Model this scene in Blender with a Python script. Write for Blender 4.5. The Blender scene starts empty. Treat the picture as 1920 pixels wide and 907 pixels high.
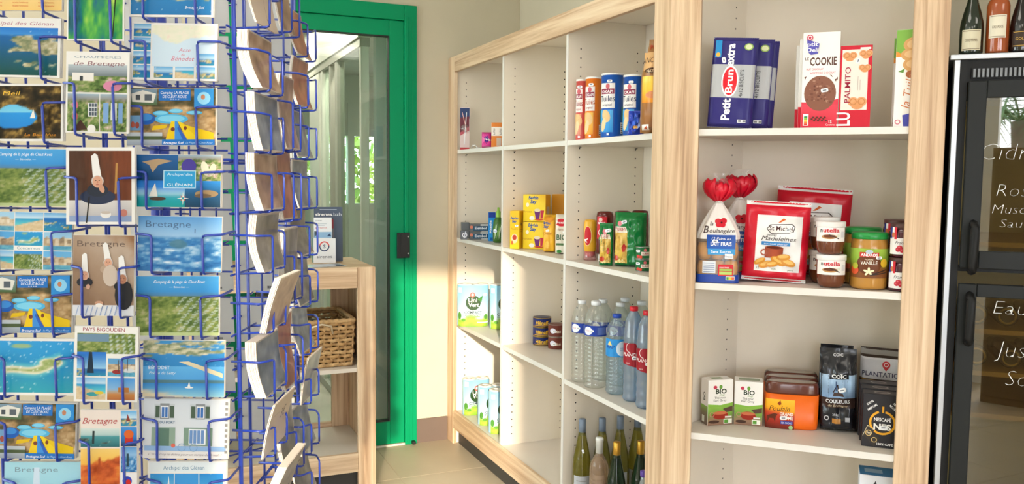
import bpy, bmesh, math, random
import numpy as np
from mathutils import Vector, Matrix

# ------------------------------------------------------------------ camera, sky, sun, lamps, exposure
SC = bpy.context.scene
COL = SC.collection
F_PX, PITCH, ROLL, CAM_H = 1544.5, .0762, .009, 1.5
cp, sp = math.cos(PITCH), math.sin(PITCH)
FW = np.array([0, cp, -sp]); U0 = np.array([0, sp, cp]); R0 = np.array([1., 0, 0])
RT = R0*math.cos(ROLL)+U0*math.sin(ROLL); UP = -R0*math.sin(ROLL)+U0*math.cos(ROLL)
CO = np.array([0, 0, CAM_H])
cd = bpy.data.cameras.new('camera'); cam = bpy.data.objects.new('camera', cd); COL.objects.link(cam)
cd.sensor_fit = 'HORIZONTAL'; cd.sensor_width = 36; cd.lens = F_PX/1920*36; cd.clip_start = .02; cd.clip_end = 300
cam.matrix_world = Matrix(((RT[0], UP[0], -FW[0], 0), (RT[1], UP[1], -FW[1], 0), (RT[2], UP[2], -FW[2], CAM_H), (0, 0, 0, 1)))
SC.camera = cam
vs = SC.view_settings
SC.display_settings.display_device = 'sRGB'
vs.view_transform = 'Standard'; vs.look = 'None'; vs.gamma = 1; vs.use_curve_mapping = False
vs.exposure = 0.30
SC.cycles.max_bounces = 10; SC.cycles.transparent_max_bounces = 24; SC.cycles.transmission_bounces = 10
SC.cycles.caustics_reflective = False; SC.cycles.caustics_refractive = False
SC.cycles.sample_clamp_indirect = 6

w = bpy.data.worlds.new('sky'); SC.world = w; w.use_nodes = True
nt = w.node_tree; bg = nt.nodes['Background']
tc = nt.nodes.new('ShaderNodeTexCoord'); sep = nt.nodes.new('ShaderNodeSeparateXYZ'); rp = nt.nodes.new('ShaderNodeValToRGB')
nt.links.new(tc.outputs['Generated'], sep.inputs[0]); nt.links.new(sep.outputs['Z'], rp.inputs[0]); nt.links.new(rp.outputs[0], bg.inputs[0])
rp.color_ramp.elements[0].position = 0.0; rp.color_ramp.elements[0].color = (.95, .96, 1.0, 1)
rp.color_ramp.elements[1].position = 0.7; rp.color_ramp.elements[1].color = (.50, .68, 1.0, 1)
bg.inputs[1].default_value = 8.5

sd = bpy.data.lights.new('sun', 'SUN'); sun = bpy.data.objects.new('sun', sd); COL.objects.link(sun)
SUN_AZ, SUN_EL = math.radians(-4), math.radians(15)
sdir = Vector((math.sin(SUN_AZ)*math.cos(SUN_EL), math.cos(SUN_AZ)*math.cos(SUN_EL), -math.sin(SUN_EL)))
sun.rotation_euler = sdir.to_track_quat('-Z', 'Y').to_euler(); sun.location = (0, -6, 5)
sd.energy = 5.5; sd.angle = math.radians(1.2); sd.color = (1.0, .83, .62)
CEIL = 2.95
FILL_LAMPS = [(-1.6, -.4, 2), (1.1, -1.1, 4), (-1.7, 2.6, 4), (-.1, 1.5, 4), (2.0, .4, 4), (-.2, -1.0, 4)]

# ------------------------------------------------------------------ geometry frames taken from the photograph
C0 = np.array([.5003, 2.6699]); A1, A2 = .4087, 1.2175
D1 = np.array([-math.sin(A1), math.cos(A1)]); N1 = np.array([math.cos(A1), math.sin(A1)])
D2 = np.array([math.sin(A2), -math.cos(A2)]); N2 = np.array([math.cos(A2), math.sin(A2)])
L1, W2 = 2.1738, .7959
def ray(x, y):
    d = FW*F_PX+RT*(x-960)-UP*(y-453.5); return d/np.linalg.norm(d)
def hit_z(x, y, z):
    d = ray(x, y); return CO+d*((z-CAM_H)/d[2])
def hit_plane(x, y, P, n):
    d = ray(x, y); n = np.array([n[0], n[1], 0]); P = np.array([P[0], P[1], 0]); return CO+d*(((P-CO)@n)/(d@n))
def kpx(p):           # metres for one photo pixel at point p
    return float((np.asarray(p)-CO)@FW)/F_PX
def l1(s, t, z=0): q = C0+D1*s+N1*t; return Vector((q[0], q[1], z))
def l2(s, t, z=0): q = C0+D2*s+N2*t; return Vector((q[0], q[1], z))

# ------------------------------------------------------------------ materials
def lin(c):
    if isinstance(c, str): c = [int(c[i:i+2], 16)/255 for i in (0, 2, 4)]
    return tuple((x/12.92 if x <= .04045 else ((x+.055)/1.055)**2.4) for x in c[:3])
MC = {}
def newmat(name):
    m = bpy.data.materials.new(name); m.use_nodes = True
    return m, m.node_tree, m.node_tree.nodes['Principled BSDF']
def mat(hexc, rough=.5, metal=0, var=.05, bump=0, bscale=200, spec=.5, name=None, trans=0, ior=1.45, scale=6, coat=0):
    key = (hexc, rough, metal, var, bump, bscale, spec, trans, ior, scale, coat)
    if key in MC: return MC[key]
    m, n, b = newmat(name or 'paint_'+hexc)
    c = lin(hexc)
    b.inputs['Roughness'].default_value = rough; b.inputs['Metallic'].default_value = metal
    b.inputs['Specular IOR Level'].default_value = spec
    b.inputs['Transmission Weight'].default_value = trans; b.inputs['IOR'].default_value = ior
    b.inputs['Coat Weight'].default_value = coat
    co = n.nodes.new('ShaderNodeTexCoord')
    if var:
        no = n.nodes.new('ShaderNodeTexNoise'); no.inputs['Scale'].default_value = scale; no.inputs['Detail'].default_value = 3
        n.links.new(co.outputs['Object'], no.inputs['Vector'])
        r = n.nodes.new('ShaderNodeValToRGB'); n.links.new(no.outputs[0], r.inputs[0])
        r.color_ramp.elements[0].position = .3; r.color_ramp.elements[1].position = .7
        r.color_ramp.elements[0].color = (*[x*(1-var) for x in c], 1); r.color_ramp.elements[1].color = (*[min(1, x*(1+var)) for x in c], 1)
        n.links.new(r.outputs[0], b.inputs['Base Color'])
    else: b.inputs['Base Color'].default_value = (*c, 1)
    if bump:
        no = n.nodes.new('ShaderNodeTexNoise'); no.inputs['Scale'].default_value = bscale
        n.links.new(co.outputs['Object'], no.inputs['Vector'])
        bu = n.nodes.new('ShaderNodeBump'); bu.inputs['Strength'].default_value = bump; bu.inputs['Distance'].default_value = .002
        n.links.new(no.outputs[0], bu.inputs['Height']); n.links.new(bu.outputs[0], b.inputs['Normal'])
    MC[key] = m; return m
def wood(axis, seed=0, cols=('9c7a5e', 'c4a382', 'dcc09f', 'ecd8bb'), rough=.5):
    key = ('wood', axis, seed, cols)
    if key in MC: return MC[key]
    m, n, b = newmat('ash_wood')
    co = n.nodes.new('ShaderNodeTexCoord'); mp = n.nodes.new('ShaderNodeMapping')
    sc = [34, 34, 34]; sc['xyz'.index(axis)] = 1.1
    mp.inputs['Scale'].default_value = sc; mp.inputs['Location'].default_value = (seed*1.7, seed*2.3, seed*.9)
    n.links.new(co.outputs['Object'], mp.inputs[0])
    n1 = n.nodes.new('ShaderNodeTexNoise'); n1.inputs['Scale'].default_value = 1.0; n1.inputs['Detail'].default_value = 7; n1.inputs['Roughness'].default_value = .62; n1.inputs['Distortion'].default_value = .5
    n.links.new(mp.outputs[0], n1.inputs['Vector'])
    r = n.nodes.new('ShaderNodeValToRGB'); n.links.new(n1.outputs[0], r.inputs[0])
    e = r.color_ramp.elements; e[0].position = .30; e[1].position = .74
    e[0].color = (*lin(cols[0]), 1); e[1].color = (*lin(cols[3]), 1)
    x = e.new(.43); x.color = (*lin(cols[1]), 1); x = e.new(.56); x.color = (*lin(cols[2]), 1)
    n.links.new(r.outputs[0], b.inputs['Base Color']); b.inputs['Roughness'].default_value = rough
    bu = n.nodes.new('ShaderNodeBump'); bu.inputs['Strength'].default_value = .12; bu.inputs['Distance'].default_value = .001
    n.links.new(n1.outputs[0], bu.inputs['Height']); n.links.new(bu.outputs[0], b.inputs['Normal'])
    MC[key] = m; return m
def print_mat(rough, spec=.25, key='print'):
    if (key, rough) in MC: return MC[(key, rough)]
    m, n, b = newmat('printed_ink')
    a = n.nodes.new('ShaderNodeAttribute'); a.attribute_name = 'ink'
    n.links.new(a.outputs['Color'], b.inputs['Base Color'])
    b.inputs['Roughness'].default_value = rough; b.inputs['Specular IOR Level'].default_value = spec
    MC[(key, rough)] = m; return m
def clear(tint, gloss=.06, rough=.02, ior=1.45, amount=None, haze=0.0, hcol='ffffff', graze=.8):
    """thin clear sheet: see-through tint + Fresnel mirror (+ a little haze)"""
    key = ('clear', tint, gloss, rough, ior, haze, hcol, graze)
    if key in MC: return MC[key]
    m = bpy.data.materials.new('clear_sheet'); m.use_nodes = True; n = m.node_tree; n.nodes.clear()
    o = n.nodes.new('ShaderNodeOutputMaterial'); t = n.nodes.new('ShaderNodeBsdfTransparent'); g = n.nodes.new('ShaderNodeBsdfGlossy')
    t.inputs[0].default_value = (*lin(tint), 1); g.inputs['Roughness'].default_value = rough
    lw_ = n.nodes.new('ShaderNodeLayerWeight'); lw_.inputs[0].default_value = .5
    pw_ = n.nodes.new('ShaderNodeMath'); pw_.operation = 'POWER'; pw_.inputs[1].default_value = 5; n.links.new(lw_.outputs['Facing'], pw_.inputs[0])
    ma = n.nodes.new('ShaderNodeMath'); ma.operation = 'MULTIPLY_ADD'; ma.inputs[1].default_value = (1-gloss)*graze; ma.inputs[2].default_value = gloss
    n.links.new(pw_.outputs[0], ma.inputs[0])
    mx = n.nodes.new('ShaderNodeMixShader'); n.links.new(ma.outputs[0], mx.inputs[0])
    last = t.outputs[0]
    if haze:
        d = n.nodes.new('ShaderNodeBsdfDiffuse'); d.inputs[0].default_value = (*lin(hcol), 1)
        mh = n.nodes.new('ShaderNodeMixShader'); mh.inputs[0].default_value = haze
        n.links.new(t.outputs[0], mh.inputs[1]); n.links.new(d.outputs[0], mh.inputs[2]); last = mh.outputs[0]
    n.links.new(last, mx.inputs[1]); n.links.new(g.outputs[0], mx.inputs[2]); n.links.new(mx.outputs[0], o.inputs[0])
    MC[key] = m; return m
def emit(hexc, s):
    m = bpy.data.materials.new('lamp_glow'); m.use_nodes = True; n = m.node_tree; n.nodes.clear()
    o = n.nodes.new('ShaderNodeOutputMaterial'); e = n.nodes.new('ShaderNodeEmission'); e.inputs[0].default_value = (*lin(hexc), 1); e.inputs[1].default_value = s
    n.links.new(e.outputs[0], o.inputs[0]); return m

# ------------------------------------------------------------------ mesh helpers
class MB:
    def __init__(s): s.v = []; s.f = []
    def add(s, vs, fs):
        o = len(s.v); s.v += [tuple(map(float, p)) for p in vs]; s.f += [tuple(i+o for i in f) for f in fs]; return s
    def box(s, x0, x1, y0, y1, z0, z1):
        return s.add([(x, y, z) for z in (z0, z1) for y in (y0, y1) for x in (x0, x1)],
                     [(0, 2, 3, 1), (4, 5, 7, 6), (0, 1, 5, 4), (2, 6, 7, 3), (0, 4, 6, 2), (1, 3, 7, 5)])
    def prism(s, poly, z0, z1):
        n = len(poly); a = sum(poly[i][0]*poly[(i+1) % n][1]-poly[(i+1) % n][0]*poly[i][1] for i in range(n))
        if a < 0: poly = poly[::-1]
        return s.add([(p[0], p[1], z0) for p in poly]+[(p[0], p[1], z1) for p in poly],
                     [tuple(range(n))[::-1], tuple(range(n, 2*n))]+[(i, (i+1) % n, n+(i+1) % n, n+i) for i in range(n)])
    def tube(s, pts, r, n=6, closed=False, flat=1.0):
        P = [Vector(p) for p in pts]; m = len(P); rings = []
        for i, p in enumerate(P):
            a = P[(i-1) % m] if (i > 0 or closed) else p; b = P[(i+1) % m] if (i < m-1 or closed) else p
            t = (b-a).normalized() if (b-a).length > 1e-9 else Vector((0, 0, 1))
            ref = Vector((0, 0, 1)) if abs(t.z) < .9 else Vector((1, 0, 0))
            x = t.cross(ref).normalized(); y = x.cross(t)
            rr = r[i] if isinstance(r, (list, tuple)) else r
            rings.append([p+x*math.cos(2*math.pi*k/n)*rr*flat+y*math.sin(2*math.pi*k/n)*rr for k in range(n)])
        vs = [q for R in rings for q in R]; fs = []
        for i in range(m if closed else m-1):
            j = (i+1) % m
            fs += [(i*n+k, i*n+(k+1) % n, j*n+(k+1) % n, j*n+k) for k in range(n)]
        if not closed: fs += [tuple(range(n))[::-1], tuple(range((m-1)*n, m*n))]
        return s.add(vs, fs)
    def lathe(s, prof, n=24, sq=1.0):
        vs = []; m = len(prof)
        for r, z in prof:
            for k in range(n):
                a = 2*math.pi*k/n; vs.append((r*math.cos(a), r*math.sin(a)*sq, z))
        fs = [(i*n+k, i*n+(k+1) % n, (i+1)*n+(k+1) % n, (i+1)*n+k) for i in range(m-1) for k in range(n)]
        fs += [tuple(range(n))[::-1], tuple(range((m-1)*n, m*n))]
        return s.add(vs, fs)
    def grid(s, fn, nx, ny, flip=False):
        vs = [fn(i/nx, j/ny) for j in range(ny+1) for i in range(nx+1)]
        W = nx+1
        fs = [(j*W+i, j*W+i+1, (j+1)*W+i+1, (j+1)*W+i) for j in range(ny) for i in range(nx)]
        if flip: fs = [f[::-1] for f in fs]
        return s.add(vs, fs)
    def xf(s, M): s.v = [tuple(M @ Vector(p)) for p in s.v]; return s
    def build(s, name, m=None, parent=None, smooth=False, bevel=0, seg=2, kind=None, solid=0):
        me = bpy.data.meshes.new(name); me.from_pydata(s.v, [], s.f); me.update()
        return link(name, me, m, parent, smooth, bevel, seg, kind, solid)
def link(name, me, m, parent, smooth=False, bevel=0, seg=2, kind=None, solid=0):
    if m is not None: me.materials.append(m)
    if smooth: me.polygons.foreach_set('use_smooth', [True]*len(me.polygons))
    o = bpy.data.objects.new(name, me); COL.objects.link(o); o.parent = parent
    if bevel:
        b = o.modifiers.new('edge', 'BEVEL'); b.width = bevel; b.segments = seg; b.limit_method = 'ANGLE'; b.angle_limit = .6
    if solid:
        b = o.modifiers.new('thickness', 'SOLIDIFY'); b.thickness = solid; b.offset = 0
    if kind: o['kind'] = kind
    return o
def empty(name, loc, rz=0, rx=0, ry=0):
    o = bpy.data.objects.new(name, None); COL.objects.link(o); o.location = loc; o.rotation_euler = (rx, ry, rz); o.empty_display_size = .05; return o
def tag(o, label, cat, group=None):
    o['label'] = label; o['category'] = cat
    if group: o['group'] = group
    return o
def bx(name, m, parent, x0, x1, y0, y1, z0, z1, bevel=0, kind=None, smooth=False, seg=2):
    return MB().box(x0, x1, y0, y1, z0, z1).build(name, m, parent, smooth, bevel, seg, kind)

# ------------------------------------------------------------------ printed designs: flat shapes in photo pixels
def vnoise(u, v, sc, seed):
    rng = np.random.RandomState(seed); G = rng.rand(64, 64)
    x = u*sc; y = v*sc; xi = np.floor(x).astype(int); yi = np.floor(y).astype(int); fx = x-xi; fy = y-yi
    fx = fx*fx*(3-2*fx); fy = fy*fy*(3-2*fy); g = lambda a, b: G[a % 64, b % 64]
    return (g(xi, yi)*(1-fx)+g(xi+1, yi)*fx)*(1-fy)+(g(xi, yi+1)*(1-fx)+g(xi+1, yi+1)*fx)*fy
def fbm(u, v, sc, seed, o=4):
    t = 0; a = .5; tot = 0
    for i in range(o): t = t+a*vnoise(u, v, sc*2**i, seed+i); tot += a; a *= .55
    return t/tot
def rgb(h): return np.array([int(h[i:i+2], 16)/255 for i in (0, 2, 4)])
def ramp(t, stops):
    t = np.clip(t, 0, 1); xs = [s[0] for s in stops]; cs = np.array([rgb(s[1]) for s in stops])
    return np.stack([np.interp(t, xs, cs[:, k]) for k in range(3)], -1)
TXT = {}
def text_mesh(s, bold):
    key = (s, bold)
    if key not in TXT:
        c = bpy.data.curves.new('t', 'FONT'); c.body = s; c.size = 1; c.resolution_u = 2; c.offset = bold*.75
        o = bpy.data.objects.new('t', c); me = o.to_mesh()
        V = np.array([v.co[:2] for v in me.vertices]).reshape(-1, 2); Fs = [tuple(p.vertices) for p in me.polygons]
        o.to_mesh_clear(); bpy.data.objects.remove(o); bpy.data.curves.remove(c)
        TXT[key] = (V, Fs)
    return TXT[key]
class Pr:
    def __init__(s): s.v = []; s.f = []; s.c = []; s.lay = 0
    def raw(s, V, Fs, col, layer=None):
        s.lay += 1; o = len(s.v); L = s.lay if layer is None else layer
        col = np.asarray(rgb(col) if isinstance(col, str) else col)
        for i, p in enumerate(V):
            s.v.append((float(p[0]), float(p[1]), L)); s.c.append(col if col.ndim == 1 else col[i])
        s.f += [tuple(i+o for i in f) for f in Fs]; return s
    def grid(s, x, y, w, h, nx, ny, cf):
        u, v = np.meshgrid(np.linspace(0, 1, nx+1), np.linspace(0, 1, ny+1)); W = nx+1
        V = np.stack([x+u.ravel()*w, y+v.ravel()*h], -1)
        Fs = [(j*W+i, j*W+i+1, (j+1)*W+i+1, (j+1)*W+i) for j in range(ny) for i in range(nx)]
        return s.raw(V, Fs, cf(u.ravel(), v.ravel()))
    def rect(s, x, y, w, h, c, n=1, m=1, c2=None):
        a = rgb(c); b = rgb(c2) if c2 else a
        return s.grid(x, y, w, h, n, m, lambda u, v: a[None]*(1-v[:, None])+b[None]*v[:, None])
    def ell(s, cx, cy, rx, ry, c, n=20, rot=0):
        V = [(cx, cy)]; cr, sr = math.cos(rot), math.sin(rot)
        for q in (.5, 1.):
            for k in range(n):
                a = 2*math.pi*k/n; ex, ey = rx*q*math.cos(a), ry*q*math.sin(a); V.append((cx+ex*cr-ey*sr, cy+ex*sr+ey*cr))
        Fs = [(0, 1+k, 1+(k+1) % n) for k in range(n)]+[(1+k, 1+n+k, 1+n+(k+1) % n, 1+(k+1) % n) for k in range(n)]
        return s.raw(V, Fs, c)
    def poly(s, pts, c): return s.raw(pts, [tuple(range(len(pts)))], c)
    def line(s, pts, wd, c):
        s.lay += 1
        for a, b in zip(pts[:-1], pts[1:]):
            dx, dy = b[0]-a[0], b[1]-a[1]; l = math.hypot(dx, dy) or 1; ox, oy = -dy/l*wd/2, dx/l*wd/2
            s.raw([(a[0]+ox, a[1]+oy), (a[0]-ox, a[1]-oy), (b[0]-ox, b[1]-oy), (b[0]+ox, b[1]+oy)], [(0, 1, 2, 3)], c, s.lay); s.lay -= 1
        s.lay += 1; return s
    def ring(s, cx, cy, r, wd, c, n=24, a0=0, a1=2*math.pi, ry=None):
        ry = ry or r; V = []
        for k in range(n+1):
            a = a0+(a1-a0)*k/n; V += [(cx+(r-wd/2)*math.cos(a), cy+(ry-wd/2)*math.sin(a)), (cx+(r+wd/2)*math.cos(a), cy+(ry+wd/2)*math.sin(a))]
        return s.raw(V, [(2*k, 2*k+1, 2*k+3, 2*k+2) for k in range(n)], c)
    def text(s, t, x, y, h, c, al='c', sx=1, sh=0, b=0, rot=0, fit=None):
        """h = cap height in canvas units, (x, y) the anchor on the baseline, rot in degrees"""
        V, Fs = text_mesh(t, b)
        if not len(V): return s
        V = V.copy()/.7*h; V[:, 0] -= V[:, 0].min(); V[:, 0] *= sx
        if fit: V[:, 0] *= fit/V[:, 0].max()
        V[:, 0] += V[:, 1]*sh; w = V[:, 0].max()
        V[:, 0] -= {'l': 0, 'c': w/2, 'r': w}[al]
        a = math.radians(rot); R = np.array([[math.cos(a), -math.sin(a)], [math.sin(a), math.cos(a)]])
        return s.raw(V@R.T+np.array([x, y]), Fs, c)
    def sticker(s, x, y, w=9, rot=0, h=None):
        h = h or w*.55; a = math.radians(rot); R = lambda p: (x+p[0]*math.cos(a)-p[1]*math.sin(a), y+p[0]*math.sin(a)+p[1]*math.cos(a))
        e = h*.25
        s.poly([R(p) for p in ((-w/2+e, -h/2), (w/2-e, -h/2), (w/2, -h/2+e), (w/2, h/2-e), (w/2-e, h/2), (-w/2+e, h/2), (-w/2, h/2-e), (-w/2, -h/2+e))], 'f4f6f8')
        s.line([R((-w*.25, 0)), R((w*.25, 0))], h*.28, '6d7480'); return s
    def refine(s, sub):
        """cut the shapes so that they can follow a curved surface"""
        bm = bmesh.new(); cl = bm.verts.layers.float_color.new('ink'); vv = [bm.verts.new(p) for p in s.v]
        for v, c in zip(vv, s.c): v[cl] = (*c, 1)
        for f in s.f:
            try: bm.faces.new([vv[i] for i in f])
            except ValueError: pass
        big = [f for f in bm.faces if len(f.verts) > 4]
        if big: bmesh.ops.triangulate(bm, faces=big)
        for _ in range(6):
            es = [e for e in bm.edges if math.hypot(e.verts[0].co.x-e.verts[1].co.x, e.verts[0].co.y-e.verts[1].co.y) > sub]
            if not es: break
            bmesh.ops.subdivide_edges(bm, edges=es, cuts=1, use_grid_fill=True)
            big = [f for f in bm.faces if len(f.verts) > 4]
            if big: bmesh.ops.triangulate(bm, faces=big)
        bm.verts.index_update(); s.v = [tuple(v.co) for v in bm.verts]; s.c = [np.array(v[cl][:3]) for v in bm.verts]; s.f = [tuple(v.index for v in f.verts) for f in bm.faces]; bm.free()
    def build(s, name, parent, k, cx=0, fn=None, y0=-.0004, gap=.00005, m=None, sub=None):
        """canvas (u, v) -> local x = (u-cx)*k, z = v*k on the plane y = y0; or through fn(x, z, off)"""
        V = []
        if sub: s.refine(sub)
        for u, v, L in s.v:
            x, z, off = (u-cx)*k, v*k, .0003+L*gap
            V.append(fn(x, z, off) if fn else (x, y0-off, z))
        me = bpy.data.meshes.new(name); me.from_pydata(V, [], s.f)
        at = me.color_attributes.new('ink', 'FLOAT_COLOR', 'POINT')
        C = np.clip(np.array(s.c), 0, 1); C = np.where(C <= .04045, C/12.92, ((C+.055)/1.055)**2.4)
        C = np.concatenate([C, np.ones((len(C), 1))], 1); at.data.foreach_set('color', C.ravel().astype(np.float32)); me.update()
        return link(name, me, m or print_mat(.45), parent)
def side_fn(x_face, sgn=1):
    """map a canvas onto the right (+1) or left (-1) side of a box; canvas x runs from front to back (right) or back to front (left)"""
    return lambda x, z, off: (x_face+sgn*off, sgn*x, z)
def cyl_fn(R, cy=0, taper=None, sq=1.0):
    def f(x, z, off):
        r = (taper(z) if taper else R); a = x/r; return ((r+off)*math.sin(a), cy-(r+off)*math.cos(a)*sq, z)
    return f

# ------------------------------------------------------------------ placing things by photo pixel on the shelf they stand on
def spot(px, py, z): return Vector(hit_z(px, py, z))
def spot_t(px, z, t, unit):      # behind the front plane of a shelving unit by t metres
    n, = ((N1,) if unit == 1 else (N2,)); y = 453.5
    for _ in range(4):
        p = hit_plane(px, y, C0+n*t, n); q = p.copy(); q[2] = z; r = q-CO; y = 453.5-F_PX*(r@UP)/(r@FW)
    return Vector((p[0], p[1], z))
def facing(p, yaw): return -math.atan2(p.x, p.y)+math.radians(yaw)
def thing(name, label, cat, p, yaw=0, group=None, rx=0, ry=0):
    o = empty(name, p, facing(p, yaw), rx, ry); tag(o, label, cat, group); return o, kpx(p)
# ================================================================== the room
R1 = A1-math.pi/2      # left unit: local x to the right along its front, y into the shelf
R2 = A2-math.pi/2      # right unit
WALL = mat('c9c0aa', .75, var=.02, bump=.04, bscale=350)
def struct(o): o['kind'] = 'structure'; return o
# floor: slab with laid tiles
fl = MB().box(-5, 4.2, -5.6, 2.30, -.06, -.0022).build('floor', mat('b9ad98', .8)); struct(fl)
fl.location = (C0[0], C0[1], 0); fl.rotation_euler = (0, 0, A1)
TS, T0, S0 = .6, -.4242, 1.6616
tile_m = mat('b5a994', .42, var=.07, scale=3, bump=.03, bscale=60, name='floor_tile')
tile_mesh = {}
for i in range(-11, 1):
    for j in range(-7, 6):
        y0, y1 = S0+i*TS+.002, min(S0+(i+1)*TS-.002, 2.172); x0, x1 = T0+j*TS+.002, T0+(j+1)*TS-.002
        if x1 > .42 and y0 > -.2: x1 = min(x1, .42)
        if x1-x0 < .02: continue
        key = (round(x1-x0, 3), round(y1-y0, 3))
        if key not in tile_mesh:
            o = MB().box(0, x1-x0, 0, y1-y0, -.012, 0).build('tile', tile_m, fl); tile_mesh[key] = o.data
        else:
            o = bpy.data.objects.new('tile', tile_mesh[key]); COL.objects.link(o); o.parent = fl
        o.location = (x0, y0, 0)
# wall with the green door (local x = t, y = outwards)
WD = 2.176
def wallbox(name, loc, rz, *b, m=WALL):
    o = MB().box(*b).build(name, m); o.location = loc; o.rotation_euler = (0, 0, rz); return struct(o)
wf = MB().box(-.186, .53, 0, .12, 0, CEIL).box(-1.21, -.186, 0, .12, 2.437, CEIL).box(-4.75, -1.21, 0, .12, 0, CEIL).build('wall_far', WALL)
wf.location = l1(WD, 0); wf.rotation_euler = (0, 0, A1); struct(wf)
wallbox('wall_right', l1(0, .435), R1, -2.176, -.19, 0, .1, 0, CEIL)
wc = MB().box(.187, W2-.002, .425, .525, 0, CEIL).box(W2-.1, 3.15, .72, .82, 0, CEIL).box(W2-.1, W2-.002, .525, .72, 0, CEIL).build('wall_corner', WALL); wc.location = l2(0, 0); wc.rotation_euler = (0, 0, R2); struct(wc)
bb = wallbox('baseboard_far', l1(WD, 0), A1, -.1855, -.003, -.012, -.0005, .0, .135, m=mat('6b5d55', .5))
# rest of the shop, behind the photographer: tall glazed opening that lets the low sun in, added windows to the left
YB = -1.9
rear = MB().box(-4.6, -.30, YB-.15, YB, 0, CEIL).box(2.9, 3.6, YB-.15, YB, 0, CEIL).box(-.30, .58, YB-.15, YB, 2.80, CEIL).box(.58, 2.9, YB-.15, YB, 2.25, CEIL).build('wall_rear', WALL); struct(rear)
lw = MB().box(-4.6, -4.5, YB, 4.2, 0, .7).box(-4.6, -4.5, YB, 4.2, 2.45, CEIL).box(-4.6, -4.5, YB, -1.2, .7, 2.45).box(-4.6, -4.5, 3.4, 4.2, .7, 2.45).build('wall_left', WALL); struct(lw)
rw = MB().box(3.6, 3.7, YB-.15, 2.6, 0, CEIL).build('wall_near_right', WALL); struct(rw)
ce = MB().box(-4.7, 3.8, YB-.2, 5.4, CEIL, CEIL+.08).build('ceiling', mat('f3f1ea', .8, var=.01)); struct(ce)
GLASS = clear('f2f8f5', .05, .01)
wn = empty('window_1', (0, YB-.075, 0)); struct(wn)      # glazed shop front
wfm = mat('e8e8e4', .4)
for a, b in ((-.300, -.275), (.44, .60), (1.28, 1.33), (2.1, 2.15), (2.84, 2.9)): bx('window_post', wfm, wn, a, b, -.04, .04, 0, 2.80 if -.4 < a < .5 else 2.25)
bx('window_rail', wfm, wn, -.275, .44, -.035, .035, 2.74, 2.80); bx('window_rail', wfm, wn, .60, 2.84, -.035, .035, 2.19, 2.25)
bx('window_rail', wfm, wn, -.275, .44, -.034, .034, 0, .06); bx('window_rail', wfm, wn, .60, 2.84, -.034, .034, 0, .06)
# added unseen roof: two halves block the low sun, the gap passes a strip
def gapx(y, x): return x+math.tan(-SUN_AZ)*(YB-y)
YE = -7.2
for nm_, poly in (('left', [(-9, YB-.2), (gapx(YB-.2, -.30), YB-.2), (gapx(YE, -.30), YE), (-9, YE)]), ('right', [(gapx(YB-.2, .46), YB-.2), (9, YB-.2), (9, YE), (gapx(YE, .46), YE)])):
    o = MB().prism(poly, 2.90, 2.98).build('ceiling_sun_mask_'+nm_, mat('e9e6da', .7)); struct(o)
pb_ = MB().box(-14, 14, -9.8, YB-.16, -.10, -.05).build('floor_front_terrace', mat('ded6c6', .7)); struct(pb_)
cbd = empty('store_cupboard', (1.02, -1.55, 0)); tag(cbd, 'plain brown wooden cupboard against the rear wall', 'cupboard')
cw_ = mat('8d7556', .5, var=.1)
bx('carcass', cw_, cbd, -.34, .36, -.2, .2, 0, 1.74, bevel=.004)
for q in (-1, 1): bx('door_panel', mat('7d6648', .5, var=.1), cbd, .01+(-.335 if q < 0 else .005), .01+(-.005 if q < 0 else .335), .2005, .218, .05, 1.70, bevel=.003)
wn2 = empty('window_sky_fill', (-4.55, 1.1, 0)); struct(wn2)  # unseen side window, added to let sky fill in
for y in (-2.28, -.8, .75, 2.24): bx('window_post', wfm, wn2, -.03, .03, y, y+.06, .7, 2.45)
bx('pane', GLASS, wn2, -.004, .004, -2.22, 2.24, .7, 2.45)
# unseen ceiling panels, added as fill light
lm = mat('f5f5f2', .5); glow = emit('fff4e2', 3.0)
for i, (x, y, watt) in enumerate(FILL_LAMPS):
    o = empty('ceiling_fill', (x, y, CEIL)); tag(o, 'added square white ceiling fill panel '+['left of the entrance, behind the postcard rack aisle', 'above the brown cupboard by the shop front', 'above the aisle left of the postcard rack', 'above the middle of the aisle before the long shelving', 'in front of the drinks fridge', 'just inside the glazed shop front, middle'][i], 'lamp', 'added ceiling fill panels')
    MB().box(-.42, .42, -.42, .42, -.03, 0).build('housing', lm, o)
    bx('diffuser', glow, o, -.39, .39, -.39, .39, -.034, -.0305)
    ld = bpy.data.lights.new('ceiling_fill_lamp', 'AREA'); ld.shape = 'SQUARE'; ld.size = .8; ld.energy = watt; ld.color = (1, .95, .87)
    lo = bpy.data.objects.new('ceiling_fill_lamp', ld); COL.objects.link(lo); lo.parent = o; lo.location = (0, 0, -.06)

# ------------------------------------------------------------------ green glazed door
GREEN = mat('00905f', .4, var=.02, spec=.2, name='green_lacquer'); BLACK = mat('1c1d1e', .5)
dr = empty('door_1', l1(WD, 0), A1); struct(dr)
def dbx(n, *b, m=GREEN, bev=.003, par=None): return bx(n, m, par or dr, *b, bevel=bev)
dbx('frame_post', -.257, -.188, -.02, .09, 0, 2.435); dbx('frame_post', -1.208, -1.139, -.02, .09, 0, 2.435)
dbx('frame_head', -1.139, -.257, -.02, .09, 2.352, 2.435)
for x in (-.243, -.232, -.214): bx('frame_bead', GREEN, dr, x, x+.004, -.023, -.0195, 0, 2.37)
dbx('leaf_stile', -.340, -.2585, -.008, .06, .012, 2.350); dbx('leaf_stile', -1.137, -1.055, -.008, .06, .012, 2.350)
dbx('leaf_rail', -1.055, -.340, -.008, .06, 2.266, 2.350); dbx('leaf_rail', -1.055, -.340, -.008, .06, .012, .142)
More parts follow.
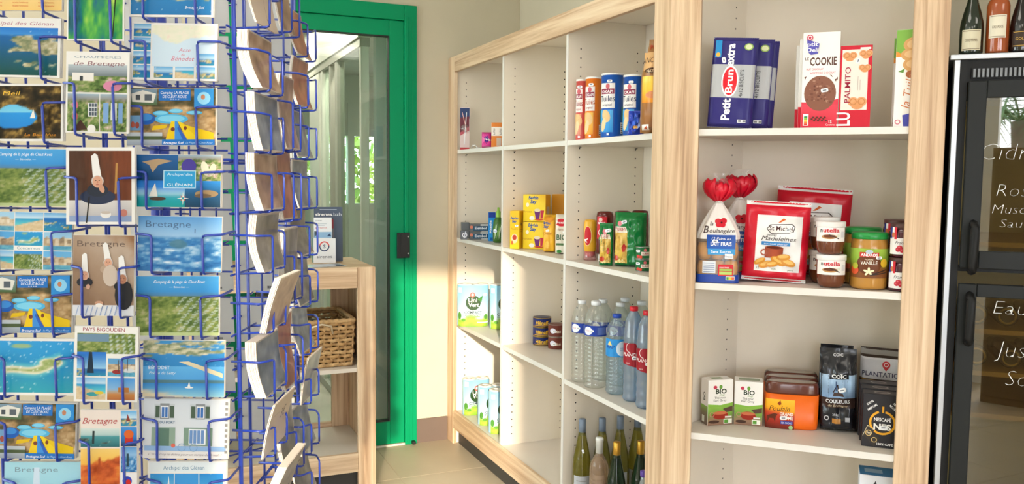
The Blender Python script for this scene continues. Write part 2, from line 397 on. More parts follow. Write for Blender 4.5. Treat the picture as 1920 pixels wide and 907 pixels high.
gk = MB().box(-.345, -.340, -.0085, .03, .142, 2.266).box(-1.055, -1.05, -.0085, .03, .142, 2.266).box(-1.05, -.345, -.0085, .03, 2.261, 2.266).box(-1.05, -.345, -.0085, .03, .142, .147)
gk.build('gasket', BLACK, dr)
bx('pane', clear('eef2ee', .05, .01), dr, -1.05, -.345, .012, .020, .147, 2.261)
lk = bx('lock_case', BLACK, dr, -.305, -.232, -.034, -.0235, 1.06, 1.20, bevel=.003)
bx('strike_lip', BLACK, lk, -.307, -.285, -.040, -.034, 1.06, 1.20, bevel=.002)
for z in (1.085, 1.178):
    sc = MB().lathe([(.0045, 0), (.0045, .002), (.002, .003)], 10); sc.xf(Matrix.Translation((-.243, -.034, z)) @ Matrix.Rotation(math.radians(90), 4, 'X')); sc.build('screw', mat('c9ccd0', .3, 1), lk)
bx('door_stop', BLACK, dr, -.222, -.203, -.05, -.021, .006, .022, bevel=.002)
bx('door_sill', mat('d8d2c4', .5), dr, -.257, -1.139, -.015, .09, 0, .010)

# ------------------------------------------------------------------ glazed veranda behind the door
VX = C0+D1*WD
ver = MB().box(-3.2, 2.6, .125, 4.6, -.06, -.004).build('floor_veranda', mat('cfc9bb', .6)); ver.location = l1(WD, 0); ver.rotation_euler = (0, 0, A1); struct(ver)
vc = MB().box(-3.2, 2.6, .125, 4.6, 2.62, 2.68).build('ceiling_veranda', mat('e9e6da', .7)); vc.location = l1(WD, 0); vc.rotation_euler = (0, 0, A1); struct(vc)
slat_m = mat('cfcbbf', .5)
for i in range(34):
    y = .16+i*.13
    o = bx('slat', slat_m, vc, -3.1, 2.5, y, y+.122, 2.600, 2.6195) if i == 0 else None
    if o is None:
        o = bpy.data.objects.new('slat', slat0); COL.objects.link(o); o.parent = vc; o.location = (0, i*.13, 0)
    else: slat0 = o.data
for i, (t, y) in enumerate(((-.72, .62), (-1.02, 1.2), (-.62, 1.9), (-.25, 1.0), (.15, 1.35), (.5, 2.0))):
    o = empty('spot_light', tuple(l1(WD+y, t, 2.598))); tag(o, 'small round ceiling spot beyond the green door, '+['nearest the door', 'leftmost, over the chairs', 'farthest on the left of the sliding glazing', 'nearest behind the sliding glazing', 'second behind the sliding glazing', 'farthest behind the sliding glazing'][i], 'lamp', 'veranda ceiling spots')
    MB().lathe([(.05, 0), (.05, -.008), (.036, -.008)], 20).build('trim_ring', lm, o, True); MB().lathe([(.035, -.009), (.035, -.010)], 16).build('bulb', emit('ffe2b0', 12), o)
    ld = bpy.data.lights.new('spot_lamp', 'AREA'); ld.shape = 'DISK'; ld.size = .07; ld.energy = 8; ld.color = (1, .93, .8)
    lo = bpy.data.objects.new('spot_lamp', ld); COL.objects.link(lo); lo.parent = o; lo.location = (0, 0, -.016)
WHT = mat('e4e4dc', .4); GRY = mat('b4b2aa', .45)
vw = empty('window_3', l1(WD, 0), A1); struct(vw)      # sliding glazing running away from the door
bx('beam', WHT, vw, -.44, -.36, .305, 4.47, 2.30, 2.599); bx('track_rail', GRY, vw, -.43, -.37, .305, 4.47, 2.25, 2.2995)
bx('track_rail', GRY, vw, -.43, -.37, .305, 4.47, 0, .05)
for y0, y1, m_ in ((.305, .34, WHT), (.98, 1.05, GRY), (1.20, 1.24, GRY), (1.50, 1.56, WHT), (1.62, 2.02, WHT), (2.9, 2.98, GRY), (4.38, 4.46, WHT)):
    bx('window_post', m_, vw, -.425, -.375, y0, y1, .05, 2.25, bevel=.004)
for y0, y1 in ((.34, .98), (1.24, 1.50), (2.02, 2.9), (2.98, 4.38)):
    bx('pane', clear('f4faf6', .015, .01, graze=.15), vw, -.403, -.397, y0, y1, .05, 2.25)
ve = empty('window_4', l1(WD+4.5, 0), A1); struct(ve)  # glazing at the end of the veranda
for x0 in (-3.2, -2.3, -1.5, -1.0, -.5, .4, 1.2, 2.1): bx('window_post', WHT, ve, x0, x0+.07, -.02, .1, 0, 2.3)
bx('window_head', WHT, ve, -3.2, 2.6, 0, .08, 1.95, 2.599); bx('sill_panel', mat('e2e1da', .5), ve, -3.2, 2.6, .01, .07, 0, 1.22)
bx('pane', clear('eef5f0', .05, .01), ve, -3.2, 2.6, .038, .042, 1.22, 1.95)
wv = MB().box(-.352, 2.6, .24, .30, 0, 2.599).box(-3.32, -3.22, .125, 4.6, 0, 2.599).box(2.605, 2.70, .125, 4.6, 0, 2.599).build('wall_veranda_added', mat('b9c6c0', .6)); wv.location = l1(WD, 0); wv.rotation_euler = (0, 0, A1); struct(wv)  # added pale return by the door, and side walls that shut out the sky
bl = empty('roller_blind', l1(WD+4.46, 0), A1); tag(bl, 'pale roller blind hanging inside the far veranda glazing', 'blind')
bx('blind_sheet', mat('e6e4da', .8), bl, -1.42, -1.02, -.002, .002, 1.0, 2.25); bx('blind_tube', WHT, bl, -1.42, -1.02, -.03, .03, 2.25, 2.3)
# terrace ground and planting beyond
gd = MB().box(-14, 14, 4.7, 22, -.10, -.05).build('floor_terrace', mat('b9b3a2', .8)); gd.location = l1(WD, 0); gd.rotation_euler = (0, 0, A1); struct(gd)
def leaves(name, label, cat, loc, sx, sy, sz, n, cols, seed, rz=0, size=.07, group=None):
    rng = np.random.RandomState(seed); o = empty(name, loc, rz); tag(o, label, cat, group)
    mb = [MB() for _ in cols]
    for i in range(n):
        d = rng.randn(3); d /= np.linalg.norm(d); r = rng.rand()**.35
        c = np.array([d[0]*sx*r, d[1]*sy*r, sz/2+d[2]*sz/2*r]); c[2] = max(.02, c[2])
        a = rng.randn(3); a /= np.linalg.norm(a); b = np.cross(a, rng.randn(3)); b /= np.linalg.norm(b); s = size*(.6+.8*rng.rand())
        mb[rng.randint(len(cols))].add([c-a*s, c+b*s*.4, c+a*s, c-b*s*.4], [(0, 1, 2, 3)])
    for m_, c in zip(mb, cols): m_.build('foliage', mat(c, .6), o)
    MB().tube([(0, 0, 0), (.03, 0, sz*.3), (0, .02, sz*.6)], [.05, .04, .02]).build('trunk', mat('6b5a44', .8), o)
leaves('garden_shrub', 'yellow-green leafy shrub beyond the sliding glazing', 'shrub', tuple(l1(WD+6.4, -.2, -.049)), 1.6, .7, 2.7, 3200, ('b4c456', '86a040', 'd8d878'), 3, A1, .09)
leaves('garden_shrub', 'bushy green shrub beyond the end of the veranda', 'shrub', tuple(l1(WD+6.6, -3.4, -.049)), 1.5, .7, 2.6, 2600, ('a8bc50', '7c983c', 'ccd070'), 4, A1, .09)
leaves('garden_shrub', 'tall shrub growing right of the other two outside', 'shrub', tuple(l1(WD+6.4, 3.1, -.049)), 1.6, .7, 2.7, 2600, ('b4c456', '86a040', 'd8d878'), 5, A1, .09)
# slatted metal chairs on the veranda
dk = mat('5c5f5c', .4, .3)
def terrace_chair(t, y, rz, label):
    o = empty('terrace_chair', l1(WD+y, t), A1+rz); tag(o, label, 'chair', 'slatted veranda chairs')
    for sx in (-.26, .26):
        MB().tube([(sx, -.25, 0), (sx, -.25, .62), (sx, -.2, .66), (sx, .15, .66), (sx, .2, .62), (sx, .25, 0)], .016, 8).build('side_frame', dk, o, True)
        MB().tube([(sx*.94, .16, .44), (sx*.94, .24, .98)], .014, 8).build('back_post', dk, o, True)
    for i in range(6): bx('back_slat', dk, o, -.25, .25, .165+i*.013, .185+i*.013, .50+i*.085, .535+i*.085)
    for i in range(6): bx('seat_slat', dk, o, -.26, .26, -.22+i*.075, -.17+i*.075, .43, .45)
terrace_chair(-.98, 1.25, 0.1, 'grey slatted metal chair behind the glass, beside the leaflet holder')
terrace_chair(-1.75, 1.5, -.15, 'grey slatted metal chair behind the glass, partly hidden by the card rack')
# ================================================================== shelving units
WV, WH = wood('z'), wood('x')
WV2 = wood('z', 3); WH2 = wood('x', 2)
PAN = mat('efe5d5', .55, var=.015, name='laminate_panel'); SHE = mat('d8d0c6', .45, var=.01, name='laminate_shelf'); EDG = mat('e3e0da', .4, var=0, name='white_edge')
KICK = mat('3b3a38', .5); HOLE = mat('2a2622', .8, var=0)
TOPZ, RB, BT, KT = 2.1685, 2.084, .1905, .092
ST = .095
S1, S2, S3, S3B = 1.6581, 1.1704, .6902, .6745
Q1, Q2, Q3 = 1.6642, 1.1716, .6773
DEP = .385
def holes(parent, x, facing_x, ys, zs):
    mb = MB()
    for y in ys:
        for z in zs:
            n = 8; mb.add([(x+facing_x*.0006, y+.0032*math.cos(2*math.pi*k/n), z+.0032*math.sin(2*math.pi*k/n)) for k in range(n)], [tuple(range(n))])
    mb.build('pin_holes', HOLE, parent, kind='stuff')
def pins(parent, pts):
    for x, y, z in pts:
        MB().tube([(x, y, z-.006), (x+.016, y, z-.006)], .003, 6).build('shelf_pin', mat('8a8780', .4, .6), parent)
u1 = empty('shelving_unit', l1(0, 0), R1); tag(u1, 'long ash-framed shelving unit of three bays along the wall', 'shelving')
XA, XB = -L1, 0.0
xd = [-1.4306-.009, -.7617-.009]      # divider left faces
bx('stile', WV, u1, XA, XA+ST, -.001, .022, 0, TOPZ, bevel=.0025)
MB().prism([(-ST, -.001), (.0, -.001), (.0, .004), (-.008, .022), (-ST, .022)], 0, TOPZ).build('stile', WV2, u1, bevel=.0015)
bx('top_rail', WH, u1, XA+ST, -ST, .0, .022, RB, TOPZ, bevel=.002)
bx('bottom_rail', WH2, u1, XA+ST, -ST, .0, .022, KT, BT, bevel=.002)
bx('kickboard', KICK, u1, XA+ST, -.02, .035, .05, 0, KT+.03)
bx('side_panel', PAN, u1, XA, XA+ST-.012, .0225, DEP, 0, TOPZ-.022)
MB().prism([(XA, .0225), (-.011, .0225), (-.178, DEP+.012), (XA, DEP+.012)], TOPZ-.022, TOPZ).build('top_board', PAN, u1)
bx('back_panel', PAN, u1, XA, -.178, DEP, DEP+.010, .0, TOPZ-.023)
holes(u1, XA+ST-.012, 1, (.075,), [.24+i*.0365 for i in range(50)])
for i, x in enumerate(xd):
    d = bx('divider', PAN, u1, x, x+.018, .0225, DEP-.001, BT-.018, TOPZ-.0225)
    bx('edge_band', EDG, d, x-.0002, x+.0182, .0205, .0224, BT+.001, RB-.001)
    holes(d, x+.018, 1, (.078, .345), [.24+k*.0365 for k in range(50) if min(abs(.24+k*.0365-zz) for zz in (S1-.009, S2-.009, S3-.009)) > .02])
bays = [(XA+ST-.0115, xd[0]-.0004), (xd[0]+.0184, xd[1]-.0004), (xd[1]+.0184, .035)]
def shelf1(b, z, name='shelf', right=None):
    x0, x1 = bays[b]
    if b == 2: o = MB().prism([(x0, .0245), (-.012, .0245), (-.168, DEP-.001), (x0, DEP-.001)], z-.020, z).build(name, SHE, u1)
    else: o = bx(name, SHE, u1, x0, x1, .0245, DEP-.001, z-.020, z)
    bx('edge_band', EDG, o, x0, min(x1, -.012), .0222, .0244, z-.020, z)
    pins(o, [(x0-.004, y, z-.02) for y in (.078, .345)])
    return o
for b in range(3):
    for z in (S1, S2, S3 if b < 2 else S3B): shelf1(b, z)
    x0, x1 = bays[b]; MB().prism([(x0, .0225), (min(x1, -.02), .0225), (x1 if b < 2 else -.17, DEP-.001), (x0, DEP-.001)], BT-.022, BT-.004).build('bottom_board', SHE, u1)
# mitred partition between the two units belongs to the right one
u2 = empty('shelving_unit', l2(0, 0), R2); tag(u2, 'single-bay ash-framed shelving unit standing at an angle beside the drinks fridge', 'shelving')
MB().prism([(.0, -.001), (ST, -.001), (ST, .022), (.008, .022), (.0, .004)], 0, TOPZ+.45).build('stile', WV, u2, bevel=.0015)
bx('stile', WV2, u2, W2-ST, W2, -.001, .022, 0, TOPZ+.45, bevel=.0025)
D2B = .40
MB().prism([(.012, .0225), (.034, .0225), (.199, D2B), (.176, D2B)], 0, TOPZ+.45).build('side_panel', PAN, u2)
bx('side_panel', PAN, u2, W2-.030, W2-.012, .0225, D2B, 0, TOPZ+.45)
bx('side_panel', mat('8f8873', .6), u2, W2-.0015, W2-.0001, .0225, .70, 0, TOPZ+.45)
bx('back_panel', PAN, u2, .187, W2-.012, D2B+.0005, D2B+.010, 0, TOPZ+.45)
bx('kickboard', KICK, u2, .08, W2-.03, .035, .05, 0, KT)
bx('bottom_rail', WH, u2, ST, W2-ST, 0, .022, KT, BT, bevel=.002)
def shelf2(z):
    o = MB().prism([(.0355, .0125), (W2-.0305, .0125), (W2-.0305, D2B), (.2005, D2B)], z-.021, z).build('shelf', SHE, u2)
    bx('edge_band', EDG, o, ST-.002, W2-ST+.002, .0100, .0124, z-.021, z); return o
def sidex(t): return .034+(.199-.034)*(t-.0225)/(D2B-.0225)
for z in (Q1, Q2, Q3, BT-.004, 2.30): shelf2(z)
mb = MB()
for t in (.33,):
    for k in range(54):
        z = .24+k*.0365
        if min(abs(z-zz+.01) for zz in (Q1, Q2, Q3)) > .022:
            x = sidex(t)+.0012; mb.add([(x+.0032*.40*math.cos(a)*.9, t+.0032*.92*math.cos(a), z+.0032*math.sin(a)) for a in [2*math.pi*q/8 for q in range(8)]], [tuple(range(8))])
mb.build('pin_holes', HOLE, u2, kind='stuff')

# ------------------------------------------------------------------ low console by the door
cz = empty('console_shelf', l1(1.55, 0), A1); tag(cz, 'waist-high ash console shelf holding a basket, against the door glass', 'console')
CX0, CX1, CD, CT = -1.46, -.575, .51, 1.082
def cb(n, m, *b, bev=.002): return bx(n, m, cz, *b, bevel=bev)
cb('leg_panel', WV, CX1-.085, CX1, 0, .024, 0, CT); cb('leg_panel', WV2, CX0, CX0+.085, 0, .024, 0, CT)
cb('side_panel', WV2, CX1-.024, CX1, .0245, CD, 0, CT-.0205); cb('side_panel', WV2, CX0, CX0+.024, .0245, CD, 0, CT-.0205)
cb('back_leg', WV, CX1-.115, CX1-.0245, CD-.024, CD, 0, CT-.0205); cb('back_leg', WV, CX0+.0245, CX0+.115, CD-.024, CD, 0, CT-.0205)
cb('top_board', wood('x', 5, ('8d6f50', 'ab8a66', 'b89a76', 'c7ab88')), CX0, CX1, .0245, CD, CT-.02, CT)
cb('top_rail', WH, CX0+.0855, CX1-.0855, 0, .024, .985, CT)
cb('bottom_rail', WH2, CX0+.0855, CX1-.0855, 0, .024, .103, .194); cb('back_rail', WH2, CX0+.1155, CX1-.1155, CD-.024, CD, .103, .215)
cb('kickboard', KICK, CX0+.03, CX1-.03, .04, .055, 0, .100)
cb('shelf', SHE, CX0+.0245, CX1-.0245, .025, CD-.025, .580, .600); cb('bottom_board', SHE, CX0+.0245, CX1-.0245, .025, CD-.025, .172, .190)

# woven basket
bk = empty('storage_basket', l1(1.55+.06, -.82, .6005), A1); tag(bk, 'rectangular woven seagrass basket on the console shelf', 'basket')
sea = mat('b08b5c', .75, var=.22, scale=60, bump=.6, bscale=300); sea2 = mat('c5a273', .75, var=.2, scale=60, bump=.6, bscale=300)
BW, BD, BH = .15, .18, .215      # half width, half depth, height
def loop(hw, hd, z, amp, ph, nstake):
    pts = []; per = 2*(2*hw+2*hd); N = nstake*4
    for i in range(N):
        s = per*i/N; a = amp*math.sin(math.pi*(i/4.0*1.0)+ph)
        if s < 2*hw: p = (-hw+s, -hd-a)
        elif s < 2*hw+2*hd: p = (hw+a, -hd+s-2*hw)
        elif s < 4*hw+2*hd: p = (hw-(s-2*hw-2*hd), hd+a)
        else: p = (-hw-a, hd-(s-4*hw-2*hd))
        pts.append((p[0], p[1]+BD+.02, z+.002*math.sin(i*1.7+ph)))
    return pts
rows = 11
for r in range(rows):
    z = .012+r*(BH-.02)/(rows-1); g = 1+.06*r/rows
    MB().tube(loop(BW*g, BD*g, z, .006, math.pi*(r % 2), 40), .0095, 6, True, .62).build('woven_strand', sea if r % 3 else sea2, bk, True)
for i in range(40):
    q = loop(BW, BD, 0, 0, 0, 40)[i*4]; q2 = loop(BW*1.06, BD*1.06, 0, 0, 0, 40)[i*4]
    MB().tube([(q[0], q[1], .004), ((q[0]+q2[0])/2, (q[1]+q2[1])/2, BH/2), (q2[0], q2[1], BH)], .0045, 5).build('stake', sea2, bk)
MB().tube(loop(BW*1.06, BD*1.06, BH+.006, 0, 0, 40), .011, 7, True).build('rim', sea2, bk, True)
bx('base', sea, bk, -BW, BW, .02, 2*BD+.02, .001, .008)
MB().tube([(-.055, .002, BH-.05), (-.045, -.016, BH-.012), (0, -.020, BH+.0), (.045, -.016, BH-.012), (.055, .002, BH-.05)], .005, 6).build('handle', mat('d9cbb0', .7), bk, True)
cl = MB().grid(lambda u, v: (-.13+.26*u, .05+.30*v, BH-.045+.012*math.sin(u*9+v*4)+.010*math.cos(v*8)), 14, 14).build('folded_cloth', mat('3f444c', .9), None, True, solid=.004)
cl.location = bk.location; cl.rotation_euler = (0, 0, A1); tag(cl, 'dark grey folded cloth lying in the woven basket', 'cloth')
# leaflet holder on the console
lp = l1(1.55+.25, -.765, CT+.0006); lh = empty('leaflet_holder', lp, A1-.06); tag(lh, 'white cardboard leaflet holder with round logo, on the console', 'leaflet holder')
kk = kpx(lp); HW, HH = 41*kk, 46*kk
whc = mat('e8ebf0', .5); slate = mat('4c5a72', .5)
MB().box(-HW/2, HW/2, 0, .002, 0, HH).box(-HW/2, HW/2, .055, .057, 0, HH*1.0).build('tray', whc, lh)
MB().box(-HW/2, -HW/2+.002, .002, .055, 0, HH).box(HW/2-.002, HW/2, .002, .055, 0, HH).box(-HW/2+.002, HW/2-.002, .002, .055, .0, .004).build('tray_side', mat('4f7d78', .5), lh)
bp = bx('back_board', slate, lh, -HW*.40, HW*.90, .058, .062, 0, 104*kk)
P = Pr(); P.text('sirenes', 0, 0, 6.2, 'ffffff', 'l', b=.02, fit=31); P.text('.bzh', 31.5, 0, 6.2, 'dfe6f0', 'l', fit=17); P.line([(8, 12), (40, 12)], .8, 'c9d3e2')
P.build('lettering', bp, kk, -(-HW*.40/kk+2.5)*1.0-0, lambda x, z, off: (x, .058-off, z+87*kk))
P = Pr(); P.ring(20, 31, 8.4, 2.2, '3f4f73'); P.ring(20, 31, 8.4, 2.2, 'e0595c', a0=.2, a1=2.9); P.text('S', 20, 27.6, 6.8, '3f4f73', b=.03); P.text('sirenes', 20, 9, 5.6, '4b5568', fit=28)
P.build('lettering', lh, kk, 20.5)
def leaflet(dx, w_, h_, col, label, y, draw=None, rx=0):
    o = empty('leaflet', lh.matrix_basis @ Vector((dx*kk, y, .0045)), A1-.06, rx); tag(o, label, 'leaflet', 'leaflets in the holder')
    bx('sheet', mat(col, .4), o, -w_*kk/2, w_*kk/2, 0, .0012, 0, h_*kk)
    if draw: P = Pr(); draw(P); P.build('front_print', o, kk, w_/2)
def lf1(P):
    P.rect(.3, .3, 32, 82, 'e9eef5'); P.rect(.3, 45, 32, 11, '8fb8dd'); P.rect(.3, 30, 32, 12, '6ea6d8'); P.poly([(1, 46), (9, 56), (1, 58)], '4a5560'); P.poly([(24, 48), (29, 53), (32, 48)], '2e4a70')
    P.text('sirenes', 3, 76, 3, '3e5478', 'l'); P.text('ACTIVITES', 2, 62, 3, 'c0485c', 'l', fit=22); P.line([(3, 71), (24, 71)], .7, '9fb0c4'); P.line([(3, 68), (20, 68)], .7, '9fb0c4')
leaflet(-2.2, 33, 83, 'e9eef5', 'pale blue leaflet at the left of the white holder', .012, lf1, math.radians(-2))
leaflet(13, 11, 80, '7d3038', 'dark red leaflet in the middle of the white holder', .030, lambda P: (P.rect(.3, .3, 10.4, 79, '6d7078'), P.rect(.3, 62, 10.4, 17, '8d2f3a')))
leaflet(11.5, 13, 82, '3a3f52', 'dark blue leaflet edge behind the red one in the white holder', .042)
fp = empty('flyer', l1(1.55+.115, -.86, CT+.0006), A1+.1); tag(fp, 'glossy flyer lying flat on the console top', 'flyer')
bx('sheet', mat('c3c8cf', .25), fp, -.16, .16, -.07, .07, 0, .0008)
P = Pr(); P.rect(-150, -60, 300, 120, '9aa6b4'); P.poly([(-150, -60), (10, -60), (-60, 60), (-150, 60)], 'd6dbe2'); P.poly([(60, -60), (150, -60), (150, 10)], '5c6672')
P.build('front_print', fp, .001, 0, lambda x, z, off: (x, z, .0009+off), m=print_mat(.2))
# ================================================================== goods: builders
def carton(name, label, cat, p, yaw, w, h, d, col, draw=None, side=None, left=None, top=None, group=None, rx=0, ry=0, rough=.42, lid=None):
    o, k = thing(name, label, cat, p, yaw, group, math.radians(rx), math.radians(ry)); c = max(.5, math.cos(math.radians(yaw)))
    W, H = w*k/c, h*k
    bx('carton_body', mat(col, rough), o, -W/2, W/2, 0, d, .0003, H, bevel=.0012, seg=1)
    kx = k/c
    if draw:
        P = Pr(); draw(P, w, h); P.v = [(a/c, b, L) for a, b, L in P.v]; P.build('front_print', o, k, w/c/2)
    dp = d/k
    if side: P = Pr(); side(P, dp, h); P.build('side_print', o, k, 0, side_fn(W/2, 1))
    if left: P = Pr(); left(P, dp, h); P.build('side_print', o, k, 0, lambda x, z, off: (-W/2-off, d-x, z))
    if top: P = Pr(); top(P, w, dp); P.build('top_print', o, k, w/2, lambda x, z, off: (x, z, H+off))
    return o, k, W, H
def sm(x): x = min(1, max(0, x)); return x*x*(3-2*x)
def bag(name, label, cat, p, yaw, w, h, d, col, draw=None, group=None, top=.18, bot=.10, wr=.004, seed=0, rough=.3, sealm=None, ry=0, rx=0, narrow=0, pw=2.4, back=True, flat_top=None, sheen=.5):
    p = p.copy(); p.z += w*kpx(p)/2*abs(math.sin(math.radians(ry)))+.0002; o, k = thing(name, label, cat, p, yaw, group, math.radians(rx), math.radians(ry)); W, H = w*k, h*k
    rng = random.Random(seed); ph = [rng.uniform(0, 6) for _ in range(6)]
    def wz(z): v = z/H; return 1-narrow*sm((v-.55)/.45)
    def T(x, z):
        v = z/H; u = min(1, abs(2*x/(W*wz(z))))
        g = sm(v/bot)*sm((1-v)/top) if bot > 0 else sm((1-v)/top)
        e = (1-u**pw)**.6 if u < 1 else 0
        wrk = wr*(math.sin(x/W*17+z/H*9+ph[0])*.5+math.sin(x/W*9-z/H*21+ph[1])*.6+math.sin(z/H*33+x/W*5+ph[2])*.3+math.sin(x/W*31+ph[3])*.25)
        return max(.0004, d/2*g*e+wrk*min(1, e*1.5)*(.25+.75*g))
    nx, ny = 26, 30
    fr = lambda u, v: ((u-.5)*W*wz(v*H), d/2-T((u-.5)*W*wz(v*H), v*H), v*H+.0005)
    bkf = lambda u, v: ((u-.5)*W*wz(v*H), d/2+T((u-.5)*W*wz(v*H), v*H), v*H+.0005)
    mb = MB().grid(fr, nx, ny).grid(bkf, nx, ny, True)
    b = mb.build('pouch', mat(col, rough, var=.03, spec=sheen), o, True)
    if draw:
        P = Pr(); draw(P, w, h)
        P.build('front_print', o, k, w/2, lambda x, z, off: (x, d/2-T(x, z)-off, z+.0005), gap=.00018, m=print_mat(rough), sub=3.5)
    if sealm:
        n = sealm[1]
        mb = MB()
        for z0 in ([0, H-n*k] if sealm[2] == 2 else [H-n*k]):
            mb = MB(); hw = W*wz(z0+n*k)/2
            mb.grid(lambda u, v: ((u-.5)*2*hw, d/2-.0012+.0007*(1 if int(u*40) % 2 else -1), z0+v*n*k), 40, 1)
            mb.build('seal', mat(sealm[0], .35), o, solid=.0008)
    return o, k, W, H, T
def jar(name, label, cat, p, yaw, prof, bodym, lid=None, group=None, n=28, sq=1.0):
    """prof in pixels (radius, z)"""
    o, k = thing(name, label, cat, p, yaw, group); R = max(r for r, z in prof)*k
    MB().lathe([(r*k, z*k+.0004) for r, z in prof], n, sq).build('body', bodym, o, True)
    if lid: MB().lathe([(r*k, z*k) for r, z in lid[0]], n, sq).build('lid', lid[1], o, True)
    return o, k, R
def lab(o, k, R, w, draw, z0, h, name='paper_label', cx=None, taper=None, m=None, gap=.00022, sq=1.0, rot=0):
    P = Pr(); draw(P, w, h)
    f0 = cyl_fn(R+.0004, 0, taper, sq)
    P.v = [(a-w/2+rot, b+z0, L) for a, b, L in P.v]
    return P.build(name, o, k, 0, f0, gap=gap, m=m, sub=4)
def stick_on(o, k, x, z, y=0, w=9, rot=0, fn=None):
    P = Pr(); P.sticker(x, z, w, rot); return P.build('price_sticker', o, k, 0, fn, y0=y-.0012)

# ================================================================== right unit, top shelf
zz = Q1+.0006
def biscuits(P, w, h):
    P.rect(.4, .4, w-.8, h-.8, '2f2a72', 6, 8); P.rect(0.3, h*.33, w-.6, h*.365, 'b5b7bb', 6, 6)
    P.ell(w*.44, h*.51, w*.19, h*.175, 'ffffff'); P.ell(w*.44, h*.51, w*.16, h*.155, 'dd1c2c')
    P.text('Brun', w*.50, h*.51, 12.5, 'ffffff', rot=90, b=.035, fit=43)
    P.text('Petit', w*.49, h*.20, 15, 'ffffff', rot=90, b=.04, fit=40); P.text('extra', w*.49, h*.80, 15, 'ffffff', rot=90, b=.04, fit=41)
    P.text('4x12 BISCUITS', w*.74, h*.49, 7, '1d1d2a', rot=90, fit=50)
    P.rect(w*.06, h*.77, w*.14, h*.19, '2a8fd0'); P.ell(w*.13, h*.80, 4, 4, 'e2b34a'); P.ell(w*.80, h*.89, 8, 6.5, '8fae56'); P.ell(w*.80, h*.89, 6, 4.6, 'd7ddb0')
    P.sticker(w*.27, h*.74, 11, -75, 7); P.rect(w*.68, h*.055, 15, 6, 'dfe0e6'); P.rect(w*.70, h*.063, 5, 3.4, '77787e'); P.rect(w*.80, h*.063, 5, 3.4, '77787e')
bl_ = ['purple and silver biscuit packet, frontmost of the three on the top shelf', 'purple biscuit packet in the middle of the three leaning together', 'rearmost purple biscuit packet, only its right edge showing']
for i, (px, t) in enumerate(((1366, .022), (1396, .062), (1405, .100))):
    o, k, W, H, T = bag('biscuit_packet', bl_[i], 'biscuits', spot_t(px, zz, t, 2), -3, 81, 167-i*2, .034, '2f2a72', biscuits, 'purple biscuit packets', top=.05, bot=.04, wr=.0008, seed=i, rough=.3, ry=3.2, pw=9, sealm=('8f90a0', 3, 2))
def cookie(P, w, h):
    P.rect(.3, .3, w-.6, h-.6, 'f3f1ee'); P.rect(.3, .3, w-.6, h*.24, 'd9283f', c2='e0485a')
    P.poly([(.3, h*.24), (w-.3, h*.24), (w-.3, h*.30), (w*.6, h*.26), (.3, h*.27)], 'dd3f52')
    P.text('COOKIE', w*.56, h*.655, 14.5, '5c3b33', b=.035, fit=w*.72, sx=.8); P.text('LE', w*.12, h*.71, 5, '5c3b33', b=.02)
    P.text('NUIT CHOCOLAT', w*.34, h*.605, 3.3, 'd2566a', fit=30, b=.02); P.text('& PEPITES DE CHOCOLAT', w*.56, h*.565, 3.3, 'd2566a', fit=44, b=.02)
    P.grid(w*.06, h*.20, 1, 1, 1, 1, lambda u, v: np.tile(rgb('dd3f52'), (len(u), 1)))
    P.ell(w*.50, h*.36, w*.43, h*.185, '8a5a48', 28); rng = random.Random(4)
    for i in range(46):
        a, r = rng.uniform(0, 6.28), rng.uniform(0, .9)**.6; P.ell(w*.50+w*.40*r*math.cos(a), h*.36+h*.17*r*math.sin(a), rng.uniform(1, 3.5), rng.uniform(.8, 2.2), rng.choice(['7a4b3c', 'a3715c', '6b4034', '94634f', 'b3846e']), 7)
    P.poly([(w*.10, h*.955), (w*.12, h*.80), (w*.22, h*.765), (w*.40, h*.775), (w*.44, h*.88), (w*.30, h*.90), (w*.16, h*.92)], '5a57b4')
    P.text('ptit', w*.26, h*.855, 7.5, 'ffffff', b=.03, fit=19); P.text('Deli', w*.26, h*.795, 7.5, 'ffffff', b=.03, fit=20)
    P.ell(w*.18, h*.945, 5.5, 5.5, 'cf3a5e'); P.ell(w*.18, h*.945, 3.8, 3.8, 'f3f1ee'); P.ell(w*.18, h*.945, 2.4, 2.4, 'cf3a5e')
    for a, b, c in ((.88, .50, 1), (.80, .545, -1), (.06, .53, 1), (.93, .515, .5)): P.poly([(w*a, h*b), (w*a+4*c, h*b+2), (w*a+2, h*b-4)], '6b3d30')
    P.rect(w*.06, h*.02, 10, 22, 'f5f5f5')
    for i, c in enumerate(('2f8f4f', '8fbf3f', 'f0d040', 'ee8a30', 'dd3b30')): P.rect(w*.09, h*.125-4-i*3.4, 6, 3.2, c)
    for i in range(12): P.ell(w*(.30+.035*i), h*(.09+.02*math.sin(i*2.1)), 2.2, 1.6, '5a3328', 6)
    P.text('12', w*.80, h*.05, 4.5, 'ffffff', b=.03); P.text('Cookies', w*.80, h*.018, 3.4, 'ffffff', fit=16); P.sticker(w*.62, h*.39, 13, 8)
cl_ = ['white and red cookie carton, foremost, with a big cookie picture', 'cookie carton right behind the foremost one, left edge showing', 'rearmost cookie carton at the back of the row']
for i in range(3):
    carton('cookie_carton', cl_[i], 'cookies', spot_t(1535-i*6, zz, .016+i*.045, 2), 1.5, 65, 176-i*10, .042, 'e9e6e3', cookie if i == 0 else (lambda P, w, h: (P.rect(.3, .3, w-.6, h-.6, 'f0eeeb'), P.rect(.3, .3, w-.6, h*.24, 'd9283f'))), left=lambda P, w, h: (P.rect(.3, .3, w-.6, h*.24, 'd9283f'), P.ell(w*.5, h*.40, 4, 5, '6b3d30'), P.ell(w*.6, h*.52, 3, 4, '6b3d30')), group='cookie cartons')
